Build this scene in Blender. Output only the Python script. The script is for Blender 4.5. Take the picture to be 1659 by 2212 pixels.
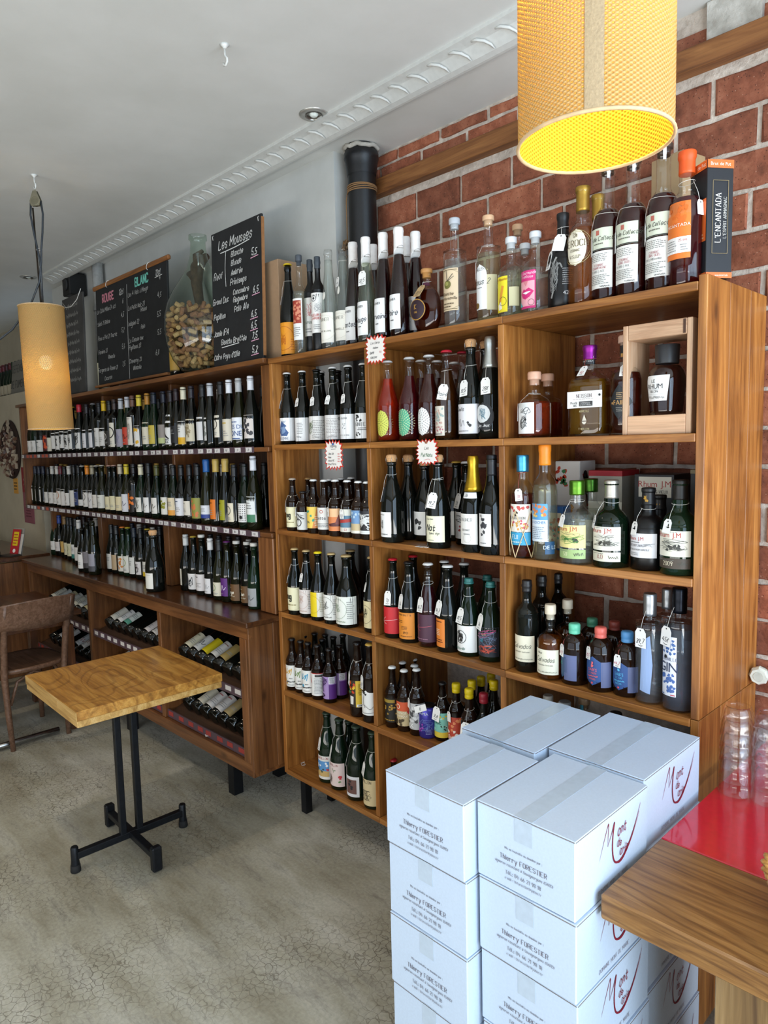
import bpy, bmesh, math, random
from mathutils import Vector, Matrix, Euler
for _o in list(bpy.data.objects): bpy.data.objects.remove(_o)
S = bpy.context.scene
COL = S.collection
R_ = random.Random(7)
PI = math.pi
rad = math.radians
def lin(h):
    h = h.lstrip('#')
    o = []
    for i in (0, 2, 4):
        c = int(h[i:i+2], 16)/255
        o.append(c/12.92 if c <= .04045 else ((c+.055)/1.055)**2.4)
    return tuple(o)+(1.0,)

# ------------------------------------------------------------ camera
cd = bpy.data.cameras.new('camera'); cam = bpy.data.objects.new('camera', cd); COL.objects.link(cam)
cd.sensor_fit = 'VERTICAL'; cd.sensor_height = 36; cd.lens = 36*1503.55/2212
cd.clip_start = .02
_yaw, _pit, _rol = .8015, .0969, -.0241
_f = Vector((-math.sin(_yaw)*math.cos(_pit), math.cos(_yaw)*math.cos(_pit), -math.sin(_pit)))
_r = Vector((math.cos(_yaw), math.sin(_yaw), 0)); _u = _r.cross(_f)
_r2 = _r*math.cos(_rol)+_u*math.sin(_rol); _u2 = -_r*math.sin(_rol)+_u*math.cos(_rol)
cam.matrix_world = Matrix(((_r2.x, _u2.x, -_f.x, 1.368), (_r2.y, _u2.y, -_f.y, -1.7815), (_r2.z, _u2.z, -_f.z, 1.6576), (0, 0, 0, 1)))
S.camera = cam
try:
    _c = S.cycles; _c.max_bounces = 6; _c.diffuse_bounces = 3; _c.glossy_bounces = 2; _c.transmission_bounces = 4; _c.transparent_max_bounces = 22
    _c.adaptive_threshold = .03; _c.caustics_reflective = False; _c.caustics_refractive = False
except Exception: pass
# ------------------------------------------------------------ world, daylight, exposure
S.view_settings.view_transform = 'Standard'; S.view_settings.look = 'None'
S.view_settings.exposure = -0.36; S.view_settings.gamma = 1; S.view_settings.use_curve_mapping = False
w = bpy.data.worlds.new('overcast_sky'); S.world = w; w.use_nodes = True
w.node_tree.nodes['Background'].inputs[0].default_value = (.62, .78, 1, 1)
w.node_tree.nodes['Background'].inputs[1].default_value = 1.2
def area(name, loc, rot, sx, sy, power, color):
    d = bpy.data.lights.new(name, 'AREA'); d.shape = 'RECTANGLE'; d.size = sx; d.size_y = sy
    d.energy = power; d.color = color
    o = bpy.data.objects.new(name, d); COL.objects.link(o); o.location = loc; o.rotation_euler = rot
    return o
# daylight through the two big panes of the shop front (right) and the glazed street side (behind the camera)
area('daylight_shopfront', (3.04, -1.25, 1.46), (0, rad(90), 0), 2.45, 3.2, 175, (.58, .79, 1))
area('daylight_street_side', (.2, -3.86, 1.65), (rad(90), 0, 0), 4.4, 1.8, 34, (.84, .92, 1))
# added up-lights at the windows to brighten the ceiling, standing in for pavement bounce
area('bounce_fill_shopfront', (3.02, -1.25, .72), (0, rad(135), 0), .5, 3.2, 100, (1, .96, .88))
area('bounce_fill_street_side', (.2, -3.84, .68), (rad(135), 0, 0), 4.4, .5, 70, (1, .95, .87))

# ------------------------------------------------------------ materials
MC = {}
def nm(name):
    m = bpy.data.materials.new(name); m.use_nodes = True
    n = m.node_tree.nodes; l = m.node_tree.links
    return m, n, l, n['Principled BSDF']
def node(n, t, **k):
    x = n.new(t)
    for a, v in k.items():
        if a.startswith('i_'): x.inputs[a[2:].replace('_', ' ')].default_value = v
        else: setattr(x, a, v)
    return x
def ramp(n, l, fac, stops):
    r = n.new('ShaderNodeValToRGB'); e = r.color_ramp.elements
    while len(e) < len(stops): e.new(.5)
    for i, (p, c) in enumerate(stops): e[i].position = p; e[i].color = lin(c) if isinstance(c, str) else c
    l.new(fac, r.inputs[0]); return r.outputs[0]
def flat(hexc, rough=.5, metal=0, var=.12, spec=.5, coat=0, bump=0, bs=60):
    k = ('flat', hexc, rough, metal, var, spec, coat, bump, bs)
    if k in MC: return MC[k]
    m, n, l, b = nm('paint_'+hexc)
    tc = n.new('ShaderNodeTexCoord'); nz = node(n, 'ShaderNodeTexNoise', i_Scale=bs, i_Detail=4)
    l.new(tc.outputs['Object'], nz.inputs['Vector'])
    c = lin(hexc)
    lo = tuple(v*(1-var) for v in c[:3])+(1,); hi = tuple(min(1, v*(1+var)) for v in c[:3])+(1,)
    l.new(ramp(n, l, nz.outputs['Fac'], [(.3, lo), (.7, hi)]), b.inputs['Base Color'])
    b.inputs['Roughness'].default_value = rough; b.inputs['Metallic'].default_value = metal
    b.inputs['Specular IOR Level'].default_value = spec; b.inputs['Coat Weight'].default_value = coat
    if bump:
        bp = node(n, 'ShaderNodeBump', i_Strength=bump, i_Distance=.002); l.new(nz.outputs['Fac'], bp.inputs['Height']); l.new(bp.outputs[0], b.inputs['Normal'])
    MC[k] = m; return m
def wood(name, dark, mid, light, rough=.45, sc=1.0, knots=True, coat=0.0, rings=None):
    if name in MC: return MC[name]
    m, n, l, b = nm(name)
    tc = n.new('ShaderNodeTexCoord'); oi = n.new('ShaderNodeObjectInfo')
    ad = node(n, 'ShaderNodeVectorMath', operation='SCALE'); ad.inputs['Scale'].default_value = 37
    cb = n.new('ShaderNodeCombineXYZ'); l.new(oi.outputs['Random'], cb.inputs[0]); l.new(oi.outputs['Random'], cb.inputs[1]); l.new(oi.outputs['Random'], cb.inputs[2])
    l.new(cb.outputs[0], ad.inputs[0])
    a2 = node(n, 'ShaderNodeVectorMath', operation='ADD'); l.new(tc.outputs['Object'], a2.inputs[0]); l.new(ad.outputs[0], a2.inputs[1])
    mp = n.new('ShaderNodeMapping'); mp.inputs['Scale'].default_value = (1.1*sc, 13*sc, 13*sc); l.new(a2.outputs[0], mp.inputs[0])
    nz = node(n, 'ShaderNodeTexNoise', i_Scale=1.6, i_Detail=4, i_Roughness=.62, i_Distortion=1.3); l.new(mp.outputs[0], nz.inputs['Vector'])
    mp2 = n.new('ShaderNodeMapping'); mp2.inputs['Scale'].default_value = (5*sc, 190*sc, 190*sc); l.new(a2.outputs[0], mp2.inputs[0])
    nz2 = node(n, 'ShaderNodeTexNoise', i_Scale=1.0, i_Detail=2); l.new(mp2.outputs[0], nz2.inputs['Vector'])
    base = ramp(n, l, nz.outputs['Fac'], [(.28, dark), (.5, mid), (.72, light)])
    mx = node(n, 'ShaderNodeMix', data_type='RGBA', blend_type='MULTIPLY'); mx.inputs[0].default_value = .35
    l.new(base, mx.inputs[6])
    l.new(ramp(n, l, nz2.outputs['Fac'], [(.3, (.45, .4, .35, 1)), (.6, (1, 1, 1, 1))]), mx.inputs[7])
    out = mx.outputs[2]
    if rings:
        st, sx_, fq = rings
        mp4 = n.new('ShaderNodeMapping'); mp4.inputs['Scale'].default_value = (sx_, 4, 4); l.new(a2.outputs[0], mp4.inputs[0])
        n4 = node(n, 'ShaderNodeTexNoise', i_Scale=1.0, i_Detail=2, i_Roughness=.4, i_Distortion=.4); l.new(mp4.outputs[0], n4.inputs['Vector'])
        m4 = node(n, 'ShaderNodeMath', operation='MULTIPLY'); m4.inputs[1].default_value = fq; l.new(n4.outputs['Fac'], m4.inputs[0])
        s4 = node(n, 'ShaderNodeMath', operation='SINE'); l.new(m4.outputs[0], s4.inputs[0])
        k4 = node(n, 'ShaderNodeMix', data_type='RGBA', blend_type='MULTIPLY'); k4.inputs[0].default_value = st; l.new(out, k4.inputs[6])
        l.new(ramp(n, l, s4.outputs[0], [(.0, (1.1, 1.1, 1.08, 1)), (.55, (1, 1, 1, 1)), (.95, (.5, .42, .34, 1))]), k4.inputs[7]); out = k4.outputs[2]
    if knots:
        vo = node(n, 'ShaderNodeTexVoronoi', i_Scale=3.2); mp3 = n.new('ShaderNodeMapping'); mp3.inputs['Scale'].default_value = (.6, 1.5, 1.5)
        l.new(a2.outputs[0], mp3.inputs[0]); l.new(mp3.outputs[0], vo.inputs['Vector'])
        k = node(n, 'ShaderNodeMix', data_type='RGBA'); l.new(ramp(n, l, vo.outputs['Distance'], [(.02, (.75, .75, .75, 1)), (.075, (0, 0, 0, 1))]), k.inputs[0])
        l.new(out, k.inputs[6]); k.inputs[7].default_value = tuple(v*.35 for v in lin(dark)[:3])+(1,); out = k.outputs[2]
    hv = node(n, 'ShaderNodeHueSaturation'); mr = node(n, 'ShaderNodeMapRange'); mr.inputs['To Min'].default_value = .82; mr.inputs['To Max'].default_value = 1.15
    l.new(oi.outputs['Random'], mr.inputs[0]); l.new(mr.outputs[0], hv.inputs['Value']); l.new(out, hv.inputs['Color'])
    l.new(hv.outputs[0], b.inputs['Base Color']); b.inputs['Roughness'].default_value = rough; b.inputs['Coat Weight'].default_value = coat
    b.inputs['Coat Roughness'].default_value = .15
    bp = node(n, 'ShaderNodeBump', i_Strength=.15, i_Distance=.002); l.new(nz2.outputs['Fac'], bp.inputs['Height']); l.new(bp.outputs[0], b.inputs['Normal'])
    MC[name] = m; return m
OAK = wood('oak_shelf_wood', '6b3d16', '9b632c', 'bd8343', .42, rings=(.28, .5, 70))
WAL = wood('brown_cabinet_wood', '553017', '774a27', '925f36', .36, coat=.15)
WTOP = wood('dark_worktop_wood', '371d0d', '53301a', '69401f', .28, coat=.35)
TAB = wood('honey_oak_table_wood', '83531c', 'a87632', 'bf9048', .38, coat=.15, rings=(.45, 2.2, 95))
TABE = wood('pale_oak_edge_wood', '9c7136', 'c39a58', 'd8b478', .42, knots=False)
CHW = wood('chair_beech_wood', '573c2a', '6f503d', '856552', .4, sc=2, knots=False)
BAR = wood('worn_bar_wood', '6b451f', '8f6434', 'a67b47', .4, sc=2.0, knots=False, coat=.15, rings=(.6, .8, 190))
BEAM = wood('timber_beam_wood', '5a3315', '86552c', 'a06c3c', .6)
PALE = wood('pale_crate_wood', 'b98e6c', 'd2a986', 'e0bd9c', .5, sc=1.4, knots=False)
OLDW = wood('weathered_plank_wood', '5b4126', '86683f', 'a3865c', .6)

def printmat():
    m, n, l, b = nm('printed_paper'); a = n.new('ShaderNodeVertexColor'); a.layer_name = 'Col'
    l.new(a.outputs[0], b.inputs['Base Color']); b.inputs['Roughness'].default_value = .5
    return m
PRINT = printmat()
def chalkmat():
    m, n, l, b = nm('chalk_marks'); a = n.new('ShaderNodeVertexColor'); a.layer_name = 'Col'
    l.new(a.outputs[0], b.inputs['Base Color']); b.inputs['Roughness'].default_value = .95
    return m
CHALK = chalkmat()
def dark_glass(name, col, rough=.04, coat=0):
    m, n, l, b = nm(name); oi = n.new('ShaderNodeObjectInfo'); hv = n.new('ShaderNodeHueSaturation')
    mr = node(n, 'ShaderNodeMapRange'); mr.inputs['To Min'].default_value = .6; mr.inputs['To Max'].default_value = 1.5
    l.new(oi.outputs['Random'], mr.inputs[0]); l.new(mr.outputs[0], hv.inputs['Value']); hv.inputs['Color'].default_value = lin(col)
    l.new(hv.outputs[0], b.inputs['Base Color']); b.inputs['Roughness'].default_value = rough; b.inputs['IOR'].default_value = 1.5; b.inputs['Specular IOR Level'].default_value = .4
    return m
def schlick(n, l, f0=.04, f1=.8):
    fr = n.new('ShaderNodeLayerWeight'); fr.inputs['Blend'].default_value = .5
    pw = node(n, 'ShaderNodeMath', operation='POWER'); pw.inputs[1].default_value = 3.6; l.new(fr.outputs['Facing'], pw.inputs[0])
    mr = node(n, 'ShaderNodeMapRange'); mr.inputs['To Min'].default_value = f0; mr.inputs['To Max'].default_value = f1; l.new(pw.outputs[0], mr.inputs[0]); return mr.outputs[0]
def thin_glass(name, tint, edge=.9):
    m, n, l, b = nm(name); n.remove(b)
    out = n['Material Output']; tr = n.new('ShaderNodeBsdfTransparent'); tr.inputs[0].default_value = tint
    gl = n.new('ShaderNodeBsdfGlossy'); gl.inputs['Roughness'].default_value = .02; gl.inputs[0].default_value = (edge, edge, edge, 1)
    fo = schlick(n, l); mx = n.new('ShaderNodeMixShader'); l.new(fo, mx.inputs[0]); l.new(tr.outputs[0], mx.inputs[1]); l.new(gl.outputs[0], mx.inputs[2])
    l.new(mx.outputs[0], out.inputs[0]); return m
GL = {'dark': dark_glass('dark_wine_glass', '0b0d0a'), 'green': dark_glass('dark_green_glass', '0c1c10'),
      'brown': dark_glass('dark_brown_glass', '190c06'), 'olive': dark_glass('olive_glass', '16170a'),
      'black': dark_glass('matte_black_glass', '0d0d0e', .35), 'clear': thin_glass('clear_glass', (.975, .985, .98, 1)),
      'tint': thin_glass('pale_green_glass', (.8, .88, .82, 1))}
def liquid(hexc, rough=0):
    k = ('liq', hexc)
    if k in MC: return MC[k]
    m, n, l, b = nm('liquid_'+hexc); n.remove(b); out = n['Material Output']; c = lin(hexc); lum = sum(c[:3])/3
    tr = n.new('ShaderNodeBsdfTransparent'); tr.inputs[0].default_value = tuple(v**.6 for v in c[:3])+(1,)
    df = n.new('ShaderNodeBsdfDiffuse'); df.inputs[0].default_value = c; mx = n.new('ShaderNodeMixShader'); mx.inputs[0].default_value = .06 if lum > .5 else (.32 if lum < .05 else .2)
    gl = n.new('ShaderNodeBsdfGlossy'); gl.inputs['Roughness'].default_value = .03; m2 = n.new('ShaderNodeMixShader'); l.new(schlick(n, l, .02, .5), m2.inputs[0])
    l.new(tr.outputs[0], mx.inputs[1]); l.new(df.outputs[0], mx.inputs[2]); l.new(mx.outputs[0], m2.inputs[1]); l.new(gl.outputs[0], m2.inputs[2]); l.new(m2.outputs[0], out.inputs[0])
    MC[k] = m; return m

# ------------------------------------------------------------ mesh builder
class G:
    def __init__(s): s.v = []; s.f = []; s.m = []; s.c = []; s.s = []
    def add(s, V, F, m=0, c=None, sm=False):
        o = len(s.v); s.v += [tuple(p) for p in V]
        for f in F: s.f.append(tuple(i+o for i in f)); s.m.append(m); s.c.append(c); s.s.append(sm)
        return s
    def box(s, c, d, m=0, col=None):
        x, y, z = c; a, b, e = d[0]/2, d[1]/2, d[2]/2
        V = [(x+i*a, y+j*b, z+k*e) for i in (-1, 1) for j in (-1, 1) for k in (-1, 1)]
        return s.add(V, [(0, 1, 3, 2), (4, 6, 7, 5), (0, 4, 5, 1), (2, 3, 7, 6), (0, 2, 6, 4), (1, 5, 7, 3)], m, col)
    def lathe(s, P, n=20, m=0, o=(0, 0, 0), sm=True, sx=1, sy=1, sq=2.0, zf=None, rf=None, capb=True, capt=True, col=None):
        V = []
        for i, (r, z) in enumerate(P):
            for k in range(n):
                a = 2*PI*k/n; ca, sa = math.cos(a), math.sin(a)
                q = 1 if sq == 2 else (abs(ca)**sq+abs(sa)**sq)**(-1/sq)
                rr = r*q*(rf(k, i) if rf else 1)
                V.append((o[0]+rr*ca*sx, o[1]+rr*sa*sy, o[2]+z+(zf(a, i) if zf else 0)))
        F = [(i*n+k, i*n+(k+1) % n, (i+1)*n+(k+1) % n, (i+1)*n+k) for i in range(len(P)-1) for k in range(n)]
        s.add(V, F, m, col, sm)
        b = len(s.v)-len(V)
        if capb: s.f.append(tuple(b+k for k in range(n-1, -1, -1))); s.m.append(m); s.c.append(col); s.s.append(False)
        if capt: t = b+(len(P)-1)*n; s.f.append(tuple(t+k for k in range(n))); s.m.append(m); s.c.append(col); s.s.append(False)
        return s
    def tube(s, pts, r, n=8, m=0, closed=False, col=None, caps=True):
        pts = [Vector(p) for p in pts]; N = len(pts); V = []
        up = None
        for i, p in enumerate(pts):
            if closed: t = (pts[(i+1) % N]-pts[i-1])
            else: t = pts[min(i+1, N-1)]-pts[max(i-1, 0)]
            t.normalize()
            if up is None:
                up = Vector((0, 0, 1)) if abs(t.z) < .9 else Vector((1, 0, 0))
            a = t.cross(up)
            if a.length < 1e-6: a = t.orthogonal()
            a.normalize(); b = a.cross(t); b.normalize(); up = b
            rr = r[i] if isinstance(r, (list, tuple)) else r
            V += [p+a*(rr*math.cos(2*PI*k/n))+b*(rr*math.sin(2*PI*k/n)) for k in range(n)]
        M = N if closed else N-1
        F = [(i*n+k, i*n+(k+1) % n, ((i+1) % N)*n+(k+1) % n, ((i+1) % N)*n+k) for i in range(M) for k in range(n)]
        if not closed and caps: F += [tuple(range(n-1, -1, -1)), tuple((N-1)*n+k for k in range(n))]
        return s.add(V, F, m, col, True)
    def prism(s, poly, z0, z1, m=0, col=None):
        n = len(poly); V = [(x, y, z0) for x, y in poly]+[(x, y, z1) for x, y in poly]
        return s.add(V, [tuple(range(n-1, -1, -1)), tuple(range(n, 2*n))]+[(i, (i+1) % n, n+(i+1) % n, n+i) for i in range(n)], m, col)
    def mesh(s, name, mats):
        me = bpy.data.meshes.new(name); me.from_pydata(s.v, [], s.f)
        for mt in (mats if isinstance(mats, (list, tuple)) else [mats]): me.materials.append(mt)
        me.polygons.foreach_set('material_index', s.m); me.polygons.foreach_set('use_smooth', s.s)
        if any(c is not None for c in s.c):
            at = me.color_attributes.new('Col', 'FLOAT_COLOR', 'CORNER'); d = []
            for f, c in zip(s.f, s.c): d += list(c or (1, 1, 1, 1))*len(f)
            at.data.foreach_set('color', d)
        me.update(); return me
    def obj(s, name, mats, parent=None, loc=(0, 0, 0), rot=(0, 0, 0)):
        return link(name, s.mesh(name, mats), parent, loc, rot)
def link(name, me, parent=None, loc=(0, 0, 0), rot=(0, 0, 0)):
    o = bpy.data.objects.new(name, me); COL.objects.link(o); o.location = loc; o.rotation_euler = rot
    if parent is not None: o.parent = parent
    return o
def tagp(o, label=None, cat=None, group=None, kind=None):
    if label: o['label'] = label
    if cat: o['category'] = cat
    if group: o['group'] = group
    if kind: o['kind'] = kind
    return o
def thing(name, label, cat, loc=(0, 0, 0), rot=(0, 0, 0), group=None):
    return tagp(link(name, None, None, loc, rot), label, cat, group)
BX = {}
def bevbox(d, bev):
    k = (tuple(round(v, 4) for v in d), bev)
    bm = bmesh.new(); bmesh.ops.create_cube(bm, size=1)
    for v in bm.verts: v.co = Vector((v.co.x*d[0], v.co.y*d[1], v.co.z*d[2]))
    if bev: bmesh.ops.bevel(bm, geom=list(bm.edges), offset=bev, segments=1, affect='EDGES', profile=.5)
    me = bpy.data.meshes.new('board'); bm.to_mesh(me); bm.free(); return me
def board(name, mat, parent, c, d, axis='x', bev=.0015, base=None, rot=None):
    """a plank whose grain runs along axis; c is its centre in the parent's frame, d its size along x, y, z"""
    if axis == 'x': dd, ro = d, (0, 0, 0)
    elif axis == 'z': dd, ro = (d[2], d[1], d[0]), (0, -PI/2, 0)
    else: dd, ro = (d[1], d[0], d[2]), (0, 0, PI/2)
    me = bevbox(dd, bev); me.materials.append(mat)
    o = link(name, me, parent, c, ro)
    if rot: o.rotation_euler = rot
    return o

# ------------------------------------------------------------ lettering and flat print
GLY = {'A':'032943 1535','B':'0309 093948473606 364544433303','C':'4839190804133344','D':'03092948442303','E':'49090343 0636','F':'490903 0636','G':'48391908041333444626','H':'0309 4349 0646','I':'0309','J':'3934231304','K':'0309 490643','L':'090343','M':'0309255953','N':'03094349','O':'190804133344483919','P':'03093948473606','Q':'190804133344483919 2543','R':'03093948473606 2643','S':'483919080716364544331304','T':'0949 2923','U':'090413334449','V':'092349','W':'0913273349','X':'0943 4903','Y':'092649 2623','Z':'09490343',
'0':'190804132334382919','1':'081913','2':'08192938370333','3':'08192938372616 263534231304','4':'290545 3733','5':'390906263534231304','6':'29180504132334352605','7':'093913','8':'16070819293837261605041323343526','9':'37261607081929383723',
'a':'3627170604132334 3733','b':'0903 06172736342313','c':'3627170604132334','d':'3933 3627170604132334','e':'05353627170604132334','f':'39291813 0727','g':'3627170604132334 3731201001','h':'0903 0617273633','i':'0703 0908','j':'171100 1918','k':'0903 370533','l':'090413','m':'0703 06172623 26374643','n':'0703 0617273633','o':'170604132334362717','p':'0700 0617273634231304','q':'3730 3627170604132334','r':'0703 06172736','s':'36271706152534231304','t':'19142334 0737','u':'0704132334 3733','v':'072337','w':'0713263347','x':'0733 3703','y':'0723 4710','z':'07370333',
'.':'0304','`':'0908',',':'1302',':':'0304 0607','-':'0626',"'":'0908','(':'19070513',')':'09171503','|':'0900','/':'0339','!':'0905 0304','€':'382918041323 0727 0525','@':'534313040819395855 473726354447',
'é':'05353627170604132334 1829','è':'05353627170604132334 1928','ê':'05353627170604132334 082928','à':'3627170604132334 3733 1928','ô':'170604132334362717 0829','Ô':'190804133344483919 0929','°':'0919'}
GC = {}
def glyph(ch):
    if ch in GC: return GC[ch]
    st = []; wd = 0
    for p in GLY.get(ch, '0343' if ch not in ' ' else '').split():
        p = p[:len(p)//2*2]
        q = [(int(p[i]), int(p[i+1])-3) for i in range(0, len(p), 2)]; st.append(q); wd = max([wd]+[a for a, b in q])
    GC[ch] = (st, wd if ch != ' ' else 1.5); return GC[ch]
def catmull(p, k=3):
    if len(p) < 3: return p
    o = []
    for i in range(len(p)-1):
        a, b, c, d = p[max(i-1, 0)], p[i], p[i+1], p[min(i+2, len(p)-1)]
        for j in range(k):
            t = j/k
            o.append(tuple(.5*(2*b[q]+(c[q]-a[q])*t+(2*a[q]-5*b[q]+4*c[q]-d[q])*t*t+(3*b[q]-a[q]-3*c[q]+d[q])*t**3) for q in (0, 1)))
    return o+[p[-1]]
def stroke(pts, w, nib=None, taper=False):
    T = []; N = len(pts)
    for i in range(N-1):
        (x0, y0), (x1, y1) = pts[i], pts[i+1]; dx, dy = x1-x0, y1-y0; L = math.hypot(dx, dy)
        if L < 1e-9: continue
        ww = w
        if nib: ww = w*(nib[0]+nib[1]*abs(dy)/L)
        wa = wb = ww
        if taper: wa = ww*(.25+.75*math.sin(PI*(i/(N-1)))); wb = ww*(.25+.75*math.sin(PI*((i+1)/(N-1))))
        ex, ey = dx/L*ww*.25, dy/L*ww*.25; nx, ny = -dy/L, dx/L
        a = (x0-ex+nx*wa/2, y0-ey+ny*wa/2); b = (x0-ex-nx*wa/2, y0-ey-ny*wa/2); c = (x1+ex-nx*wb/2, y1+ey-ny*wb/2); d = (x1+ex+nx*wb/2, y1+ey+ny*wb/2)
        T += [(a, b, c), (a, c, d)]
    return T
BF = {}
def bglyph(ch):
    if ch in BF: return BF[ch]
    cu = bpy.data.curves.new('glyph', 'FONT'); cu.body = ch; cu.resolution_u = 2
    ob = bpy.data.objects.new('glyph', cu); me = ob.to_mesh(); me.calc_loop_triangles()
    V = [(v.co.x, v.co.y) for v in me.vertices]; T = [tuple(V[i] for i in t.vertices) for t in me.loop_triangles]
    x0 = min([v[0] for v in V] or [0]); x1 = max([v[0] for v in V] or [.3])
    T = [tuple((x-x0, y) for x, y in t) for t in T]
    ob.to_mesh_clear(); bpy.data.objects.remove(ob); bpy.data.curves.remove(cu)
    BF[ch] = (T, x1-x0 if ch != ' ' else .25); return BF[ch]
def text_tris(txt, x, y, size, font='s', al='c', wd=None, rng=None):
    """triangles of a line of lettering: size is the cap height, (x, y) the anchor on the base line"""
    T = []; X = 0
    if font == 'b':
        k = size/.7
        for ch in txt:
            g, gw = bglyph(ch); T += [tuple((X+a*k, b*k) for a, b in t) for t in g]; X += (gw+.085)*k
    else:
        u = size/6; hand = font == 'h'; rng = rng or random.Random(len(txt)*31+ord(txt[0]) if txt else 1)
        wd = wd or size*(.13 if font not in 'fi' else .095)
        for ch in txt:
            st, gw = glyph(ch); jy = rng.uniform(-.35, .35)*u if hand else 0; js = rng.uniform(.9, 1.12) if hand else 1
            for q in st:
                P = [(a*u*js*(.82 if font == 'f' else .8), b*u*js) for a, b in q]
                if len(P) > 2 and font != 'S': P = catmull(P, 2)
                if hand or font == 'i': P = [(a+b*.24, b) for a, b in P]
                P = [(X+a, b+jy) for a, b in P]
                T += stroke(P, wd, (.55, .75) if font in 'fi' else None)
                if font == 'f':
                    for e, ad in ((P[0], P[1]), (P[-1], P[-2])):
                        if abs(e[0]-ad[0]) < abs(e[1]-ad[1])*.5 and (abs(e[1]) < .1*u or abs(e[1]-6*u) < .1*u or abs(e[1]-4*u) < .1*u):
                            T += stroke([(e[0]-.8*u, e[1]), (e[0]+.8*u, e[1])], wd*.5)
            X += (gw*.8+(1.5 if font != 'f' else 1.7))*u*js
    off = {'c': X/2, 'l': 0, 'r': X}[al]
    return [tuple((x+a-off, y+b) for a, b in t) for t in T]
def circ(cx, cy, r, n=14, a0=0): return [(cx+r*math.cos(a0+2*PI*k/n), cy+r*math.sin(a0+2*PI*k/n)) for k in range(n)]
def fan(P): return [(P[0], P[i], P[i+1]) for i in range(1, len(P)-1)]
def art(ops, w, h, seed=1):
    """ops -> [(triangle, colour, layer)] in metres, x from the left edge, y from the lower edge"""
    out = []; rng = random.Random(seed)
    for li, op in enumerate(ops):
        k = op[0]; T = []
        if k == 'R':
            _, x0, y0, x1, y1, c = op; P = [(x0*w, y0*h), (x1*w, y0*h), (x1*w, y1*h), (x0*w, y1*h)]; T = fan(P)
        elif k == 'C':
            _, x, y, r, c = op; T = fan(circ(x*w, y*h, r*h))
        elif k == 'O':
            _, x, y, r, t, c = op; T = stroke(circ(x*w, y*h, r*h, 18)+[(x*w+r*h, y*h)], t*h)
        elif k == 'P':
            _, P, c = op; T = fan([(x*w, y*h) for x, y in P])
        elif k == 'T':
            _, tx, x, y, sz, c, f = op[:7]; al = op[7] if len(op) > 7 else 'c'; T = text_tris(tx, x*w, y*h, sz*h, f, al, op[8]*h if len(op) > 8 else None, rng)
        elif k == 'L':
            _, x0, y0, x1, y1, nl, c = op; lh = (y1-y0)/nl
            for i in range(nl):
                y = (y0+lh*(i+.25))*h; x = x0+rng.uniform(0, .03)
                xe = x1-rng.uniform(0, .25)*(x1-x0)
                while x < xe:
                    d = rng.uniform(.06, .16)*(x1-x0); T += fan([(x*w, y), (min(x+d, xe)*w, y), (min(x+d, xe)*w, y+lh*h*.42), (x*w, y+lh*h*.42)]); x += d+.03*(x1-x0)
        elif k == 'S':
            _, x0, y0, x1, y1, nl, c, wd = op
            for i in range(nl):
                P = [(rng.uniform(x0, x1)*w, rng.uniform(y0, y1)*h) for _ in range(4)]; T += stroke(catmull(P, 4), wd*h, None, True)
        elif k == 'H':
            _, x0, y0, x1, y1, c, wd = op; P = []; n = max(4, int((x1-x0)*w/((y1-y0)*h)*2.2))
            x = x0*w; st = ((x1-x0)*w)/n
            for i in range(n*2):
                P.append((x+st*.5*i, (y0+(y1-y0)*(rng.uniform(0, .35) if i % 2 else rng.uniform(.5, 1)))*h))
                if rng.random() < .16 and len(P) > 2: T += stroke(catmull(P, 2), wd*h); P = []
            T += stroke(catmull(P, 2), wd*h)
        elif k == 'K':
            _, P, wd, c = op[:4]; T = stroke(catmull([(x*w, y*h) for x, y in P], 5), wd*h, None, len(op) > 4)
        elif k == 'B':
            _, x0, y0, x1, y1, nb, c, r = op
            for i in range(nb):
                cx, cy = rng.uniform(x0, x1)*w, rng.uniform(y0, y1)*h; n = 7; ph = rng.uniform(0, 6)
                T += fan([(cx+r*h*rng.uniform(.5, 1.2)*math.cos(ph+2*PI*q/n), cy+r*h*rng.uniform(.5, 1.2)*math.sin(ph+2*PI*q/n)) for q in range(n)])
        elif k == 'D':
            _, x, y, r0, r1, nr, c = op
            for i in range(nr):
                rr = (r0+(r1-r0)*i/(nr-1))*h; n = int(6+5*i)
                for q in range(n):
                    a = 2*PI*(q+.5*(i % 2))/n; ln = (r1-r0)*h/(nr)*.36
                    T += stroke([(x*w+(rr-ln)*math.cos(a), y*h+(rr-ln)*math.sin(a)), (x*w+(rr+ln)*math.cos(a), y*h+(rr+ln)*math.sin(a))], ln*.75)
        elif k == 'N':
            _, x0, y0, x1, y1, nx, ny, c = op
            for i in range(nx):
                for j in range(ny): T += fan(circ((x0+(x1-x0)*(i+.5)/nx)*w, (y0+(y1-y0)*(j+.5)/ny)*h, (y1-y0)/ny*h*.26, 5, .3))
        cc = lin(c)
        out += [(t, cc, li) for t in T]
    return out
def bounds(shape, v):
    if shape == 'disc': a = math.sqrt(max(0, .25-(v-.5)**2)); return .5-a, .5+a
    if shape == 'diamond': a = .5-abs(v-.5); return .5-a, .5+a
    if shape == 'hex': a = .5 if .2 < v < .8 else .5*min(v, 1-v)/.2; return .5-a, .5+a
    if shape == 'arch': a = .5 if v < .72 else .5*math.sqrt(max(0, 1-((v-.72)/.28)**2)); return .5-a, .5+a
    if shape == 'trap': return .1*(1-v), 1-.1*(1-v)
    return 0, 1
def split(t, lim):
    e = [abs(t[i][0]-t[(i+1) % 3][0]) for i in range(3)]; i = e.index(max(e))
    if e[i] <= lim: return [t]
    a, b, c = t[i], t[(i+1) % 3], t[(i+2) % 3]; mid = ((a[0]+b[0])/2, (a[1]+b[1])/2)
    return split((a, mid, c), lim)+split((mid, b, c), lim)
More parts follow.
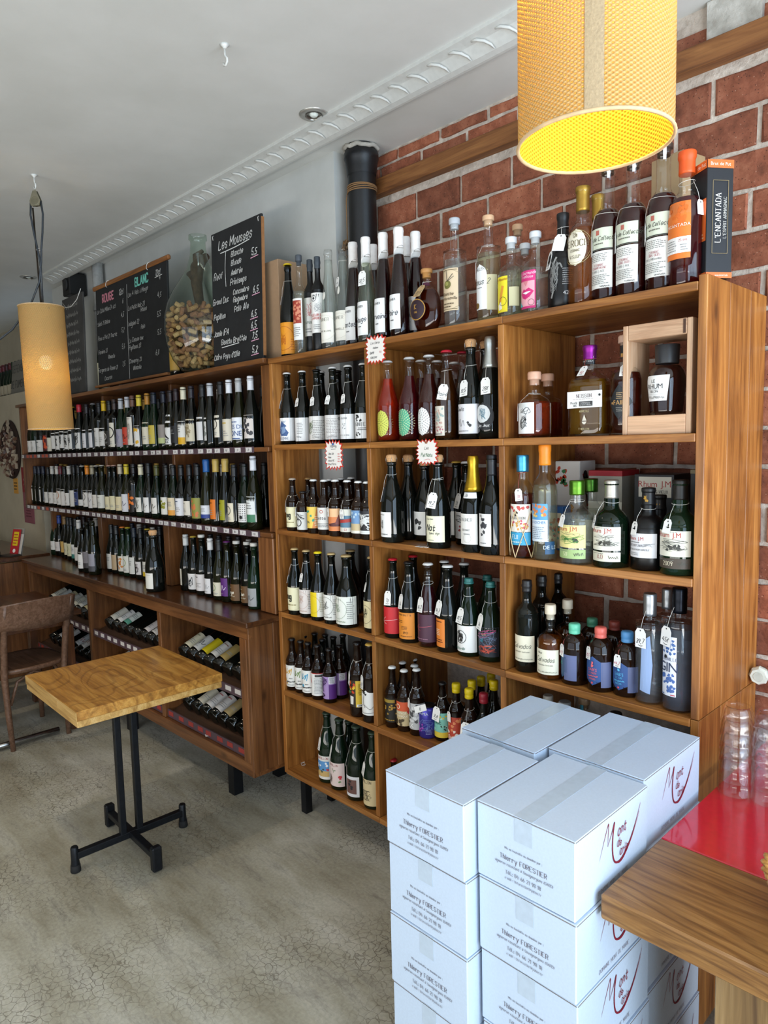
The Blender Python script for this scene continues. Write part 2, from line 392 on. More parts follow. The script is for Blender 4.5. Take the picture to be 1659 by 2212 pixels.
EPS = .00035
def decal(rfun, z0, z1, a0, half, bg, ops, shape='rect', seed=1, box=None):
    """a printed paper label wrapped on a round (or, with box=(half x, y), flat-fronted) bottle"""
    g = G(); Hh = z1-z0; a0 = rad(a0); half = rad(half); rm = rfun((z0+z1)/2); wd = 2*half*rm
    def put(x, y, layer):
        z = z0+y; r = rfun(z)+EPS*(layer+1)
        if box: return (box[0]+(x-wd/2), -(box[1]+EPS*(layer+1)), z)
        a = a0+(x/wd-.5)*2*half; return (r*math.sin(a), -r*math.cos(a), z)
    nr, nc = (1, 10) if shape == 'rect' else (12, 10)
    if bg:
        V = []; nr2 = 4 if shape == 'rect' else nr
        for i in range(nr2+1):
            l, r = bounds(shape, i/nr2)
            for j in range(nc+1): V.append(put((l+(r-l)*j/nc)*wd, i/nr2*Hh, 0))
        g.add(V, [(i*(nc+1)+j, i*(nc+1)+j+1, (i+1)*(nc+1)+j+1, (i+1)*(nc+1)+j) for i in range(nr2) for j in range(nc)], 0, lin(bg), True)
    for t, c, li in art(ops, wd, Hh, seed):
        for q in split(t, .009 if not box else 1):
            a, b, d = q
            if (b[0]-a[0])*(d[1]-a[1])-(b[1]-a[1])*(d[0]-a[0]) < 0: q = (a, d, b)
            g.add([put(x, y, 1+li) for x, y in q], [(0, 1, 2)], 0, c)
    return g
def flatprint(g, ops, w, h, O, ux, uy, un, seed=1, base=0, eps=EPS):
    """print on a flat face: O lower-left corner, ux/uy unit vectors along it, un its normal"""
    O, ux, uy, un = Vector(O), Vector(ux), Vector(uy), Vector(un)
    for t, c, li in art(ops, w, h, seed):
        a, b, d = t
        if (b[0]-a[0])*(d[1]-a[1])-(b[1]-a[1])*(d[0]-a[0]) < 0: t = (a, d, b)
        g.add([O+ux*x+uy*y+un*(eps*(1+base+li)) for x, y in t], [(0, 1, 2)], 0, c)
    return g

# ------------------------------------------------------------ bottles
PR = {
'bord': [(.9, 0), (1, .012), (1, .6), (.975, .645), (.86, .69), (.6, .73), (.43, .76), (.39, .8), (.375, .93), (.42, .932), (.42, .965), (.385, .967), (.38, 1)],
'burg': [(.9, 0), (1, .012), (1, .4), (.975, .46), (.88, .53), (.71, .61), (.54, .69), (.43, .77), (.39, .84), (.375, .94), (.42, .942), (.42, .97), (.38, .972), (.38, 1)],
'champ': [(.88, 0), (1, .015), (1, .38), (.97, .46), (.86, .55), (.68, .645), (.5, .735), (.395, .82), (.345, .915), (.375, .925), (.40, .935), (.40, .965), (.34, .97), (.34, 1)],
'flute': [(.9, 0), (1, .01), (1, .26), (.965, .36), (.86, .48), (.7, .6), (.54, .72), (.45, .81), (.43, .95), (.47, .952), (.47, .985), (.43, .987), (.43, 1)],
'beer': [(.9, 0), (1, .015), (1, .53), (.96, .575), (.82, .63), (.62, .68), (.49, .73), (.43, .82), (.39, .945), (.45, .95), (.45, .975), (.42, .98), (.42, 1)],
'stub': [(.9, 0), (1, .02), (1, .6), (.95, .66), (.78, .73), (.55, .8), (.46, .86), (.44, .95), (.5, .955), (.5, 1)],
'cyl': [(.93, 0), (1, .01), (1, .69), (.985, .715), (.9, .735), (.66, .75), (.45, .762), (.39, .78), (.375, .95), (.43, .955), (.43, 1)],
'apoth': [(.92, 0), (1, .015), (1, .56), (.985, .64), (.9, .73), (.73, .8), (.5, .85), (.39, .87), (.37, .95), (.39, .955), (.39, 1)],
'rhum': [(.92, 0), (1, .012), (1, .47), (.985, .52), (.9, .58), (.7, .635), (.48, .675), (.4, .72), (.42, .78), (.38, .84), (.36, .95), (.41, .955), (.41, 1)],
'squat': [(.93, 0), (1, .02), (1, .53), (.97, .6), (.84, .665), (.6, .71), (.38, .745), (.34, .78), (.34, .86), (.38, .865), (.38, 1)],
'cogn': [(.95, 0), (1, .01), (1, .5), (.985, .56), (.91, .62), (.74, .672), (.52, .705), (.44, .725), (.42, .955), (.48, .96), (.48, 1)],
'round': [(.42, 0), (.5, .015), (.72, .08), (.92, .2), (1, .36), (.97, .5), (.83, .63), (.58, .725), (.3, .785), (.24, .83), (.23, .95), (.3, .955), (.3, 1)],
'caraf': [(.8, 0), (.86, .02), (.93, .2), (1, .42), (.99, .52), (.9, .62), (.72, .69), (.52, .735), (.47, .75), (.47, .8), (.5, .805), (.5, 1)],
'block': [(.97, 0), (1, .012), (1, .54), (.96, .6), (.8, .655), (.52, .7), (.36, .75), (.33, .82), (.32, .95), (.36, .955), (.36, 1)],
'vinj': [(.92, 0), (1, .01), (1, .55), (.97, .62), (.85, .69), (.62, .735), (.48, .76), (.46, .8), (.43, .95), (.47, .955), (.47, 1)],
}
for _k in PR:
    _p = PR[_k]; _q = [_p[0], _p[1]]
    _i = next(i for i in range(2, len(_p)) if _p[i][1] > .6 and _p[i][0] < .5)
    _c = catmull([(r_, z_) for r_, z_ in _p[1:_i+2]], 3)
    _c = sorted({round(z_, 4): (min(r_, 1.0), z_) for r_, z_ in _c}.values(), key=lambda t_: t_[1])
    PR[_k] = [_p[0]]+list(_c)+_p[_i+2:]
def rat(kind, zf):
    P = PR[kind]
    for (r0, z0), (r1, z1) in zip(P, P[1:]):
        if z0 <= zf <= z1: return r0 if z1 == z0 else r0+(r1-r0)*(zf-z0)/(z1-z0)
    return P[-1][0]
MCACHE = {}
def shared(key, build, mats):
    if key not in MCACHE: MCACHE[key] = build().mesh(key[0], mats)
    return MCACHE[key]
def setmat(o, m):
    if o.material_slots and o.material_slots[0].material is not m:
        o.material_slots[0].link = 'OBJECT'; o.material_slots[0].material = m
    return o
def cap_mesh(kind, h, r, typ, ln):
    P = PR[kind]; top = 1.0
    def build():
        g = G(); rn = rat(kind, .9)*r; rt = rat(kind, .96)*r
        if typ in ('caps', 'wax', 'foil'):
            z0 = 1-ln; n = 8; pr = []
            ex = .0006 if typ == 'caps' else .0016
            for i in range(n+1):
                zf = z0+(1-z0)*i/n; pr.append((max(rat(kind, min(zf, .999)), rat(kind, .91))*r+ex if typ != 'foil' else rat(kind, min(zf, .999))*r+ex+.001, zf*h))
            pr.append((pr[-1][0]*.93, h+.0025)); pr.append((pr[-1][0]*.6, h+.0034))
            sl = (lambda a, i: (.02*math.cos(a-rad(-10)) if i == 0 else 0)) if typ == 'wax' and ln > .14 and kind == 'flute' else None
            g.lathe(pr, 18, zf=sl, capb=True)
        elif typ == 'crown':
            rr = rt*1.06
            g.lathe([(rr*1.07, h-.006), (rr*1.04, h-.004), (rr*.97, h-.001), (rr*.8, h+.0012), (rr*.4, h+.002)], 20, rf=lambda k, i: 1.05 if (k % 2 and i < 2) else 1)
        elif typ == 'cork':
            g.lathe([(rt*.95, h-.014), (rt*.98, h-.005), (rt*1.12, h+.004), (rt*1.1, h+.012), (rt*.85, h+.016), (rt*.4, h+.0175)], 16)
        elif typ == 'stop':
            a, b = .012*ln, .0
            g.lathe([(rt*.8, h-.016), (rt*.8, h), (rt*1.1, h+.0005), (rt*1.13, h+.003), (rt*1.13, h+.013*ln), (rt*1.02, h+.016*ln)], 18)
        elif typ == 'big':
            g.lathe([(rt*1.2, h*(1-ln)), (rt*1.22, h*(1-ln)+.002), (rt*1.3, h*.99), (rt*1.25, h)], 24)
        elif typ == 'screw':
            z0 = h*(1-ln); pr = []
            for i in range(9): pr.append((rt*1.08*(1.03 if 4 < i and i % 2 else 1), z0+(h-z0)*i/8))
            pr.append((rt*1.0, h+.0015)); g.lathe(pr, 20)
        elif typ == 'blob':
            g.lathe([(rt*1.0, h-.03), (rt*1.14, h-.028), (rt*1.12, h-.017), (rt*1.07, h-.0155), (rt*1.17, h-.0135), (rt*1.16, h+.001), (rt*1.0, h+.005), (rt*.5, h+.006)], 18)
        return g
    return build
CAPN = {'caps': 'capsule', 'wax': 'wax_seal', 'foil': 'foil_wrap', 'crown': 'crown_cap', 'cork': 'cork', 'stop': 'stopper', 'big': 'stopper', 'screw': 'screw_cap', 'blob': 'wax_seal'}
CORKM = flat('c99a6b', .8, var=.25, bs=300); WIRE = flat('b8b8b8', .3, 1)
STR = flat('e8e4dc', .8); STRR = flat('a8504a', .8)
NB = [0]
def price_tag(root, kind, h, r, ang, zf, txt, small=False, red=False, kraft=False):
    """a paper price tag on a loop of string round the neck"""
    w, hh = (.034, .054) if not small else (.024, .037)
    zn = min(zf+.16, .86)*h; rn = rat(kind, zn/h)*r+.0012
    g = G(); bgc = lin('f4f2ee' if not kraft else 'c9a878'); y0 = -hh
    P = [(-w/2, y0), (w/2, y0), (w/2, -.22*hh), (w*.28, 0), (-w*.28, 0), (-w/2, -.22*hh)]
    g.prism([(x, y) for x, y in P], -.0003, .0003, 0, bgc)
    if txt: flatprint(g, [('T', txt, .5, .3, .27, '20242c' if not red else 'c2335a', 'h'), ('K', [(.3, .17), (.5, .12), (.7, .16)], .03, '20242c')], w, hh*.8, (-w/2, y0, 0), (1, 0, 0), (0, 1, 0), (0, 0, 1), len(txt), 1)
    flatprint(g, [('C', .5, .5, .5, '3a3a3a')], .004, .004, (-.002, -.008, 0), (1, 0, 0), (0, 1, 0), (0, 0, 1), 1, 1)
    a = rad(ang); rr = rat(kind, zf)*r+.0025
    slope = math.atan2(rat(kind, max(zf-hh/h, .02))*r-rat(kind, zf)*r, hh)
    o = g.obj('price_tag', PRINT, root, (rr*math.sin(a), -rr*math.cos(a), zf*h), (PI/2-max(0, slope), rad(R_.uniform(-9, 9)), a))
    s = G(); n = 14; pts = [(rn*math.cos(2*PI*k/n), rn*math.sin(2*PI*k/n), zn+.003*math.sin(2*PI*k/n+a)) for k in range(n)]
    s.tube(pts, .0006, 4, 0, True)
    p0 = Vector((rn*math.sin(a), -rn*math.cos(a), zn)); p1 = Vector((rr*math.sin(a), -rr*math.cos(a), zf*h-.006))
    md = (p0+p1)/2+Vector((math.sin(a), -math.cos(a), 0))*.003
    s.tube([p0, md, p1], .0006, 4)
    so = s.obj('string', STRR if red else STR, root)
    so.parent = o; so.matrix_parent_inverse = Matrix.Identity(4)
    M = Matrix.Translation(o.location) @ o.rotation_euler.to_matrix().to_4x4(); so.matrix_basis = M.inverted()
    return o
def lab(z0, z1, a0=6, half=62, bg='f0eee9', ops=(), shape='rect'): return (z0, z1, a0, half, bg, list(ops), shape)
def b(kind, pos, r, glass, cap, labs, text, n='wine_bottle', tag=None, liq=None, lev=.62, group=None, rot=0, lean=None, sq=2.0, sy=1.0, cat='bottle'):
    x, y, z, h = pos; NB[0] += 1; h = round(h, 3)
    root = thing(n, text, cat, (x, y, z), lean or (0, 0, rad(rot)), group)
    key = ('glass_body', kind, h, r, sq, sy)
    me = shared(key, lambda: G().lathe([(p*r, q*h) for p, q in PR[kind]], 28, sq=sq, sy=sy, capt=True), GL['dark'])
    setmat(link('glass_body', me, root), GL[glass])
    if liq:
        P = [(p*r*.95, max(q*h, .006)) for p, q in PR[kind] if q < lev]+[(rat(kind, lev)*r*.93, lev*h)]
        setmat(link('liquid', shared(('liquid', kind, h, r, lev, sq, sy), lambda: G().lathe(P, 22, sq=sq, sy=sy), liquid(liq)), root), liquid(liq))
    if cap:
        typ, col = cap[0], cap[1]; ln = cap[2] if len(cap) > 2 else {'caps': .19, 'wax': .15, 'foil': .3, 'screw': .16, 'big': .2, 'stop': 1}.get(typ, .1)
        cm = CORKM if typ == 'cork' else flat(col, .3 if typ in ('foil', 'screw', 'crown') else .42, .85 if (typ in ('foil', 'screw') or (len(cap) > 3)) else 0, var=.06)
        o = setmat(link(CAPN[typ], shared((CAPN[typ], kind, h, r, typ, ln), cap_mesh(kind, h, r, typ, ln), cm), root), cm)
        if typ == 'cork':
            rt = rat(kind, .96)*r; gg = G()
            for q in range(4):
                a = PI/4+q*PI/2; gg.tube([(rt*1.1*math.cos(a), rt*1.1*math.sin(a), h-.018), (rt*1.16*math.cos(a), rt*1.16*math.sin(a), h+.004), (rt*.5*math.cos(a), rt*.5*math.sin(a), h+.018)], .0007, 4)
            gg.tube([(rt*1.12*math.cos(2*PI*k/12), rt*1.12*math.sin(2*PI*k/12), h-.018) for k in range(12)], .0008, 4, 0, True)
            setmat(link('wire_cage', shared(('wire_cage', kind, h, r), lambda: gg, WIRE), o), WIRE)
    for i, (z0, z1, a0, half, bg, ops, shp) in enumerate(labs):
        rf = lambda zz: rat(kind, zz/h)*r
        bx = None
        if x > -1.17 and not lean: a0 += max(0, 10-14*x)
        if sq > 2 and z1 < .6: bx = (math.tan(rad(a0))*r*.6, r*sy*1.0)
        k = (kind, h, r, z0, z1, a0, half, bg, str(ops), shp, sq)
        if k not in MCACHE: MCACHE[k] = decal(rf, z0*h, z1*h, a0, half, bg, ops, shp, NB[0], bx).mesh('label', PRINT)
        link('label', MCACHE[k], root)
    if tag:
        for t in (tag if isinstance(tag, list) else [tag]): price_tag(root, kind, h, r, *t)
    return root

# ------------------------------------------------------------ the room
CEIL = 2.92; BRY = .44
def room_mats():
    m, n, l, b_ = nm('worn_concrete'); tc = n.new('ShaderNodeTexCoord')
    n1 = node(n, 'ShaderNodeTexNoise', i_Scale=1.1, i_Detail=6, i_Roughness=.6, i_Distortion=.8); l.new(tc.outputs['Object'], n1.inputs['Vector'])
    mp = n.new('ShaderNodeMapping'); mp.inputs['Rotation'].default_value = (0, 0, .9); mp.inputs['Scale'].default_value = (1, 5, 1); l.new(tc.outputs['Object'], mp.inputs[0])
    n2 = node(n, 'ShaderNodeTexNoise', i_Scale=1.7, i_Detail=8, i_Roughness=.68); l.new(mp.outputs[0], n2.inputs['Vector'])
    n3 = node(n, 'ShaderNodeTexNoise', i_Scale=90, i_Detail=4); l.new(tc.outputs['Object'], n3.inputs['Vector'])
    c1 = ramp(n, l, n1.outputs['Fac'], [(.3, '746a52'), (.5, 'a6a292'), (.66, 'd2d0c8')])
    c2 = ramp(n, l, n2.outputs['Fac'], [(.3, '65593f'), (.5, 'a8a494'), (.7, 'd6d5cd')])
    mx = node(n, 'ShaderNodeMix', data_type='RGBA'); mx.inputs[0].default_value = .5; l.new(c1, mx.inputs[6]); l.new(c2, mx.inputs[7])
    # scuffed dark marks
    st = node(n, 'ShaderNodeMix', data_type='RGBA', blend_type='MULTIPLY'); n4 = node(n, 'ShaderNodeTexNoise', i_Scale=3.4, i_Detail=6, i_Roughness=.75); l.new(mp.outputs[0], n4.inputs['Vector'])
    l.new(ramp(n, l, n4.outputs['Fac'], [(.52, (0, 0, 0, 1)), (.72, (.7, .7, .7, 1))]), st.inputs[0]); l.new(mx.outputs[2], st.inputs[6]); st.inputs[7].default_value = lin('6f634e')
    wv = node(n, 'ShaderNodeVectorMath', operation='ADD'); sc = node(n, 'ShaderNodeVectorMath', operation='SCALE'); sc.inputs['Scale'].default_value = .035
    n5 = node(n, 'ShaderNodeTexNoise', i_Scale=22, i_Detail=3); l.new(tc.outputs['Object'], n5.inputs['Vector']); l.new(n5.outputs['Color'], sc.inputs[0]); l.new(tc.outputs['Object'], wv.inputs[0]); l.new(sc.outputs[0], wv.inputs[1])
    vo = node(n, 'ShaderNodeTexVoronoi', feature='DISTANCE_TO_EDGE', i_Scale=38); l.new(wv.outputs[0], vo.inputs['Vector'])
    n6 = node(n, 'ShaderNodeTexNoise', i_Scale=1.6, i_Detail=3); l.new(tc.outputs['Object'], n6.inputs['Vector'])
    msk = ramp(n, l, n6.outputs['Fac'], [(.42, (0, 0, 0, 1)), (.6, (.8, .8, .8, 1))])
    crk = ramp(n, l, vo.outputs['Distance'], [(.012, (1, 1, 1, 1)), (.06, (0, 0, 0, 1))])
    mm = node(n, 'ShaderNodeMath', operation='MULTIPLY'); l.new(msk, mm.inputs[0]); l.new(crk, mm.inputs[1])
    cm = node(n, 'ShaderNodeMix', data_type='RGBA'); l.new(mm.outputs[0], cm.inputs[0]); l.new(st.outputs[2], cm.inputs[6]); cm.inputs[7].default_value = lin('5c5548')
    gm = node(n, 'ShaderNodeMix', data_type='RGBA', blend_type='OVERLAY'); gm.inputs[0].default_value = .3; l.new(cm.outputs[2], gm.inputs[6]); l.new(n3.outputs['Fac'], gm.inputs[7])
    l.new(gm.outputs[2], b_.inputs['Base Color'])
    l.new(ramp(n, l, n2.outputs['Fac'], [(.3, (.3, .3, .3, 1)), (.7, (.55, .55, .55, 1))]), b_.inputs['Roughness'])
    bp = node(n, 'ShaderNodeBump', i_Strength=.25, i_Distance=.003); bp.invert = True; l.new(mm.outputs[0], bp.inputs['Height']); l.new(bp.outputs[0], b_.inputs['Normal'])
    MC['floor'] = m
    m, n, l, b_ = nm('red_brick'); tc = n.new('ShaderNodeTexCoord'); oi = n.new('ShaderNodeObjectInfo')
    ad = node(n, 'ShaderNodeVectorMath', operation='ADD'); l.new(tc.outputs['Object'], ad.inputs[0]); cb = n.new('ShaderNodeCombineXYZ')
    ml = node(n, 'ShaderNodeMath', operation='MULTIPLY'); ml.inputs[1].default_value = 50; l.new(oi.outputs['Random'], ml.inputs[0]); l.new(ml.outputs[0], cb.inputs[0]); l.new(cb.outputs[0], ad.inputs[1])
    a1 = node(n, 'ShaderNodeTexNoise', i_Scale=14, i_Detail=5, i_Roughness=.7); l.new(ad.outputs[0], a1.inputs['Vector'])
    col = ramp(n, l, a1.outputs['Fac'], [(.3, '6b3a25'), (.5, '91533a'), (.7, 'aa6c50')])
    v1 = node(n, 'ShaderNodeTexVoronoi', i_Scale=95); l.new(ad.outputs[0], v1.inputs['Vector'])
    k1 = node(n, 'ShaderNodeMix', data_type='RGBA'); l.new(ramp(n, l, v1.outputs['Distance'], [(.1, (.85, .85, .85, 1)), (.22, (0, 0, 0, 1))]), k1.inputs[0]); l.new(col, k1.inputs[6]); k1.inputs[7].default_value = lin('4a2618')
    v2 = node(n, 'ShaderNodeTexVoronoi', i_Scale=62); mv = n.new('ShaderNodeMapping'); mv.inputs['Location'].default_value = (3, 7, 1); l.new(ad.outputs[0], mv.inputs[0]); l.new(mv.outputs[0], v2.inputs['Vector'])
    k2 = node(n, 'ShaderNodeMix', data_type='RGBA'); l.new(ramp(n, l, v2.outputs['Distance'], [(.05, (.8, .8, .8, 1)), (.12, (0, 0, 0, 1))]), k2.inputs[0]); l.new(k1.outputs[2], k2.inputs[6]); k2.inputs[7].default_value = lin('c99c84')
    hv = n.new('ShaderNodeHueSaturation'); mr = node(n, 'ShaderNodeMapRange'); mr.inputs['To Min'].default_value = .72; mr.inputs['To Max'].default_value = 1.2; l.new(oi.outputs['Random'], mr.inputs[0]); l.new(mr.outputs[0], hv.inputs['Value']); l.new(k2.outputs[2], hv.inputs['Color'])
    l.new(hv.outputs[0], b_.inputs['Base Color']); b_.inputs['Roughness'].default_value = .85
    bp = node(n, 'ShaderNodeBump', i_Strength=.7, i_Distance=.006); l.new(a1.outputs['Fac'], bp.inputs['Height']); l.new(bp.outputs[0], b_.inputs['Normal'])
    MC['brick'] = m
    for nme, c0, c1, sc in (('mortar', 'ab9d8f', 'd9ccbe', 30), ('plaster', 'c2c3bf', 'd2d3cf', 3), ('ceilpaint', 'cfcfca', 'dcdcd8', 2.2), ('cream', 'b7ab94', 'c9bea8', 3), ('chalk', '9b968c', 'cfcbc2', 16)):
        m, n, l, b_ = nm(nme+'_surface'); tc = n.new('ShaderNodeTexCoord'); a1 = node(n, 'ShaderNodeTexNoise', i_Scale=sc, i_Detail=7, i_Roughness=.6); l.new(tc.outputs['Object'], a1.inputs['Vector'])
        l.new(ramp(n, l, a1.outputs['Fac'], [(.32, c0), (.68, c1)]), b_.inputs['Base Color']); b_.inputs['Roughness'].default_value = .8 if nme in ('mortar', 'chalk') else .5
        bp = node(n, 'ShaderNodeBump', i_Strength=.9 if nme in ('mortar', 'chalk') else .12, i_Distance=.01); l.new(a1.outputs['Fac'], bp.inputs['Height']); l.new(bp.outputs[0], b_.inputs['Normal'])
        MC[nme] = m
room_mats()
X0, X1, Y0, Y1 = -8.2, 3.1, -3.9, .6
def struct(name, g, m, parent=None, **k):
    o = g.obj(name, m, parent, **k)
    if parent is None: o['kind'] = 'structure'
    return o
struct('floor', G().box(((X0+X1)/2, (Y0+Y1)/2, -.05), (X1-X0, Y1-Y0, .1)), MC['floor'])
struct('ceiling', G().box(((X0+X1)/2, (Y0+Y1)/2, CEIL+.05), (X1-X0, Y1-Y0, .1)), MC['ceilpaint'])
# brick wall: a mortar core with every brick a piece of its own
WR = struct('wall_right', G().box((1.05, BRY+.07, CEIL/2), (4.1, .12, CEIL)), MC['mortar'])
def brick_mesh(k, L, hh):
    bm = bmesh.new(); bmesh.ops.create_cube(bm, size=1); rg = random.Random(k*17+int(L*1000))
    for v in bm.verts: v.co = Vector((v.co.x*L, v.co.y*.06, v.co.z*hh))
    es = [e for e in bm.edges if all(v.co.y < 0 for v in e.verts)]
    bmesh.ops.subdivide_edges(bm, edges=[e for e in bm.edges if abs(e.verts[0].co.x-e.verts[1].co.x) > .01], cuts=4)
    bmesh.ops.bevel(bm, geom=[e for e in bm.edges if all(v.co.y < -.02 for v in e.verts) and len(e.link_faces) == 2 and any(abs(f.normal.y) < .5 for f in e.link_faces)], offset=.005, segments=1, affect='EDGES')
    for v in bm.verts: v.co += Vector((rg.uniform(-.0025, .0025), rg.uniform(-.002, .002), rg.uniform(-.0025, .0025)))
    me = bpy.data.meshes.new('brick'); bm.to_mesh(me); bm.free(); me.materials.append(MC['brick']); return me
BM = {}
def brick(x0, x1, z0, z1):
    L = round((x1-x0-.012)/.03)*.03; L = x1-x0-.013; hh = z1-z0-.013
    k = (R_.randrange(4), round(L, 2), round(hh, 3))
    if k not in BM: BM[k] = brick_mesh(k[0], L, hh)
    o = link('brick', BM[k], WR, ((x0+x1)/2, BRY+.032+R_.uniform(-.004, .004), (z0+z1)/2), (R_.uniform(-.012, .012), 0, R_.uniform(-.012, .012)))
    o.scale = (L/k[1] if k[1] else 1, 1, 1)
CH = .1143
offs = [.03, -.08, .01, -.1, .05, -.06, .118, -.01, .1, .176-.24, .05, .2, .06, .25-.24, .176-.24]
for i in range(17):
    z1 = 2.707-CH*i; z0 = z1-CH
    of = offs[i] if i < len(offs) else (.03 if i % 2 else -.09)
    k = -5
    while of+.24*k < 1.9:
        xa, xb = of+.24*k, of+.24*(k+1); k += 1
        if xb < -.98 or (i > 14 and xb < .6): continue
        brick(max(xa, -.98), xb, z0, z1)
for z0, z1, of in ((2.803, 2.865, .06), (2.865, 2.915, .165)):
    for k in range(-5, 8):
        xa, xb = of+.24*k, of+.24*(k+1)
        if .5 < (xa+xb)/2 < .66 or xb < -.98: continue
        brick(max(xa, -.98), xb, z0, z1)
pl = G(); pl.box((.57, BRY-.004, 2.86), (.15, .02, .115)); tagp(pl.obj('plaster_patch', MC['chalk'], WR), 'rough pale plaster patch')
bo = board('trim_2', BEAM, None, (.35, BRY-.012, 2.77), (2.7, .05, .066), 'x', .003); bo['kind'] = 'structure'
# plastered wall behind the wine case, with its return beside the pipe
struct('wall_back', G().box(((-1.01-4.42)/2, .27+.09, CEIL/2), (4.42-1.01, .18, CEIL)), MC['plaster'])
struct('wall_left', G().box((-6.3, .1+.1, 1.075), (3.72, .2, 2.15)), MC['cream'])
struct('wall_left_upper', G().box((-6.3, .62, 2.5), (3.76, .1, 1.0)), MC['cream'])
struct('wall_end', G().box((X0-.05, (Y0+Y1)/2, CEIL/2), (.1, Y1-Y0, CEIL)), MC['cream'])
gf = G()
for c, d in (((X1+.05, -3.4, CEIL/2), (.1, 1.0, CEIL)), ((X1+.05, .5, CEIL/2), (.1, .2, CEIL)), ((X1+.05, -1.25, .09), (.1, 3.3, .18)), ((X1+.05, -1.25, 2.82), (.1, 3.3, .2))): gf.box(c, d)
struct('wall_shopfront', gf, MC['plaster'])
gs = G()
for c, d in ((((X0-2.05)/2, Y0-.05, CEIL/2), (6.2, .1, CEIL)), ((2.8, Y0-.05, CEIL/2), (.8, .1, CEIL)), ((.2, Y0-.05, .2), (4.5, .1, .5)), ((.2, Y0-.05, 2.76), (4.5, .1, .4))): gs.box(c, d)
struct('wall_street', gs, MC['cream'])
WF = flat('3b3f44', .4)
w1 = struct('window_1', G().box((X1-.02, -1.25, .2), (.08, 3.3, .06)).box((X1-.02, -1.25, 2.71), (.08, 3.3, .06)), WF)
for i, yy in enumerate((-2.87, -1.8, -1.62, -.75, -.57, .37)): G().box((X1-.02, yy, 1.455), (.08, .05 if i in (0, 5) else .035, 2.44)).obj('mullion', WF, w1)
w2 = struct('window_2', G().box((.2, Y0+.02, .47), (4.5, .06, .06)).box((.2, Y0+.02, 2.58), (4.5, .06, .06)), WF)
for xx in (-2.02, -.9, .2, 1.3, 2.42): G().box((xx, Y0+.02, 1.52), (.05, .06, 2.1)).obj('mullion', WF, w2)
# the back-lit window high above the far ledge
w3 = struct('window_3', G().box((-4.98, .555, 2.5), (.62, .03, .62)), flat('c3bca8', .5))
pm, pn, plk, pb = nm('frosted_pane'); pb.inputs['Base Color'].default_value = lin('8fa6b4'); pb.inputs['Emission Color'].default_value = lin('a9c4d4'); pb.inputs['Emission Strength'].default_value = .35; pb.inputs['Roughness'].default_value = .35
nzp = node(pn, 'ShaderNodeTexNoise', i_Scale=6, i_Detail=6); plk.new(ramp(pn, plk, nzp.outputs['Fac'], [(.35, '7f98a6'), (.7, 'a9bcc6')]), pb.inputs['Base Color'])
for xx in (-5.14, -4.84): G().box((xx, .536, 2.5), (.26, .01, .52)).obj('pane', pm, w3)
# cornice between the two ceiling fields, each scroll a piece of its own
CY = .06
g = G(); V = []; prof = [(-.015, 0), (-.015, -.012), (.02, -.02), (.055, -.045), (.075, -.05), (.085, -.05), (.085, 0)]
for x in (-4.0, 1.9):
    for y, z in prof: V.append((x, CY+y+(x+4)*-.006, CEIL+z))
n_ = len(prof); g.add(V, [(i, (i+1) % n_, n_+(i+1) % n_, n_+i) for i in range(n_)]+[tuple(range(n_)), tuple(range(2*n_-1, n_-1, -1))])
TR = struct('trim_1', g, flat('c9c9c4', .45, var=.05))
sg = G(); sp = [(-.04, .004, -.013), (-.026, -.006, -.017), (-.008, -.008, -.022), (.012, .006, -.028), (.026, .022, -.038), (.03, .036, -.047)]
sg.tube(sp, [.002, .004, .005, .005, .004, .002], 6)
sg.tube([(.028, .005, -.017), (.036, -.004, -.015), (.044, .004, -.017)], [.001, .003, .001], 5)
sm = sg.mesh('cornice_scroll', flat('c9c9c4', .45, var=.05))
for i in range(62): link('cornice_scroll', sm, TR, (-3.95+.093*i, CY+.012-.006*(.093*i), CEIL))
# recessed spots and hooks in the ceiling
CHR = flat('b9b7b0', .3, .6)
def recessed(x, y, label):
    t = thing('recessed_spotlight', label, 'ceiling light', (x, y, CEIL), group='recessed ceiling spotlights')
    G().lathe([(.032, -.004), (.05, -.006), (.056, -.003), (.057, 0)], 24, capb=False, capt=False).obj('rim', CHR, t)
    G().lathe([(.033, -.008), (.031, -.001), (.018, .0)], 20, capb=False, capt=True).obj('reflector', flat('8a8780', .25, .8), t)
    o = G().lathe([(.006, -.009), (.012, -.008), (.017, -.003), (.018, 0)], 14, capt=False).obj('bulb', flat('e6efe8', .1, 0), t)
def spot_on(x, y, label, power=30):
    recessed(x, y, label); L = bpy.data.lights.new('spot_light', 'SPOT'); L.energy = power; L.color = (1, .84, .62); L.spot_size = rad(125); L.spot_blend = 1; L.shadow_soft_size = .03
    o = bpy.data.objects.new('spot_light', L); COL.objects.link(o); o.location = (x, y, CEIL-.012)
spot_on(-1.15, -1.3, 'lit recessed ceiling spotlight over the floor beside the square table', 48); spot_on(-2.7, -1.5, 'lit recessed ceiling spotlight over the bentwood chairs', 45); spot_on(-4.3, -1.5, 'lit recessed ceiling spotlight over the far bar', 60); spot_on(.3, -2.2, 'lit recessed ceiling spotlight behind the pendant lamp over the counter', 20)
recessed(-.803, -.002, 'round recessed ceiling spotlight near the black pipe')
recessed(-4.1, .0, 'round recessed ceiling spotlight at the far end of the cornice')
WHT = flat('d9d9d4', .4)
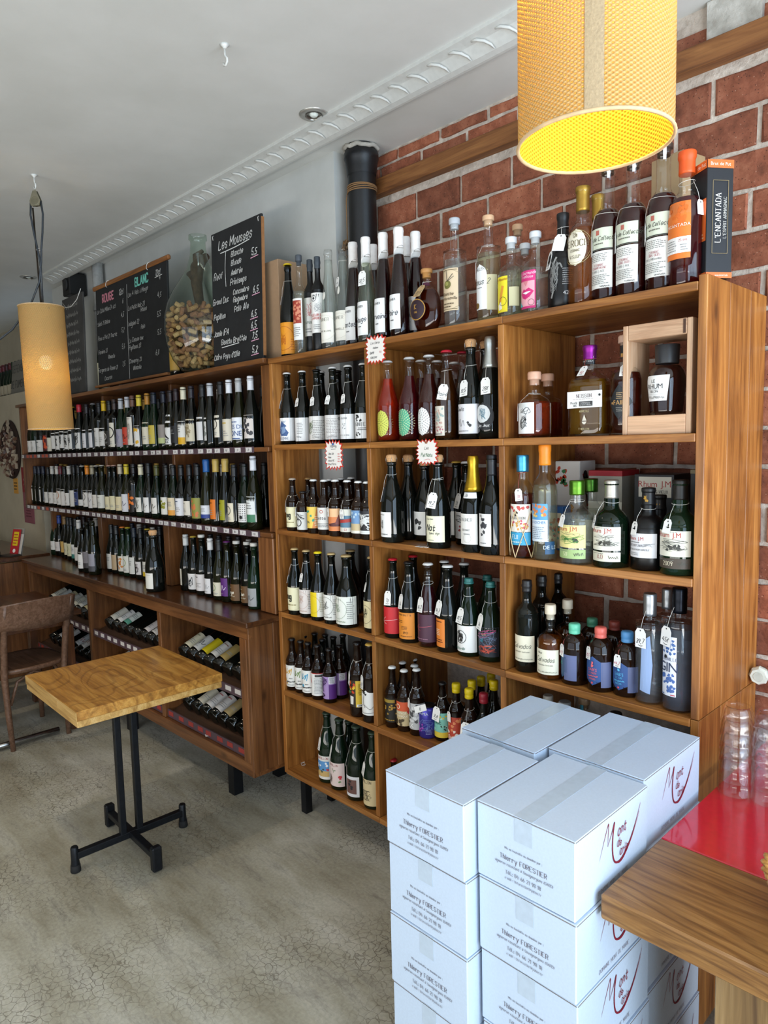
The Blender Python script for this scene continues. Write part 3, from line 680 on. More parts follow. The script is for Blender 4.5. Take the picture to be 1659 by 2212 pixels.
def hook(x, y, label):
    t = thing('ceiling_hook', label, 'hook', (x, y, CEIL), group='ceiling hooks')
    G().lathe([(.004, -.012), (.008, -.006), (.016, 0)], 12).obj('base', WHT, t)
    G().tube([(0, 0, -.01), (0, 0, -.03), (.004, 0, -.036), (.012, 0, -.044), (.012, 0, -.054), (.004, 0, -.062), (-.008, 0, -.058), (-.01, 0, -.05)], .0035, 6).obj('hook', WHT, t)
    return t
hook(-.625, -.501, 'empty white screw hook in the middle of the ceiling')
hook(-2.101, -.596, 'white ceiling hook holding the pulley of the far pendant lamp')
# cast-iron pipe with its bell end and twine
PIP = flat('111214', .42, 0, var=.3, bump=.1, bs=120)
pt = thing('cast_iron_pipe', 'black cast iron pipe rising into the ceiling beside the brick wall', 'pipe', (-.905, .335, 0))
G().lathe([(.06, 0), (.06, 2.80), (.062, 2.81)], 32, capb=False, capt=False).obj('pipe_shaft', PIP, pt)
G().lathe([(.062, 2.80), (.066, 2.83), (.07, 2.86), (.074, 2.868), (.074, 2.89), (.068, 2.9), (.068, 2.925)], 32, capb=False, capt=False).obj('bell_flange', PIP, pt)
pm_ = [(.069*math.cos(2*PI*k/26)*(1+R_.uniform(0, .08)), .069*math.sin(2*PI*k/26)*(1+R_.uniform(0, .08)), 2.91+R_.uniform(-.006, .008)) for k in range(26)]
G().tube(pm_, .009, 7, 0, True).obj('mortar_ring', MC['chalk'], pt)
TW = flat('8a6844', .9, bs=400)
tw = G()
for q in range(4): tw.tube([(.0622*math.cos(2*PI*k/24), .0622*math.sin(2*PI*k/24), 2.735+.006*q+.003*math.sin(q+2*PI*k/24)) for k in range(24)], .0028, 5, 0, True)
tw.tube([(-.045, -.045, 2.735), (-.05, -.048, 2.70), (-.05, -.048, 2.6), (-.05, -.048, 2.53)], .0025, 5)
two = tw.obj('twine', TW, pt)
kn = G()
for q in range(7): kn.tube([(R_.uniform(-.018, .018)-.05, R_.uniform(-.015, .012)-.058, 2.515+R_.uniform(-.02, .02)) for _ in range(5)], .003, 5)
kn.tube([(-.05, -.058, 2.5), (-.05, -.058, 2.475), (-.042, -.058, 2.468), (-.047, -.058, 2.46)], .0015, 5); kn.obj('knot', TW, two)

# ------------------------------------------------------------ oak shelving case (right)
AX = [-1.167, -.559, .049, .656]; AZ = [2.0375, 1.6668, 1.2968, .9269, .5676, .1976]; TH = .022; AD = .425
A = thing('open_shelf_case', 'tall open oak shelving case full of bottles against the brick wall', 'shelf', (0, 0, 0))
def seg(x, y0, y1, z0, z1, nme, mat=OAK, parent=None): return board(nme, mat, parent or A, (x+TH/2, (y0+y1)/2, (z0+z1)/2), (TH, y1-y0, z1-z0), 'z')
DEP = [.24, AD, AD]
seg(AX[0], 0, .245, .9269, AZ[0]-TH, 'side_panel'); seg(AX[0], 0, .245, AZ[5]-TH, .9249, 'side_panel')
for x0, x1, y0, y1 in ((AX[3], None, 0, .15), (AX[3], None, .15, .3), (AX[3], None, .3, AD)):
    seg(AX[3], y0, y1-.0006, .9269, 2.052, 'side_plank'); seg(AX[3], y0, y1-.0006, .03, .9249, 'side_plank')
for i in (1, 2):
    for r in range(5): seg(AX[i], .001, DEP[i]-.005, AZ[r+1]+.0005, AZ[r]-TH-.0005, 'divider')
for r in range(6):
    for c in range(3):
        if r == 0 and c < 2:
            continue
        xa = AX[c]+(TH if (c or True) else 0); xb = AX[c+1]+(TH if c < 2 else 0)
        if c == 0: xa = AX[0]+TH+.0005
        board('shelf', OAK, A, ((xa+xb)/2, DEP[c]/2-.002, AZ[r]-TH/2), (xb-xa-.001, DEP[c]+.004, TH), 'x')
board('shelf', OAK, A, ((AX[0]+AX[1]+TH)/2, .12-.002, AZ[0]-TH/2), (AX[1]-AX[0]+TH-.001, .244, TH), 'x')
board('shelf', OAK, A, ((AX[1]+AX[2])/2+TH, AD/2-.002, AZ[0]-TH/2), (AX[2]-AX[1]-.001, AD+.004, TH), 'x')
BLK = flat('0e1116', .45, .3)
for x, y in ((-1.075, .05), (-1.075, .2), (-.3, .05), (-.3, .3), (.3, .05), (.3, .3)): G().box((x, y, .088), (.035, .035, .175)).obj('leg', BLK, A)

# ------------------------------------------------------------ brown wine case (left): rack cabinet, worktop, hutch
def Bp(s, y, z): return (-1.187-s, y-.006*s, z-.0055*s)

def bboard(name, mat, par, s0, s1, y0, y1, z0, z1, axis='x', bev=.002):
    c = Bp((s0+s1)/2, (y0+y1)/2, (z0+z1)/2); o = board(name, mat, par, c, (abs(s1-s0), y1-y0, z1-z0), axis, bev)
    if axis == 'x': o.rotation_euler = (0, -.0055, .006)
    return o
BS = 3.28
HUT = thing('wine_hutch', 'brown wooden wine hutch with long shelves of bottles on the worktop', 'shelf', (0, 0, 0))
CAB = thing('rack_cabinet', 'low brown cabinet with sloping racks of lying wine bottles', 'cabinet', (0, 0, 0))
bboard('top_board', WAL, HUT, 0, 3.31, -.015, .265, 2.022, 2.0435)
SH1 = bboard('shelf', WAL, HUT, .0, BS, -.005, .255, 1.638, 1.6583); SH2 = bboard('shelf', WAL, HUT, .0, BS, -.005, .255, 1.254, 1.2745)
bboard('end_stile', WAL, HUT, 0.002, .085, .03, .26, 1.659, 2.021, 'z'); bboard('end_stile', WAL, HUT, 0.002, .05, .02, .26, 1.275, 1.637, 'z'); bboard('end_stile', WAL, HUT, 0.002, .12, .0, .26, .9045, 1.253, 'z', .004)
bboard('end_panel', WAL, HUT, BS-.03, BS, .0, .26, 1.659, 2.021, 'z'); bboard('end_panel', WAL, HUT, BS-.03, BS, .0, .26, 1.275, 1.637, 'z'); bboard('end_panel', WAL, HUT, 2.9, 2.93, .06, .26, .9045, 1.253, 'z')
for s in (1.03, 1.93):
    for z0, z1, wd in ((1.659, 2.021, .03), (1.275, 1.637, .03), (.9045, 1.253, .06)): bboard('divider', WAL, HUT, s, s+wd, .09 if z0 > 1 else .03, .26, z0, z1, 'z')
BKM = wood('dark_back_panel_wood', '2a190e', '3f2717', '523521', .6)
for k in range(11):
    s0 = k*BS/11; bboard('back_plank', BKM, HUT, s0+.0005, s0+BS/11-.0005, .255, .266, .906, 2.02, 'z')
# price rails with their cards
RAIL = flat('55424a', .35, var=.05)
def rail(s0, s1, z, ncard, seed, reds=()):
    o = bboard('price_rail', RAIL, HUT, s0, s1, -.012, -.006, z-.024, z+.004, 'x', .0005); rg = random.Random(seed); L = s1-s0
    ms = []
    for q in range(4):
        for cc in ('d9d4d2', 'b3523c'):
            g = G(); wd, hh = .05, .021; g.box((0, 0, 0), (wd, .0008, hh), 0, lin(cc))
            if cc == 'd9d4d2': flatprint(g, [('R', .03, .1, .09, .9, '3c3238'), ('T', ('18,5', '22', '16,8', '27')[q], .5, .28, .42, '3a3440', 'h'), ('R', .85, .1, .92, .25, '444444')], wd, hh, (-wd/2, -.0004, -hh/2), (1, 0, 0), (0, 0, 1), (0, -1, 0), q)
            ms.append(g.mesh('price_card', PRINT))
    s = s0+.08; step = L/ncard
    for i in range(ncard):
        ss = s0+step*(i+.5)+rg.uniform(-.2, .2)*step; cards = 1 if i in reds else 0
        c = link('price_card', ms[2*rg.randrange(4)+cards], o, (L/2-(ss-s0), -.0037, 0))
rail(.11, BS-.02, 1.6583, 37, 3, (30, 31, 33, 34, 35)); rail(.09, BS-.05, 1.2745, 38, 4, (32, 34))
# lower cabinet
TOP = board('worktop', WTOP, None, Bp(1.45, .045, .8905), (2.94, .43, .025), 'x', .004); TOP.rotation_euler = (0, -.0055, .006); tagp(TOP, 'long dark glossy wooden worktop under the rows of wine bottles', 'worktop')
bboard('top_rail', WAL, CAB, .0, 2.86, -.15, -.12, .82, .8775); bboard('bottom_rail', WAL, CAB, .0, 2.86, -.15, -.12, .19, .25)
bboard('floor_board', WAL, CAB, .0, 2.86, -.12, .25, .19, .21)
for s0, s1, y0, y1 in ((.0, .022, -.15, -.02), (.0, .022, -.0195, .11), (.0, .022, .1105, .25)): bboard('end_plank', WAL, CAB, s0, s1, y0, y1, .19, .8775, 'z')
bboard('stile', WAL, CAB, .0225, .075, -.15, -.125, .2505, .8195, 'z'); bboard('end_panel', WAL, CAB, 2.83, 2.86, -.15, .25, .19, .8775, 'z')
for s in (.83, 1.76): bboard('divider', WAL, CAB, s, s+.035, -.145, .25, .251, .8195, 'z')
bboard('back_panel', BKM, CAB, .023, 2.83, .25, .258, .2, .87)
for s, y in ((.28, -.075), (1.4, -.075), (2.5, -.075), (.28, .18), (1.4, .18), (2.5, .18)):
    p = Bp(s, y, .095); G().box((p[0], p[1], .093), (.05, .05, .187)).obj('leg', BLK, CAB)
RT = rad(22)
for s0, s1 in ((.078, .828), (.868, 1.758), (1.798, 2.828)):
    for zf in (.54, .265):
        c = Bp((s0+s1)/2, .06, zf+.18*math.tan(RT)); o = board('rack_board', BKM, CAB, c, (s1-s0, .36, .015), 'x', .001); o.rotation_euler = (RT, -.0055, .006)
        rl = bboard('price_rail', RAIL, CAB, s0, s1, -.132, -.126, zf-.012, zf+.03, 'x', .0005); n = int((s1-s0)/.085); rg = random.Random(int(s0*100+zf*10))
        cm = G().box((0, 0, 0), (.048, .0008, .022), 0, lin('d6d0cc' if zf > .4 else 'a13a34')).mesh('price_card', PRINT)
        for i in range(n): link('price_card', cm, rl, ((s1-s0)*(.5-(i+.5)/n)+rg.uniform(-.015, .015), -.0037, .003))

# ------------------------------------------------------------ bottles in the oak case
WH = 'f1efea'; CR = 'ece0c4'; INK = '26262a'
def wtext(t='H', c=INK): return [('H', .14, .7, .86, .8, c, .012), ('L', .2, .15, .8, .42, 4, '8a8a8a')]
# --- on top of the case
b('champ', (-1.1000, 0.0700, 2.0380, 0.395), .040, 'dark', ('crown', 'e8c51c'), [lab(.035, .37, 12, 78, 'e8951c', [('O', .3, .5, .38, .02, 'c46a10'), ('S', .15, .3, .45, .7, 6, 'c46a10', .02), ('L', .6, .1, .9, .5, 5, 'c46a10')])], 'dark bottle with orange label and yellow crown cap, left end of oak case top', 'beer_bottle', tag=(-38, .66, '', True))
b('bord', (-1.0094, 0.0600, 2.0380, 0.386), .030, 'clear', ('stop', '4a5058', 1.6), [lab(.16, .6, -8, 52, WH, [('R', .1, .4, .9, .95, 'a43c2c'), ('B', .15, .42, .85, .93, 26, 'd98a6a', .035), ('L', .15, .08, .85, .32, 5, '999999')])], 'slim clear bottle with red picture label and grey stopper', 'liqueur_bottle', liq='e8efe9', lev=.68)
b('bord', (-0.9869, 0.1000, 2.0380, 0.392), .029, 'black', ('wax', '3c444c', .12), [lab(.2, .6, 2, 70, WH, [('T', 'CAFEIER', .5, .32, .07, '2c5a44', 'b'), ('S', .2, .5, .8, .85, 8, 'd99a9a', .012), ('L', .25, .08, .75, .22, 2, '999999')])], 'black liqueur bottle with green-lettered white label, behind its red-lettered twin', 'liqueur_bottle')
b('bord', (-0.8883, 0.0600, 2.0380, 0.378), .029, 'black', ('wax', '3c444c', .12), [lab(.2, .62, 10, 75, WH, [('O', .35, .86, .07, .012, INK), ('C', .35, .86, .03, INK), ('S', .35, .5, .8, .8, 8, 'b9b9b9', .01), ('T', 'FLEURS', .45, .41, .065, 'c23a34', 'b'), ('T', 'CAFEIER', .45, .33, .065, 'c23a34', 'b'), ('L', .3, .08, .75, .22, 3, '999999')])], 'black liqueur bottle with red-lettered white label and grey wax top', 'liqueur_bottle')
b('flute', (-0.8188, 0.0600, 2.0380, 0.392), .036, 'clear', None, [lab(.07, .37, -2, 52, 'f0ece0', [('T', 'GNNER', .4, .72, .1, '8a8478', 'f'), ('T', 'POIRE WILLIAMS', .45, .36, .05, '8a8478', 's'), ('O', .4, .5, .42, .006, 'c9c3b4')]), lab(.5, .58, -20, 14, 'e6e2d8', [], 'disc')], 'tall clear flute bottle with cream label, left one of the pair', 'liqueur_bottle', liq='e9eeea', lev=.9)
b('flute', (-0.7659, 0.0900, 2.0380, 0.401), .036, 'clear', None, [lab(.08, .37, -2, 55, 'f0ece0', [('T', 'GNNER', .4, .72, .1, '8a8478', 'f'), ('T', 'MIRABELLE', .45, .36, .06, '8a8478', 's'), ('O', .4, .5, .42, .006, 'c9c3b4')]), lab(.53, .61, -20, 14, 'e6e2d8', [], 'disc')], 'tall clear flute bottle with cream label and a small price tag', 'liqueur_bottle', liq='e9eeea', lev=.9, tag=(-14, .7, '69', True))
def waxf(pos, name, liq='2c0a0c', word='Verveine', tag=None, lb=True):
    b('flute', pos, .0375, 'clear', ('wax', 'f2efec', .21), [lab(.07, .39, -16, 46, 'f3f3f2', [('T', 'GAGNIER', .32, .82, .07, INK, 'b'), ('T', word, .45, .4, .14, '3a3a44', 'h'), ('L', .3, .22, .6, .3, 1, '777777')])] if lb else [], name, 'liqueur_bottle', liq=liq, lev=.76, tag=tag)
waxf((-0.7152, 0.1000, 2.0380, 0.403), 'dark red flute bottle with white wax, left of the 32,5 tagged bottle', word='Plantes')
waxf((-0.5882, 0.0500, 2.0380, 0.385), 'pale green flute bottle with white wax top and hanging 32,5 price tag', 'cfd6c2', 'Sauge', (10, .68, '32,5'))
waxf((-0.7062, 0.2000, 2.0380, 0.410), 'white-waxed flute bottle half hidden behind the 32,5 tagged one', lb=False)
waxf((-0.5055, 0.0600, 2.0380, 0.384), 'dark red flute bottle with white wax and word Verveine on label', word='Verveine')
waxf((-0.4160, 0.0500, 2.0380, 0.380), 'dark red flute bottle, tallest white wax top of the group', word='Poire')
waxf((-0.5250, 0.2000, 2.0380, 0.400), 'white-waxed flute bottle hidden behind the tallest dark red flute', lb=False)
waxf((-0.3995, 0.1200, 2.0380, 0.375), 'white-waxed dark red flute bottle behind the round carafe')
b('round', (-0.3113, 0.0800, 2.0380, 0.210), .062, 'clear', ('stop', 'c08a50', .9), [lab(.2, .56, -12, 34, '2a1420', [('O', .5, .5, .46, .035, 'b98a34'), ('T', 'K', .5, .52, .2, 'c99a44', 'f'), ('T', 'KINE', .5, .34, .07, 'c99a44', 's')], 'disc'), lab(.78, .84, 0, 60, '4a1830')], 'round flat cognac carafe with oval dark label and kraft price tag', 'cognac_carafe', liq='5a1806', lev=.72, sy=.55, tag=(-4, .8, '72,5', False, False, True))
b('cyl', (-0.1829, 0.0800, 2.0380, 0.344), .039, 'clear', ('stop', 'b9bec4', 1.3), [lab(.17, .57, -10, 52, 'ddc6a4', [('O', .5, .5, .47, .006, '7a6a4a'), ('R', .06, .03, .94, .045, '7a6a4a'), ('R', .06, .955, .94, .97, '7a6a4a'), ('C', .46, .62, .1, '6f6c34'), ('C', .44, .64, .05, '9c9a55'), ('K', [(.42, .95), (.46, .7)], .012, INK), ('K', [(.5, .72), (.75, .86)], .012, INK), ('K', [(.5, .7), (.8, .8)], .01, INK), ('T', 'Blanche', .5, .36, .07, '5a4a34', 'h'), ('T', 'de Normandie', .5, .26, .06, '5a4a34', 'h'), ('L', .2, .06, .8, .2, 2, '6a5a44')])], 'clear cylindrical brandy bottle with beige apple label and silver stopper', 'brandy_bottle', liq='eef2f0', lev=.66)
b('cyl', (-0.0423, 0.0800, 2.0380, 0.323), .039, 'clear', ('stop', 'd9b08a', 1.0), [lab(.13, .57, -22, 40, 'f2f2f2', [('T', 'BAILLER', .5, .86, .06, '666666', 's'), ('T', 'Venus 2', .5, .55, .12, '55554c', 'i'), ('L', .25, .46, .75, .5, 1, '888888'), ('C', .3, .09, .07, '7a5a24')], 'arch'), lab(.12, .46, 42, 26, 'cfc6a0')], 'tall clear bottle with white arched label and pale yellow spirit', 'brandy_bottle', liq='e6e2c0', lev=.68, tag=(-50, .6, '', False))
b('squat', (0.0522, 0.0700, 2.0380, 0.230), .042, 'clear', ('stop', 'd8dadd', 1.2), [lab(.08, .55, -22, 32, 'ecd92c', [('P', [(.3, .3), (.55, .75), (.75, .72), (.5, .25)], 'e09a34'), ('P', [(.2, .2), (.5, .3), (.6, .1), (.3, .05)], 'f2ead8'), ('T', 'La Mousse', .5, .88, .07, 'a8641c', 'h'), ('O', .65, .3, .12, .01, '333333')]), lab(.15, .4, 38, 22, 'c9c39a')], 'clear squat bottle with bright yellow label', 'liqueur_bottle', liq='e6e8d2', lev=.62)
b('squat', (-0.0421, 0.2400, 2.0380, 0.323), .042, 'clear', ('stop', 'c9a07a', 1.2), [], 'clear corked bottle behind the yellow-labelled one', 'liqueur_bottle', liq='dcdcc8', lev=.62)
b('squat', (0.1409, 0.0700, 2.0380, 0.227), .042, 'clear', ('stop', 'd8dadd', 1.2), [lab(.07, .56, -14, 40, 'd8327c', [('T', 'La Gourmande', .5, .9, .07, 'f6c9dc', 'h'), ('T', 'Framboise', .5, .8, .07, 'f6c9dc', 'h'), ('R', .05, .06, .95, .72, 'efa9b4'), ('P', [(.1, .4), (.35, .52), (.5, .47), (.65, .54), (.92, .44), (.7, .3), (.45, .24), (.25, .29)], 'd12a74'), ('P', [(.25, .42), (.5, .44), (.78, .44), (.5, .37)], 'f7f2f2'), ('P', [(.3, .72), (.5, .58), (.62, .72)], 'd9858f'), ('P', [(.05, .06), (.05, .2), (.3, .06)], '4fb3bb'), ('O', .78, .15, .08, .008, '333333')])], 'clear bottle with bright pink lips label', 'liqueur_bottle', liq='eceae6', lev=.6)
b('squat', (-0.0128, 0.2400, 2.0380, 0.255), .042, 'clear', ('stop', 'd8dadd', 1.2), [], 'clear bottle with glass stopper behind the pink lips bottle', 'liqueur_bottle', liq='e2e2da', lev=.6)
b('rhum', (0.2354, 0.0700, 2.0380, 0.273), .043, 'black', ('caps', '101012', .16), [lab(.12, .55, -8, 36, None, [('K', [(.3, 0), (.42, .2), (.35, .4), (.5, .6), (.45, .8), (.6, .95)], .05, '8f8f8c'), ('K', [(.42, .6), (.75, .8), (.9, .7)], .035, '777774'), ('K', [(.45, .3), (.2, .5), (.3, .7)], .03, '6a6a68'), ('S', .2, .1, .7, .9, 16, '7c7c7a', .012)]), lab(.1, .5, 44, 24, None, [('L', .05, .35, .95, .8, 8, '8a8a8a'), ('T', '42', .35, .1, .1, 'c9c9c9', 'b')])], 'matte black bottle engraved with a grey standing figure', 'brandy_bottle', tag=[(20, .78, '', False), (-40, .62, 'Cap', False)])
b('cogn', (0.2997, 0.0700, 2.0380, 0.330), .043, 'clear', ('caps', 'b08a3c', .2, 1), [lab(.33, .64, -4, 42, 'e9e2cc', [('O', .5, .5, .47, .015, '9a8a5a'), ('O', .5, .5, .42, .008, '9a8a5a'), ('T', 'LEROCH', .5, .52, .16, '5a4a30', 'f'), ('T', 'COGNAC', .5, .38, .06, '5a4a30', 's'), ('T', 'V.S.O.P', .5, .2, .08, '5a4a30', 'f'), ('S', .4, .74, .6, .88, 4, '6a5a40', .012)], 'disc')], 'amber cognac bottle with round cream label and gold capsule', 'cognac_bottle', liq='b8641c', lev=.66)
b('cogn', (0.2426, 0.2600, 2.0380, 0.365), .043, 'clear', ('caps', 'b08a3c', .2, 1), [], 'gold-capped amber bottle hidden behind the round-label cognac', 'cognac_bottle', liq='b8641c', lev=.66)
def cog(pos, age, text, place, tag=None):
    b('cogn', pos, .042, 'clear', ('stop', '4a3a30', .9), [lab(.385, .545, -8, 50, 'd6dac6', [('R', .36, .68, .5, .9, 'b9695a'), ('T', 'Cave de Collection', .5, .42, .17, '4a4a40', 'h'), ('L', .25, .22, .75, .34, 1, '6a6a60'), ('R', 0, 0, 1, .04, '222222')]), lab(.1, .375, -8, 50, 'e9e7e1', [('L', .1, .72, .9, .95, 5, '8a8a86'), ('T', 'COGNAC', .5, .6, .06, 'a84a58', 'f'), ('T', place, .5, .52, .06, 'a84a58', 'f'), ('T', age, .45, .43, .055, '6a6a6a', 'f'), ('L', .1, .1, .9, .38, 6, '8a8a86'), ('H', .55, .02, .9, .07, '555555', .008)]), lab(.92, 1.0, 28, 12, 'd9dde0')], text, 'cognac_bottle', liq='4c1410', lev=.69, tag=tag)
cog((0.3709, 0.0800, 2.0380, 0.364), '10 ANS | AGE', 'tall cognac bottle with pale double label, left of three alike', 'CHAMPAGNE', (-52, .5, ''))
cog((0.4495, 0.0700, 2.0380, 0.355), '25 ANS | AGE', 'tall cognac bottle with pale double label, middle of three alike', 'BONS BOIS', (-58, .5, ''))
cog((0.5331, 0.0700, 2.0380, 0.362), '1990 | Millesime', 'tall cognac bottle with pale double label, right of three alike', 'FINS BOIS', (-60, .5, '140'))
b('cogn', (0.5979, 0.0600, 2.0380, 0.333), .043, 'clear', ('wax', 'e0561c', .16), [lab(.2, .62, -10, 46, 'e2762a', [('B', .1, .6, .9, .97, 14, 'd8681f', .05), ('T', 'ENCANTADA', .5, .56, .055, 'f4e9dc', 'b'), ('R', 0, .1, 1, .38, 'ece9e6'), ('T', '25 ans', .75, .3, .04, 'a84a3a', 's'), ('L', .08, .13, .55, .34, 5, '999999'), ('L', .65, .13, .92, .26, 3, '999999')])], 'armagnac bottle with orange wax seal and orange label', 'armagnac_bottle', liq='6a1420', lev=.66, tag=(72, .62, '', True))

# --- upper row, left bay
def ginette(pos, r, cap, ops, text, tg, bg='efefef', zz=(.05, .37)):
    b('burg', pos, r, 'dark', cap, [lab(zz[0], zz[1], 14, 84, bg, ops)], text, 'cider_bottle', tag=tg, group=None)
wc = ('crown', 'e9e9e6'); bc = ('crown', '141416')
ginette((-1.1209, 0.0600, 1.6673, 0.309), .037, wc, [('B', .25, .3, .4, .7, 5, '3c5a8c', .2), ('B', .28, .35, .4, .6, 4, '7a94b8', .1), ('T', 'GIGONNE', .36, .06, .1, '77809a', 'f'), ('S', .2, .78, .6, .9, 3, '8a9ab0', .012)], 'white-capped bottle with blue painted figure label, left end of upper bay', (-46, .62, '', True))
ginette((-1.0255, 0.0700, 1.6673, 0.309), .037, wc, [('L', .25, .3, .55, .8, 7, '9a9a9a'), ('H', .25, .14, .5, .22, '777777', .015)], 'white-capped bottle with narrow plain label beside the blue figure bottle', (-6, .63, '11,8', True), zz=(.04, .36))
ginette((-0.9158, 0.0600, 1.6673, 0.304), .037, bc, [('S', .1, .2, .35, .8, 8, '6f7a5c', .02), ('L', .35, .2, .85, .85, 9, '9a9692'), ('S', .3, .05, .8, .2, 4, '9a9692', .012)], 'black-capped bottle with green plant label in the upper left bay', (4, .63, '21,5', True), 'e2dfda')
ginette((-0.8132, 0.0600, 1.6673, 0.304), .037, wc, [('L', .2, .25, .85, .88, 10, 'a8a29e'), ('S', .2, .05, .8, .25, 5, 'a8a29e', .012), ('C', .8, .85, .07, '888888')], 'white-capped bottle with text-covered grey label, fourth in upper left bay', (6, .63, '21,5', True), 'e2dfdc')
ginette((-0.7185, 0.0600, 1.6673, 0.302), .037, wc, [('T', 'GIGONNE', .38, .8, .07, '777777', 'f'), ('B', .3, .4, .45, .65, 5, '8a8a8a', .03), ('T', 'DISTILLATION', .35, .12, .06, '8a8a8a', 'f')], 'white-capped bottle with plain pale label, fifth in upper left bay', (-2, .63, '15,8', True))
ginette((-0.6295, 0.0600, 1.6673, 0.301), .037, wc, [('B', .2, .7, .45, .95, 8, '222222', .05), ('T', 'GINITE', .42, .5, .13, '3a3a3a', 'f'), ('L', .3, .32, .65, .45, 2, '666666'), ('B', .2, .08, .4, .25, 6, '222222', .04)], 'white-capped bottle with black grape-bunch label against the divider', (-40, .63, '', True))
b('burg', (-1.0206, 0.1700, 1.6673, 0.312), .037, 'dark', wc, [], 'white-capped bottle neck behind the green plant label bottle', 'cider_bottle')
b('burg', (-0.9091, 0.1700, 1.6673, 0.305), .037, 'dark', bc, [], 'black-capped bottle neck behind the text-covered label bottle', 'cider_bottle')
# --- upper row, middle bay: ciders
def dome(bg, ray, txtc=None): return [lab(.06, .39, -14, 42, bg, [('D', .5, .5, .08, .46, 6, ray)], 'disc')]
b('burg', (-0.4974, 0.0600, 1.6673, 0.297), .041, 'clear', ('crown', 'd8d8d8'), dome('cdd05a', '6f7030'), 'orange-red cider bottle with yellow round label', 'cider_bottle', liq='d8431c', lev=.78)
b('burg', (-0.3857, 0.0600, 1.6673, 0.298), .041, 'clear', ('crown', 'd9d9d9'), dome('4fa884', 'e6e6b4'), 'dark red cider bottle with teal round label', 'cider_bottle', liq='7a1620', lev=.78)
b('burg', (-0.2905, 0.0600, 1.6673, 0.296), .041, 'clear', ('crown', 'dadada'), dome('f2f2f0', '303030'), 'brown cider bottle with white round label of black dashes', 'cider_bottle', liq='5a1c12', lev=.78)
b('burg', (-0.5594, 0.2000, 1.6673, 0.309), .041, 'clear', wc, [], 'red cider bottle standing behind the teal round label one', 'cider_bottle', liq='7a1c1c', lev=.78)
b('burg', (-0.4585, 0.2000, 1.6673, 0.305), .041, 'clear', wc, [], 'red cider bottle standing behind the white dashed label one', 'cider_bottle', liq='5a1616', lev=.78)
b('burg', (-0.3765, 0.2000, 1.6673, 0.295), .041, 'clear', wc, [], 'red cider bottle behind and left of the red-capped one', 'cider_bottle', liq='5a1c14', lev=.78)
b('burg', (-0.2924, 0.2000, 1.6673, 0.281), .041, 'clear', wc, [], 'brown cider bottle behind and right of the red-capped one', 'cider_bottle', liq='54200f', lev=.78)
b('burg', (-0.2094, 0.0600, 1.6673, 0.303), .041, 'clear', ('crown', 'c8283c'), [lab(.05, .38, -22, 36, 'ddd6c8', [('B', .1, .15, .9, .9, 20, 'c9a89a', .05), ('B', .1, .5, .9, .95, 14, '9fb2ae', .05), ('B', .1, .1, .9, .45, 12, 'b86a78', .035), ('L', .15, .02, .85, .1, 1, '777777')])], 'red-capped bottle with pale watercolour label and hand-written tag', 'cider_bottle', liq='6a3a14', lev=.8, tag=(24, .62, 'Poiré'))
b('burg', (-0.2546, 0.2000, 1.6673, 0.314), .041, 'clear', ('crown', 'b02438'), [], 'red-capped bottle neck behind the tall corked black bottle', 'cider_bottle', liq='4a1c12', lev=.8)
b('champ', (-0.1039, 0.0600, 1.6673, 0.312), .043, 'dark', ('cork', 'c99a6b'), [lab(.06, .37, -6, 62, 'dfdde0', [('T', 'Coulis', .3, .78, .12, '444444', 'h'), ('K', [(.2, .3), (.3, .5), (.34, .25), (.45, .45), (.5, .28)], .015, '777777'), ('B', .62, .25, .78, .4, 4, '333333', .05), ('L', .1, .06, .8, .13, 1, '888888')])], 'corked black bottle with wide grey-white label and 13,5 tag', 'cider_bottle', tag=(-4, .62, '13,5'))
b('champ', (-0.1665, 0.2200, 1.6673, 0.327), .043, 'dark', ('cork', 'c99a6b'), [], 'corked black bottle neck behind the white-foiled one', 'cider_bottle')
b('champ', (-0.0316, 0.0700, 1.6673, 0.326), .043, 'dark', ('foil', 'c6cac6', .3), [lab(.08, .36, -10, 50, '202226', [('C', .45, .6, .32, 'd9dcdc'), ('S', .25, .4, .65, .8, 8, '6a8a9a', .02), ('T', 'Les Jeux', .5, .14, .1, 'e6e6e6', 'h')], 'disc')], 'white-foiled black bottle with round black label and 28 euro tag', 'cider_bottle', tag=(10, .6, '28€'))
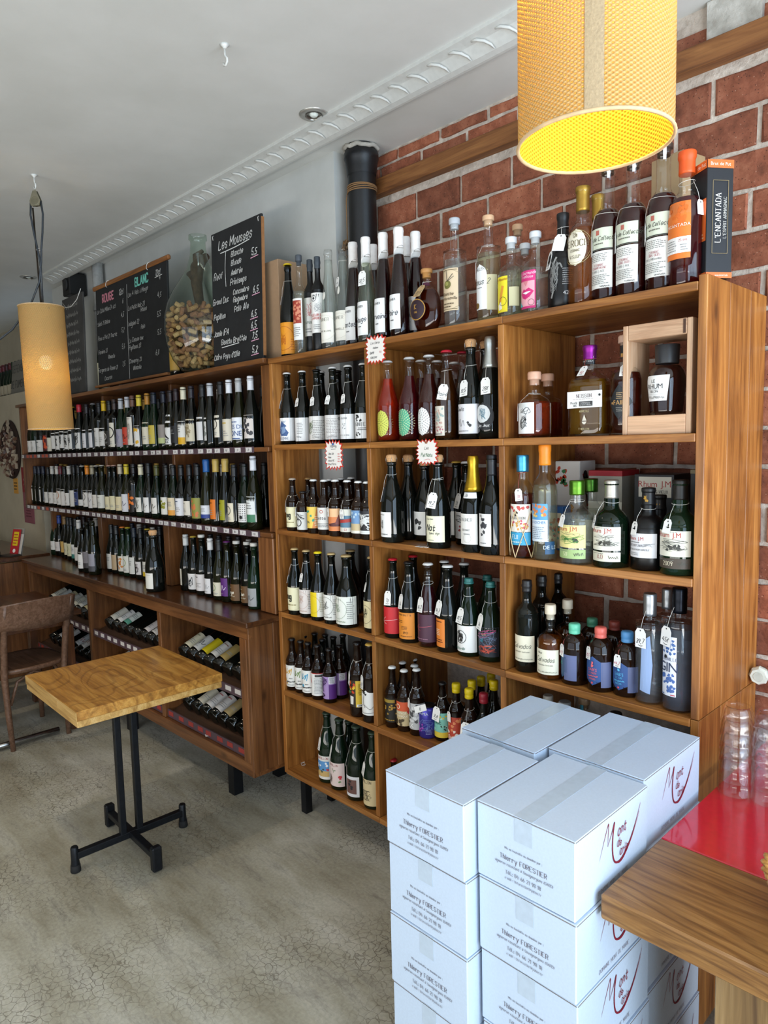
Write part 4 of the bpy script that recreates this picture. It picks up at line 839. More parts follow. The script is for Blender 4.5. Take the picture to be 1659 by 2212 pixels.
# --- upper row, right bay: spirits
DR = [('S', .3, .15, .7, .6, 14, '3a3a3a', .012), ('S', .35, .6, .8, .85, 3, '3a3a3a', .014), ('B', .6, .35, .75, .45, 2, '222222', .04), ('K', [(.4, .7), (.7, .85), (.85, .7), (.75, .66)], .015, '333333')]
b('squat', (0.1494, 0.0500, 1.6673, 0.175), .048, 'clear', ('stop', 'd9a98e', 1.5), [lab(.07, .6, -18, 42, 'ececec', DR)], 'squat amber bottle with white drawing label, front one of two', 'liqueur_bottle', liq='a8401c', lev=.62, tag=(-58, .6, ''))
b('squat', (0.1064, 0.1900, 1.6673, 0.180), .048, 'clear', ('stop', 'd9a98e', 1.5), [lab(.07, .6, -6, 42, 'ececec', DR)], 'squat amber bottle with white drawing label, rear one of two', 'liqueur_bottle', liq='a8401c', lev=.62)
b('block', (0.3293, 0.0600, 1.6673, 0.255), .056, 'clear', ('caps', '8c2a8c', .15, 1), [lab(.315, .5, 0, 56, 'e9e6e2', [('T', 'NEISSON', .5, .62, .2, '5a3a4a', 'f'), ('L', .15, .5, .8, .55, 1, 'b9a9a9'), ('T', 'Profil', .2, .24, .14, INK, 'b'), ('T', '105', .24, .08, .13, INK, 'b'), ('R', .36, .1, .74, .38, '3a3a3a'), ('L', .38, .14, .72, .34, 3, 'bcbcbc'), ('C', .94, .72, .07, INK)]), lab(.06, .3, 0, 40, None, [('T', 'AGRICOLE', .5, .86, .09, 'd9cda0', 's'), ('P', [(.4, .42), (.6, .42), (.54, .3), (.46, .3)], 'd6cfc0'), ('P', [(.42, .46), (.5, .76), (.6, .46)], 'd6cfc0'), ('T', 'T NEISSON', .5, .04, .09, 'd9cda0', 's')]), lab(.795, .85, 0, 75, '17171b', [('T', 'FUNKY RHUM', .5, .5, .3, 'bfbfbf', 'b')])], 'square golden rum bottle with purple cap and wide white label', 'rum_bottle', liq='a8791c', lev=.63, sq=5.0, sy=.62, tag=(-6, .78, '62', True, True))
b('vinj', (0.4402, 0.0600, 1.6673, 0.251), .042, 'clear', ('stop', 'caa691', 1.3), [lab(.17, .55, -4, 52, '25282b', [('T', 'FAIR', .52, .42, .13, 'c99a5c', 'b'), ('C', .22, .47, .035, 'c99a5c'), ('L', .4, .58, .68, .78, 4, 'c2a276'), ('L', .4, .22, .7, .36, 3, '8f8a80')], 'diamond'), lab(.83, .97, -14, 22, '26221e', [('R', .25, .1, .75, .4, 'b98a44')])], 'brown rum bottle with black diamond label and pale cork', 'rum_bottle', liq='4a160a', lev=.68, tag=(20, .76, '63', True, True))
cr = thing('wooden_bottle_crate', 'pale wooden presentation crate open at the front on the upper shelf', 'crate', (.545, .08, AZ[1]))
CW, CD, CHt = .185, .13, .29
board('side', PALE, cr, (-CW/2+.007, 0, CHt/2), (.014, CD, CHt), 'z'); board('side', PALE, cr, (CW/2-.007, 0, CHt/2), (.014, CD, CHt), 'z')
board('top', PALE, cr, (0, 0, CHt-.02), (CW-.029, CD, .04), 'x'); board('bottom', PALE, cr, (0, 0, .025), (CW-.029, CD, .05), 'x')
G().box((CW/2-.02, -CD/2-.0005, CHt-.02), (.006, .002, .035)).obj('slot', flat('4a3226', .8), cr)
b('caraf', (.548, .075, AZ[1]+.0505, .185), .049, 'clear', ('big', '26272a', .27), [lab(.2, .56, -14, 44, 'efeeec', [('T', 'LE', .42, .72, .13, INK, 'b'), ('T', 'RHUM', .46, .48, .19, INK, 'b'), ('T', 'SELON', .44, .33, .09, INK, 'b'), ('R', .12, .44, .88, .445, '777777'), ('R', .12, .26, .88, .265, '777777'), ('H', .18, .08, .85, .2, '666666', .012)], 'trap')], 'dark rum decanter with black cork top inside the wooden crate', 'rum_bottle', liq='3c0d0a', lev=.7)
# --- second row, left bay: small beers
def beer(pos, cap, labs, text, tg=None, r=.0305, kind='beer', glass='brown'): b(kind, pos, r, glass, cap, labs, text, 'beer_bottle', tag=tg)
NG = [('T', 'ng', .35, .5, .22, '2a2a20', 'f', 'c', .05), ('L', .1, .2, .8, .3, 1, '8a7a44'), ('O', .5, .5, .49, .004, '8a8a6a')]
beer((-1.0567, 0.0210, 1.2973, 0.224), ('crown', 'b0a090'), [lab(.07, .46, 8, 75, 'e6dfb8', NG)], 'small beer bottle with pale yellow gothic label at the left end', (-40, .52, '', True))
beer((-0.9815, 0.0195, 1.2973, 0.170), ('crown', '1a1a1c'), [lab(.06, .5, 6, 75, 'd9d9d6', [('O', .3, .4, .2, .05, '222222'), ('S', .1, .5, .7, .9, 6, '222222', .02)])], 'short stubby beer bottle with black and white label', (-52, .6, '', True), .030, 'stub')
beer((-0.9062, 0.0165, 1.2973, 0.222), wc, [lab(.1, .5, 8, 85, 'ecc95a', [('P', [(.5, 0), (1, 0), (1, 1), (.75, 1)], 'd98a4a'), ('B', .2, .2, .6, .8, 5, '3c9a84', .07), ('T', 'IPA', .28, .22, .12, '2a5a54', 'b'), ('L', .62, .1, .9, .6, 5, 'f0e0c0')])], 'small beer bottle with yellow and orange label')
beer((-0.8346, 0.0147, 1.2973, 0.222), wc, [lab(.1, .5, 8, 85, 'e6e2dc', [('O', .45, .82, .07, .025, 'b8503c'), ('T', 'cette', .42, .45, .16, '34343a', 'b'), ('L', .2, .1, .8, .3, 3, '8a8a8a')])], 'small beer bottle with white label and tiny red circle')
beer((-0.7585, 0.0096, 1.2973, 0.224), wc, [lab(.1, .5, 8, 85, 'd8804a', [('R', 0, .62, 1, 1, 'eab98a'), ('P', [(.2, .3), (.8, .42), (.9, .2), (.3, .2)], '5a2a2a'), ('P', [(.55, .3), (.75, .75), (.8, .3)], '7a3a34'), ('R', .02, .1, .14, .9, 'efe6da'), ('L', .03, .1, .13, .9, 9, '333333')])], 'small beer bottle with orange sunset label', (-24, .52, '5,5', True))
beer((-0.6928, 0.0158, 1.2973, 0.223), wc, [lab(.1, .5, 8, 85, '5a7f96', [('R', 0, .72, 1, 1, 'd9d6c8'), ('P', [(.05, .5), (.9, .62), (.85, .45), (.1, .38)], 'b03a34'), ('R', 0, 0, 1, .2, 'dad6ca'), ('T', '53', .5, .06, .1, 'b03a34', 'b')])], 'small beer bottle with blue and red boat label', (-2, .5, '5,5', True))
beer((-0.6272, 0.0153, 1.2973, 0.221), wc, [lab(.1, .5, 8, 85, '6d93bd', [('R', 0, 0, 1, .42, 'c9b48a'), ('B', .1, .6, .9, .9, 7, 'b9cfe0', .07), ('R', .0, 0, 1, .12, 'e2ded2')])], 'small beer bottle with blue sky and sand label')
beer((-0.5804, 0.0181, 1.2973, 0.220), wc, [lab(.1, .5, 8, 85, '222226', [('S', .05, .2, .95, .95, 14, 'd9d9d6', .04), ('R', 0, 0, 1, .15, 'd9d9d6')])], 'small beer bottle with black and white scribble label beside divider')
beer((-1.0984, 0.1400, 1.2973, 0.219), ('crown', 'b08a5a'), [], 'bronze-capped small beer bottle behind the yellow and orange one')
beer((-0.9621, 0.1500, 1.2973, 0.216), wc, [], 'white-capped small beer bottle behind the tiny red circle one')
beer((-0.8850, 0.1500, 1.2973, 0.222), wc, [], 'white-capped small beer bottle behind the orange sunset one')
beer((-0.8207, 0.1500, 1.2973, 0.226), wc, [], 'white-capped small beer bottle behind the blue and red boat one')
# --- second row, middle bay
b('champ', (-0.4536, 0.0265, 1.2973, 0.306), .044, 'dark', ('cork', 'c9'), [lab(.07, .37, -20, 40, 'efeeec', [('L', .1, .86, .6, .92, 1, '555555'), ('S', .15, .3, .5, .8, 6, '6a6a6a', .012), ('H', .2, .08, .8, .14, '666666', .01)])], 'corked sparkling bottle with white figure label, left in its bay', 'wine_bottle', tag=(-42, .66, '20', False))
b('champ', (-0.4545, 0.1160, 1.2973, 0.303), .044, 'dark', ('cork', 'c9'), [lab(.08, .38, -38, 36, 'd6d4d2', [('L', .1, .2, .6, .8, 6, '9a9a9a')])], 'corked sparkling bottle with narrow grey label, second in its bay', 'wine_bottle')
b('champ', (-0.3825, 0.1300, 1.2973, 0.288), .044, 'dark', ('cork', 'c9'), [lab(.08, .38, -20, 45, 'e9e8e4', [('B', .3, .3, .7, .7, 6, '3a3a3a', .1)])], 'sparkling bottle with bird label, half hidden behind the cream label one', 'wine_bottle')
b('champ', (-0.2216, 0.0197, 1.2973, 0.305), .043, 'dark', ('cork', 'c9'), [lab(.075, .37, 4, 52, 'e9e4c6', [('T', 'Nat', .34, .44, .2, '2a2a2c', 'h', 'c', .035), ('T', 'Saint Vign', .52, .3, .08, '3a3a3c', 'h'), ('T', 'Cuvee Siana', .3, .86, .05, '555555', 'h'), ('L', .2, .06, .55, .1, 1, '777777')])], 'sparkling bottle with big cream hand-lettered label and 19,2 tag', 'wine_bottle', tag=[(14, .63, '19,2'), (-44, .62, '20')])
b('champ', (-0.2871, 0.2000, 1.2973, 0.292), .044, 'dark', ('crown', 'c9a24a'), [lab(.08, .38, -30, 40, 'd9d6d0', [])], 'gold-capped dark bottle behind, left of the gold foil one', 'wine_bottle')
b('burg', (-0.1934, 0.1400, 1.2973, 0.293), .041, 'dark', wc, [lab(.08, .4, -22, 40, 'e9e6e4', [('S', .2, .6, .8, .9, 5, '555555', .02), ('B', .5, .3, .8, .5, 4, 'a84a4a', .05)])], 'white-capped bottle squeezed behind the gold foil one', 'wine_bottle', tag=(-20, .62, '13'))
b('champ', (-0.0689, 0.0215, 1.2973, 0.313), .0425, 'dark', ('foil', 'c9a02c', .36), [lab(.09, .41, -4, 48, 'e9e6e0', [('T', 'GAGNER', .45, .76, .1, '777777', 'f'), ('T', 'CREMANT', .42, .44, .06, '777777', 's'), ('O', .5, .2, .14, .008, 'b9b4a8'), ('L', .3, .3, .7, .38, 1, '999999')]), lab(.57, .63, 2, 44, 'f0efed', [('T', '26', .3, .3, .5, INK, 'h')])], 'sparkling bottle with long gold foil and white label', 'wine_bottle')
b('burg', (0.0092, 0.0178, 1.2973, 0.316), .042, 'dark', ('caps', '131318', .2), [lab(.09, .42, -14, 36, 'e6e3e0', [('B', .35, .25, .65, .85, 10, '3a3a3e', .07), ('L', .2, .06, .8, .14, 1, '888888'), ('T', '1815', .3, .9, .06, '777777', 's')])], 'black-capsuled bottle with dark tower label against the divider', 'wine_bottle')
# --- second row, right bay: rums
b('vinj', (0.1214, 0.0264, 1.2973, 0.316), .037, 'clear', ('screw', '4fa3d0', .16), [lab(.26, .53, -6, 70, 'efe8dc', [('B', .05, .75, .95, .98, 10, 'c9504a', .07), ('B', .1, .1, .9, .4, 14, 'dba04a', .06), ('B', .2, .1, .9, .4, 8, 'c95a6a', .05), ('B', .45, .6, .55, .74, 4, '222222', .04), ('T', 'PLANTATION', .5, .46, .09, '2a2a2a', 'f')]), lab(.13, .255, -6, 70, '3aa0cc', [('T', 'FIJI', .45, .5, .3, 'e9f4f8', 'f'), ('L', .25, .15, .75, .35, 1, 'cfe6ee')])], 'rum bottle in raffia netting with floral and blue label', 'rum_bottle', liq='7a2a18', lev=.63, tag=(10, .68, '37', True, True))
b('vinj', (0.2004, 0.0274, 1.2973, 0.345), .037, 'clear', ('wax', 'e8861c', .17), [lab(.17, .36, -14, 52, 'd6e0ea', [('T', 'LE ROCHER', .5, .82, .12, '3a7ab0', 'b'), ('L', .1, .1, .9, .7, 7, '8a9aa8')]), lab(.36, .5, -14, 52, '5a9fd0', [('B', .1, .25, .9, .9, 14, 'd9814a', .12), ('B', .2, .2, .8, .6, 8, 'e9c46a', .08)]), lab(.06, .17, 50, 24, '2a567c', [('T', 'DE LE', .5, .4, .3, 'd0dde8', 'b')])], 'clear rum bottle with orange wax seal and blue label', 'rum_bottle', liq='e6e6d0', lev=.66)
JM = lambda c1, c2: [('T', 'Rhum J.M', .38, .74, .19, 'b0342c', 'b'), ('L', .2, .93, .7, .98, 1, '999999'), ('B', .35, .25, .75, .42, 9, '333330', .07), ('S', .1, .2, .95, .6, 9, c1, .014), ('S', .15, .5, .9, .7, 3, '555550', .01)]
def jm(pos, glass, cap, bg, c1, lo, lotx, text, liq=None, tg=None, lotc='8f2a2a', kind='rhum'):
    b(kind, pos, .049, glass, cap, [lab(.205, .48, -2, 56, bg, JM(c1, None)), lab(.075, .185, -2, 56, lo, [('T', lotx, .4, .3, .4, lotc, 'f'), ('H', .65, .3, .95, .7, '4a4a40', .05), ('L', .1, .78, .6, .9, 1, '777770')])], text, 'rum_bottle', liq=liq, lev=.6, tag=tg)
jm((0.3042, 0.0352, 1.2973, 0.241), 'clear', ('screw', '5a8a2c', .17), 'e6d890', '4a8a3c', '9fb87a', '50°', 'clear rum bottle with yellow label and green screw cap, front', 'eaf0ec', (-30, .6, '', True), 'e6e6c0')
b('rhum', (0.2563, 0.2000, 1.2973, 0.237), .049, 'clear', ('screw', '3f6a24', .17), [lab(.2, .48, -2, 56, 'dcd6c0', [])], 'green-capped clear rum bottle behind the yellow-label one', 'rum_bottle', liq='dfe6e0', lev=.6)
jm((0.4055, 0.0484, 1.2973, 0.242), 'green', ('caps', 'c2bdb2', .2, 1), 'e9e6d8', '55554c', 'dcd8c4', 'X.O', 'dark green rum bottle with silver capsule and cream label', None, (-50, .6, '', True))
b('rhum', (0.5050, 0.0674, 1.2973, 0.222), .045, 'black', ('caps', '141416', .2), [lab(.16, .46, -6, 58, 'e2e0e2', [('T', 'Rhum J.M', .34, .72, .14, 'b0342c', 'b'), ('L', .08, .6, .5, .66, 1, '555555'), ('T', '2002 2007 2009', .34, .46, .08, '555560', 's'), ('T', 'TRES VIEUX RHUM AGRICOLE', .42, .3, .06, '444444', 's'), ('S', .55, .4, .95, .6, 6, '8a8a8a', .01), ('L', .08, .08, .5, .22, 2, '999999')]), lab(.83, .93, -6, 50, None, [('B', .35, .2, .65, .8, 5, 'b0842c', .2)])], 'matte black rum bottle with white label, second from the right panel', 'rum_bottle', tag=(-30, .6, '', True))
b('rhum', (0.4948, 0.1600, 1.2973, 0.196), .045, 'black', ('caps', '141416', .2), [lab(.83, .93, -6, 50, None, [('R', .2, .4, .8, .6, 'b0842c')])], 'matte black rum bottle hidden behind its white-labelled twin', 'rum_bottle')
jm((0.5981, 0.0537, 1.2973, 0.246), 'green', ('caps', '1a1612', .2), 'e6e3d2', '55554c', '4a4036', '2009', 'dark rum bottle with black gold-crested capsule beside the right panel', None, (-16, .6, '', True), 'dcd2b8')
# cartons at the back of that bay
def carton(name, label, x, y, z, w, d, h, col, prints, rot=0, lid=None):
    t = thing(name, label, 'box', (x, y, z), (0, 0, rad(rot)))
    me = bevbox((w, d, h), .0012); me.materials.append(flat(col, .5, var=.04)); link('carton', me, t, (0, 0, h/2))
    if lid:
        me = bevbox((w+.001, d+.001, lid[1]), .0008); me.materials.append(flat(lid[0], .5, var=.04)); link('lid_band', me, t, (0, 0, h-lid[1]/2+.0006))
    for (face, ops, bg, x0, z0, x1, z1) in prints:
        g = G(); W = w if face == 'f' else d
        O, ux, un = ((-w/2, -d/2, 0), (1, 0, 0), (0, -1, 0)) if face == 'f' else ((w/2, -d/2, 0), (0, 1, 0), (1, 0, 0))
        P = Vector(O)+Vector(ux)*(x0*W)+Vector((0, 0, z0*h))
        flatprint(g, ([('R', 0, 0, 1, 1, bg)] if bg else [])+ops, (x1-x0)*W, (z1-z0)*h, P, ux, (0, 0, 1), un, 3, 2)
        g.obj('print', PRINT, t)
    return t
carton('rum_carton', 'white and grey rum carton with red lid behind the dark green bottle', .265, .33, AZ[2], .115, .115, .26, 'a29e90', [('f', [('T', 'J.M', .7, .84, .1, 'b0342c', 'b'), ('S', .2, .4, .95, .75, 8, '66665c', .008)], 'e6e1cd', 0, 0, 1, .62), ('f', [('P', [(.3, .3), (.6, .7), (.75, .2)], 'b08a34')], None, .55, .65, .95, .9)], 0, ('a8222c', .018))
carton('rum_carton', 'black rum carton with white band behind the matte black bottles', .418, .345, AZ[2], .125, .115, .25, '17181b', [('f', [('T', 'Rhum J.M', .5, .5, .3, 'b0342c', 'b'), ('T', 'TRES VIEUX', .62, .2, .14, '333333', 's')], 'e0dccb', .12, .72, .94, .97)])
carton('rum_carton', 'dark rum carton tucked in the corner by the right panel', .585, .34, AZ[2], .11, .115, .265, '1c1a18', [('f', [('P', [(.2, .6), (.5, .9), (.7, .5)], 'b08a34')], None, .3, .6, .9, .95), ('f', [('T', 'Rhum', .5, .35, .3, 'b0342c', 'b')], 'e0dccb', .3, .3, 1, .45)], 0, ('8a7a54', .012))
carton('blue_carton', 'small blue patterned carton between the clear rum bottles', .125, .23, AZ[2], .055, .05, .145, '2f5f9c', [('f', [('B', .1, .1, .9, .85, 12, 'd98a4a', .06), ('B', .1, .1, .9, .85, 8, '6ab0a0', .05), ('B', .1, .2, .9, .9, 6, 'a84a3a', .05)], 'e0d2b8', .08, .05, .92, .85)])
tn = carton('floral_carton', 'white floral gift carton with painted parrot behind the raffia rum bottle', .01+.10, .345, AZ[2], .105, .1, .29, 'd9d4ce', [('f', [('B', .05, .55, .5, .95, 14, 'c9442c', .03), ('B', .3, .3, .9, .5, 10, 'dba04a', .03), ('B', .1, .05, .9, .3, 12, 'c95a6a', .03), ('B', .3, .7, .5, .9, 5, '3c7a4a', .03), ('T', 'PLAN', .5, .3, .06, '2a2a2a', 'f')], 'e6e1da', .02, .01, .98, .99), ('s', [('K', [(.3, .85), (.45, .7), (.55, .5)], .1, 'a82c34'), ('K', [(.5, .72), (.6, .6), (.66, .45)], .06, '2c6a4a'), ('C', .3, .86, .04, '26282e'), ('B', .1, .1, .9, .4, 10, 'dba04a', .03), ('B', .1, .5, .3, .8, 5, '3c7a4a', .035)], 'd6d2cc', .02, .01, .98, .99)])
# raffia net on the first rum bottle
for o in list(COL.objects):
    if o.name.startswith('rum_bottle') and o.get('label', '').startswith('rum bottle in raffia'):
        g = G(); hh = .22
        for k in range(5):
            a0 = 2*PI*k/5
            for s in (1, -1): g.tube([(.0415*math.sin(a0+s*t*1.25), -.0415*math.cos(a0+s*t*1.25), .003+.145*t) for t in [q/8 for q in range(9)]], .0016, 4)
        g.obj('raffia_net', flat('d9bf94', .8), o)

# --- third row, left bay: large beers
def big(pos, r, cap, labs, text, tg=None, glass='dark', kind='burg'): b(kind, pos, r, glass, cap, labs, text, 'beer_bottle', tag=tg)
gc = ('crown', 'b9a070')
RING = lambda c, c2='9a9a94': [('O', .3, .55, .36, .012, c), ('S', .12, .4, .45, .75, 6, c, .015), ('L', .62, .2, .9, .85, 9, c2), ('H', .2, .08, .6, .14, c, .01)]
big((-1.0663, 0.0260, 0.9274, 0.289), .036, gc, [lab(.07, .42, -2, 70, 'e6dfba', NG)], 'large beer bottle with cream gothic label, left end of third row', (-48, .6, '', True))
big((-0.9904, 0.0308, 0.9274, 0.287), .036, gc, [lab(.06, .42, 8, 80, 'e3d9d4', RING('c9a89a'))], 'large beer bottle with pale pink label', (-8, .66, '9,5', True))
big((-0.9078, 0.0290, 0.9274, 0.288), .037, ('crown', 'e8cf1c'), [lab(.06, .42, 8, 80, 'e6e2d4', [('R', 0, 0, .52, 1, 'e9cc14'), ('O', .3, .5, .36, .012, 'bfa010'), ('L', .62, .2, .9, .85, 9, 'b9b49a')])], 'large beer bottle with bright yellow label and yellow cap')
big((-0.8227, 0.0313, 0.9274, 0.290), .038, gc, [lab(.06, .42, 8, 80, 'e9e8e2', RING('55554f'))], 'large beer bottle with white label and grey circle')
big((-0.7353, 0.0359, 0.9274, 0.290), .047, gc, [lab(.05, .44, 4, 75, 'e6e6dc', RING('8a9a80'))], 'biggest beer bottle of the row, white label with green circle')
big((-0.8946, 0.2000, 0.9274, 0.276), .045, gc, [], 'tall dark bottle neck behind the biggest beer bottle', glass='dark')
big((-0.5998, 0.0498, 0.9274, 0.295), .036, gc, [lab(.06, .42, -20, 62, 'dccda0', [('O', .4, .5, .34, .012, '55503c'), ('S', .2, .35, .6, .75, 8, '4a4636', .015)])], 'beer bottle with cream portrait label half hidden by the divider', (-30, .66, '', True))
# --- third row, middle bay
b('burg', (-0.4825, 0.0498, 0.9274, 0.300), .038, 'dark', ('crown', 'b8202c'), [lab(.06, .4, -4, 74, 'c8242c', [('K', [(.85, .55), (.2, .46)], .012, 'f2d9d9'), ('K', [(.36, .62), (.18, .46), (.4, .36)], .012, 'f2d9d9')])], 'bottle with red cap and red arrow label', 'cider_bottle', tag=(2, .6, '13'))
b('burg', (-0.3951, 0.0455, 0.9274, 0.298), .040, 'dark', bc, [lab(.05, .38, -6, 60, 'e08a2c', [('T', 'GALAXIE BRETTE', .4, .88, .07, '3a2a14', 'b'), ('L', .1, .6, .5, .72, 2, '7a4a1c'), ('L', .35, .35, .75, .5, 3, '7a4a1c'), ('T', 'IPO', .6, .2, .09, '3a2a14', 'b'), ('L', .3, .08, .9, .14, 1, '7a4a1c')])], 'black-capped bottle with large orange label', 'cider_bottle', tag=(-22, .6, '16'))
b('burg', (-0.5191, 0.2000, 0.9274, 0.289), .040, 'dark', ('crown', 'b8202c'), [], 'red-capped bottle neck behind the large orange label', 'cider_bottle')
b('burg', (-0.3013, 0.0478, 0.9274, 0.302), .040, 'clear', wc, [lab(.07, .4, -2, 66, '4c2a3c', [('K', [(.85, .6), (.15, .5)], .012, 'c95a6a'), ('K', [(.3, .62), (.14, .5), (.34, .4)], .012, 'c95a6a'), ('L', .1, .08, .7, .14, 1, 'a87a8a')])], 'clear bottle of dark red drink with purple arrow label', 'cider_bottle', liq='4a141c', lev=.72, tag=(-14, .6, '16,3'))
b('burg', (-0.2123, 0.0521, 0.9274, 0.303), .042, 'dark', wc, [lab(.06, .39, -28, 38, 'e08030', [('L', .2, .86, .9, .95, 1, '5a2a10'), ('L', .2, .4, .7, .65, 4, 'f4d9b8'), ('L', .2, .15, .9, .3, 2, '5a2a10'), ('R', 0, 0, .06, 1, 'b8302c')])], 'white-capped bottle with narrow orange label', 'cider_bottle', tag=(-16, .6, '16,3'))
b('burg', (-0.3729, 0.2200, 0.9274, 0.280), .040, 'dark', wc, [], 'white-capped bottle neck behind the narrow orange label', 'cider_bottle')
b('burg', (-0.2589, 0.2000, 0.9274, 0.286), .040, 'dark', wc, [], 'white-capped bottle behind, left of the green teal-capped one', 'cider_bottle')
b('champ', (-0.1258, 0.0625, 0.9274, 0.264), .042, 'green', ('caps', '2c6f6c', .06), [lab(.06, .41, -2, 66, 'ebeae6', [('B', .25, .3, .5, .85, 4, 'ebeae6', .02), ('O', .37, .57, .24, .02, '222222'), ('S', .24, .35, .5, .8, 16, '222222', .022), ('C', .32, .6, .03, '222222'), ('C', .43, .6, .03, '222222'), ('K', [(.31, .46), (.37, .43), (.44, .46)], .02, '222222'), ('T', 'Absurde', .35, .1, .09, '2f6f60', 'h')])], 'green bottle with teal cap and black mask drawing label', 'wine_bottle', tag=(-14, .63, '10,5'))
b('champ', (-0.0347, 0.0647, 0.9274, 0.263), .042, 'green', ('caps', '2c6f6c', .06), [lab(.07, .45, -2, 66, '20242e', [('T', 'Igdu', .45, .72, .08, 'd9a02c', 'h'), ('T', 'al', .35, .5, .16, '3aa6b8', 'h'), ('S', .1, .3, .9, .9, 9, '6a7a9a', .012), ('S', .1, .1, .9, .4, 8, 'c9503c', .016), ('T', 'Copain', .6, .36, .06, 'd9704a', 'h'), ('S', .1, .6, .9, .95, 4, 'c95a8a', .012)])], 'green bottle with teal cap and dark multicoloured lettered label', 'wine_bottle', tag=(-26, .6, '16'))
b('champ', (-0.1517, 0.2000, 0.9274, 0.251), .044, 'green', ('caps', '2c6f6c', .06), [], 'teal-capped green bottle behind the multicoloured label one', 'wine_bottle')
# --- third row, right bay
CALV = [('T', 'Calvados', .5, .52, .16, '5a5a50', 'h', 'c', .018), ('T', 'Appellation Controlee', .5, .36, .05, '77776c', 'h'), ('H', .2, .08, .95, .14, '77776c', .008)]
b('bord', (0.1162, 0.0536, 0.9274, 0.289), .037, 'dark', ('wax', '141416', .12), [lab(.12, .41, -4, 68, 'e3ddc6', CALV)], 'tall dark apple brandy bottle with cream script label', 'brandy_bottle')
b('bord', (0.0895, 0.1800, 0.9274, 0.281), .037, 'dark', ('wax', '141416', .12), [], 'tall black-capped bottle behind, nearest the script label bottles', 'brandy_bottle')
b('bord', (0.0758, 0.3000, 0.9274, 0.269), .037, 'dark', ('wax', '141416', .12), [], 'tall black-capped bottle furthest back against the brick', 'brandy_bottle')
b('squat', (0.2102, 0.0416, 0.9274, 0.199), .040, 'clear', ('stop', 'ddd0b8', 1.9), [lab(.09, .48, 0, 62, 'e6e2cc', [('T', 'Vieux', .3, .82, .08, '5a5a50', 'h')]+CALV)], 'squat amber apple brandy with cream script label and cream stopper', 'brandy_bottle', liq='a85a14', lev=.64)
b('squat', (0.1743, 0.2000, 0.9274, 0.181), .040, 'clear', ('stop', 'ddd0b8', 1.9), [], 'cream-stoppered amber bottle behind the mint-capped one', 'brandy_bottle', liq='7a4410', lev=.64)
def sab(pos, cap, text, lb=None, tg=None):
    b('apoth', pos, .0385, 'brown', ('blob', cap), lb or [], text, 'spirit_bottle', tag=tg)
def sabl(c, t2, a=-12): return [lab(.1, .58, a, 44, '2e4f86', [('T', "SAB'S", .5, .5, .1, c, 'b'), ('T', t2, .5, .4, .065, c, 'f'), ('H', .2, .29, .8, .36, c, .012), ('L', .28, .2, .72, .27, 2, c), ('C', .5, .1, .035, 'd9505a'), ('B', .46, .66, .54, .82, 6, c, .04)], 'hex'), lab(.08, .5, a+62, 24, '5c6488', [])]
sab((0.2879, 0.0508, 0.9274, 0.176), '66c4a2', 'brown spirit bottle with mint wax cap in front', [lab(.1, .55, -44, 34, '274a6c', [('T', "B'S", .4, .5, .12, '5ac4a8', 'b')], 'hex'), lab(.08, .52, 4, 30, '5f688e')], (-34, .68, '63,2', True, True))
sab((0.2523, 0.2200, 0.9274, 0.154), '4a8a6c', 'brown spirit bottle with mint wax cap at the back')
sab((0.3739, 0.0502, 0.9274, 0.180), 'd9685c', 'brown spirit bottle with coral wax cap in front, blue hexagon label', sabl('e0686c', 'LE MARC'), (-34, .72, '75,5', True, True))
sab((0.3289, 0.2200, 0.9274, 0.157), '8f4034', 'brown spirit bottle with coral wax cap at the back')
sab((0.4492, 0.0638, 0.9274, 0.178), '4f8cc0', 'brown spirit bottle with blue wax cap and blue hexagon label', sabl('5ab4dc', 'LE GIN'), (-14, .68, '44,2', True, True))
b('cyl', (0.5199, 0.0527, 0.9274, 0.303), .0375, 'clear', ('screw', 'a9adb2', .2), [lab(.8, .92, -6, 60, None, [('T', 'u', .1, .45, .22, 'e9eef2', 'b'), ('T', 'e', .9, .45, .22, 'e9eef2', 'b'), ('R', 0, .02, .3, .12, '2c5aa0'), ('R', .7, .02, 1, .12, 'c03040')]), lab(.1, .64, 8, 30, None, [('P', [(.1, .05), (.8, .0), (.95, .5), (.75, 1), (.2, .9)], '8aa0c4')])], 'clear vodka bottle with silver screw cap and 39,7 tag', 'vodka_bottle', liq='dfe7f0', lev=.68, tag=(-12, .7, '39,7'))
b('cyl', (0.5058, 0.2000, 0.9274, 0.291), .0375, 'clear', ('screw', 'a9adb2', .2), [], 'silver-capped clear bottle behind the two front clear bottles', 'vodka_bottle', liq='c9d4de', lev=.68)
b('cyl', (0.6023, 0.0501, 0.9274, 0.330), .041, 'clear', ('screw', '1c1f26', .2), [lab(.13, .62, -18, 32, 'dfe2ea', [('B', .1, .72, .9, .96, 22, '4a6aa0', .03), ('B', .1, .08, .9, .36, 26, '4a6aa8', .03), ('T', 'DEAUVILLE', .5, .6, .05, '34406a', 'f'), ('T', 'GIN', .5, .41, .16, '2a3450', 'b'), ('C', .35, .66, .03, '222222'), ('R', .05, .02, .3, .035, '2c4a80'), ('R', .7, .02, .95, .035, 'c03040')])], 'gin bottle with black cap, blue engraved label and 45 euro tag', 'gin_bottle', liq='8f97a8', lev=.68, tag=(-22, .7, '45€'))
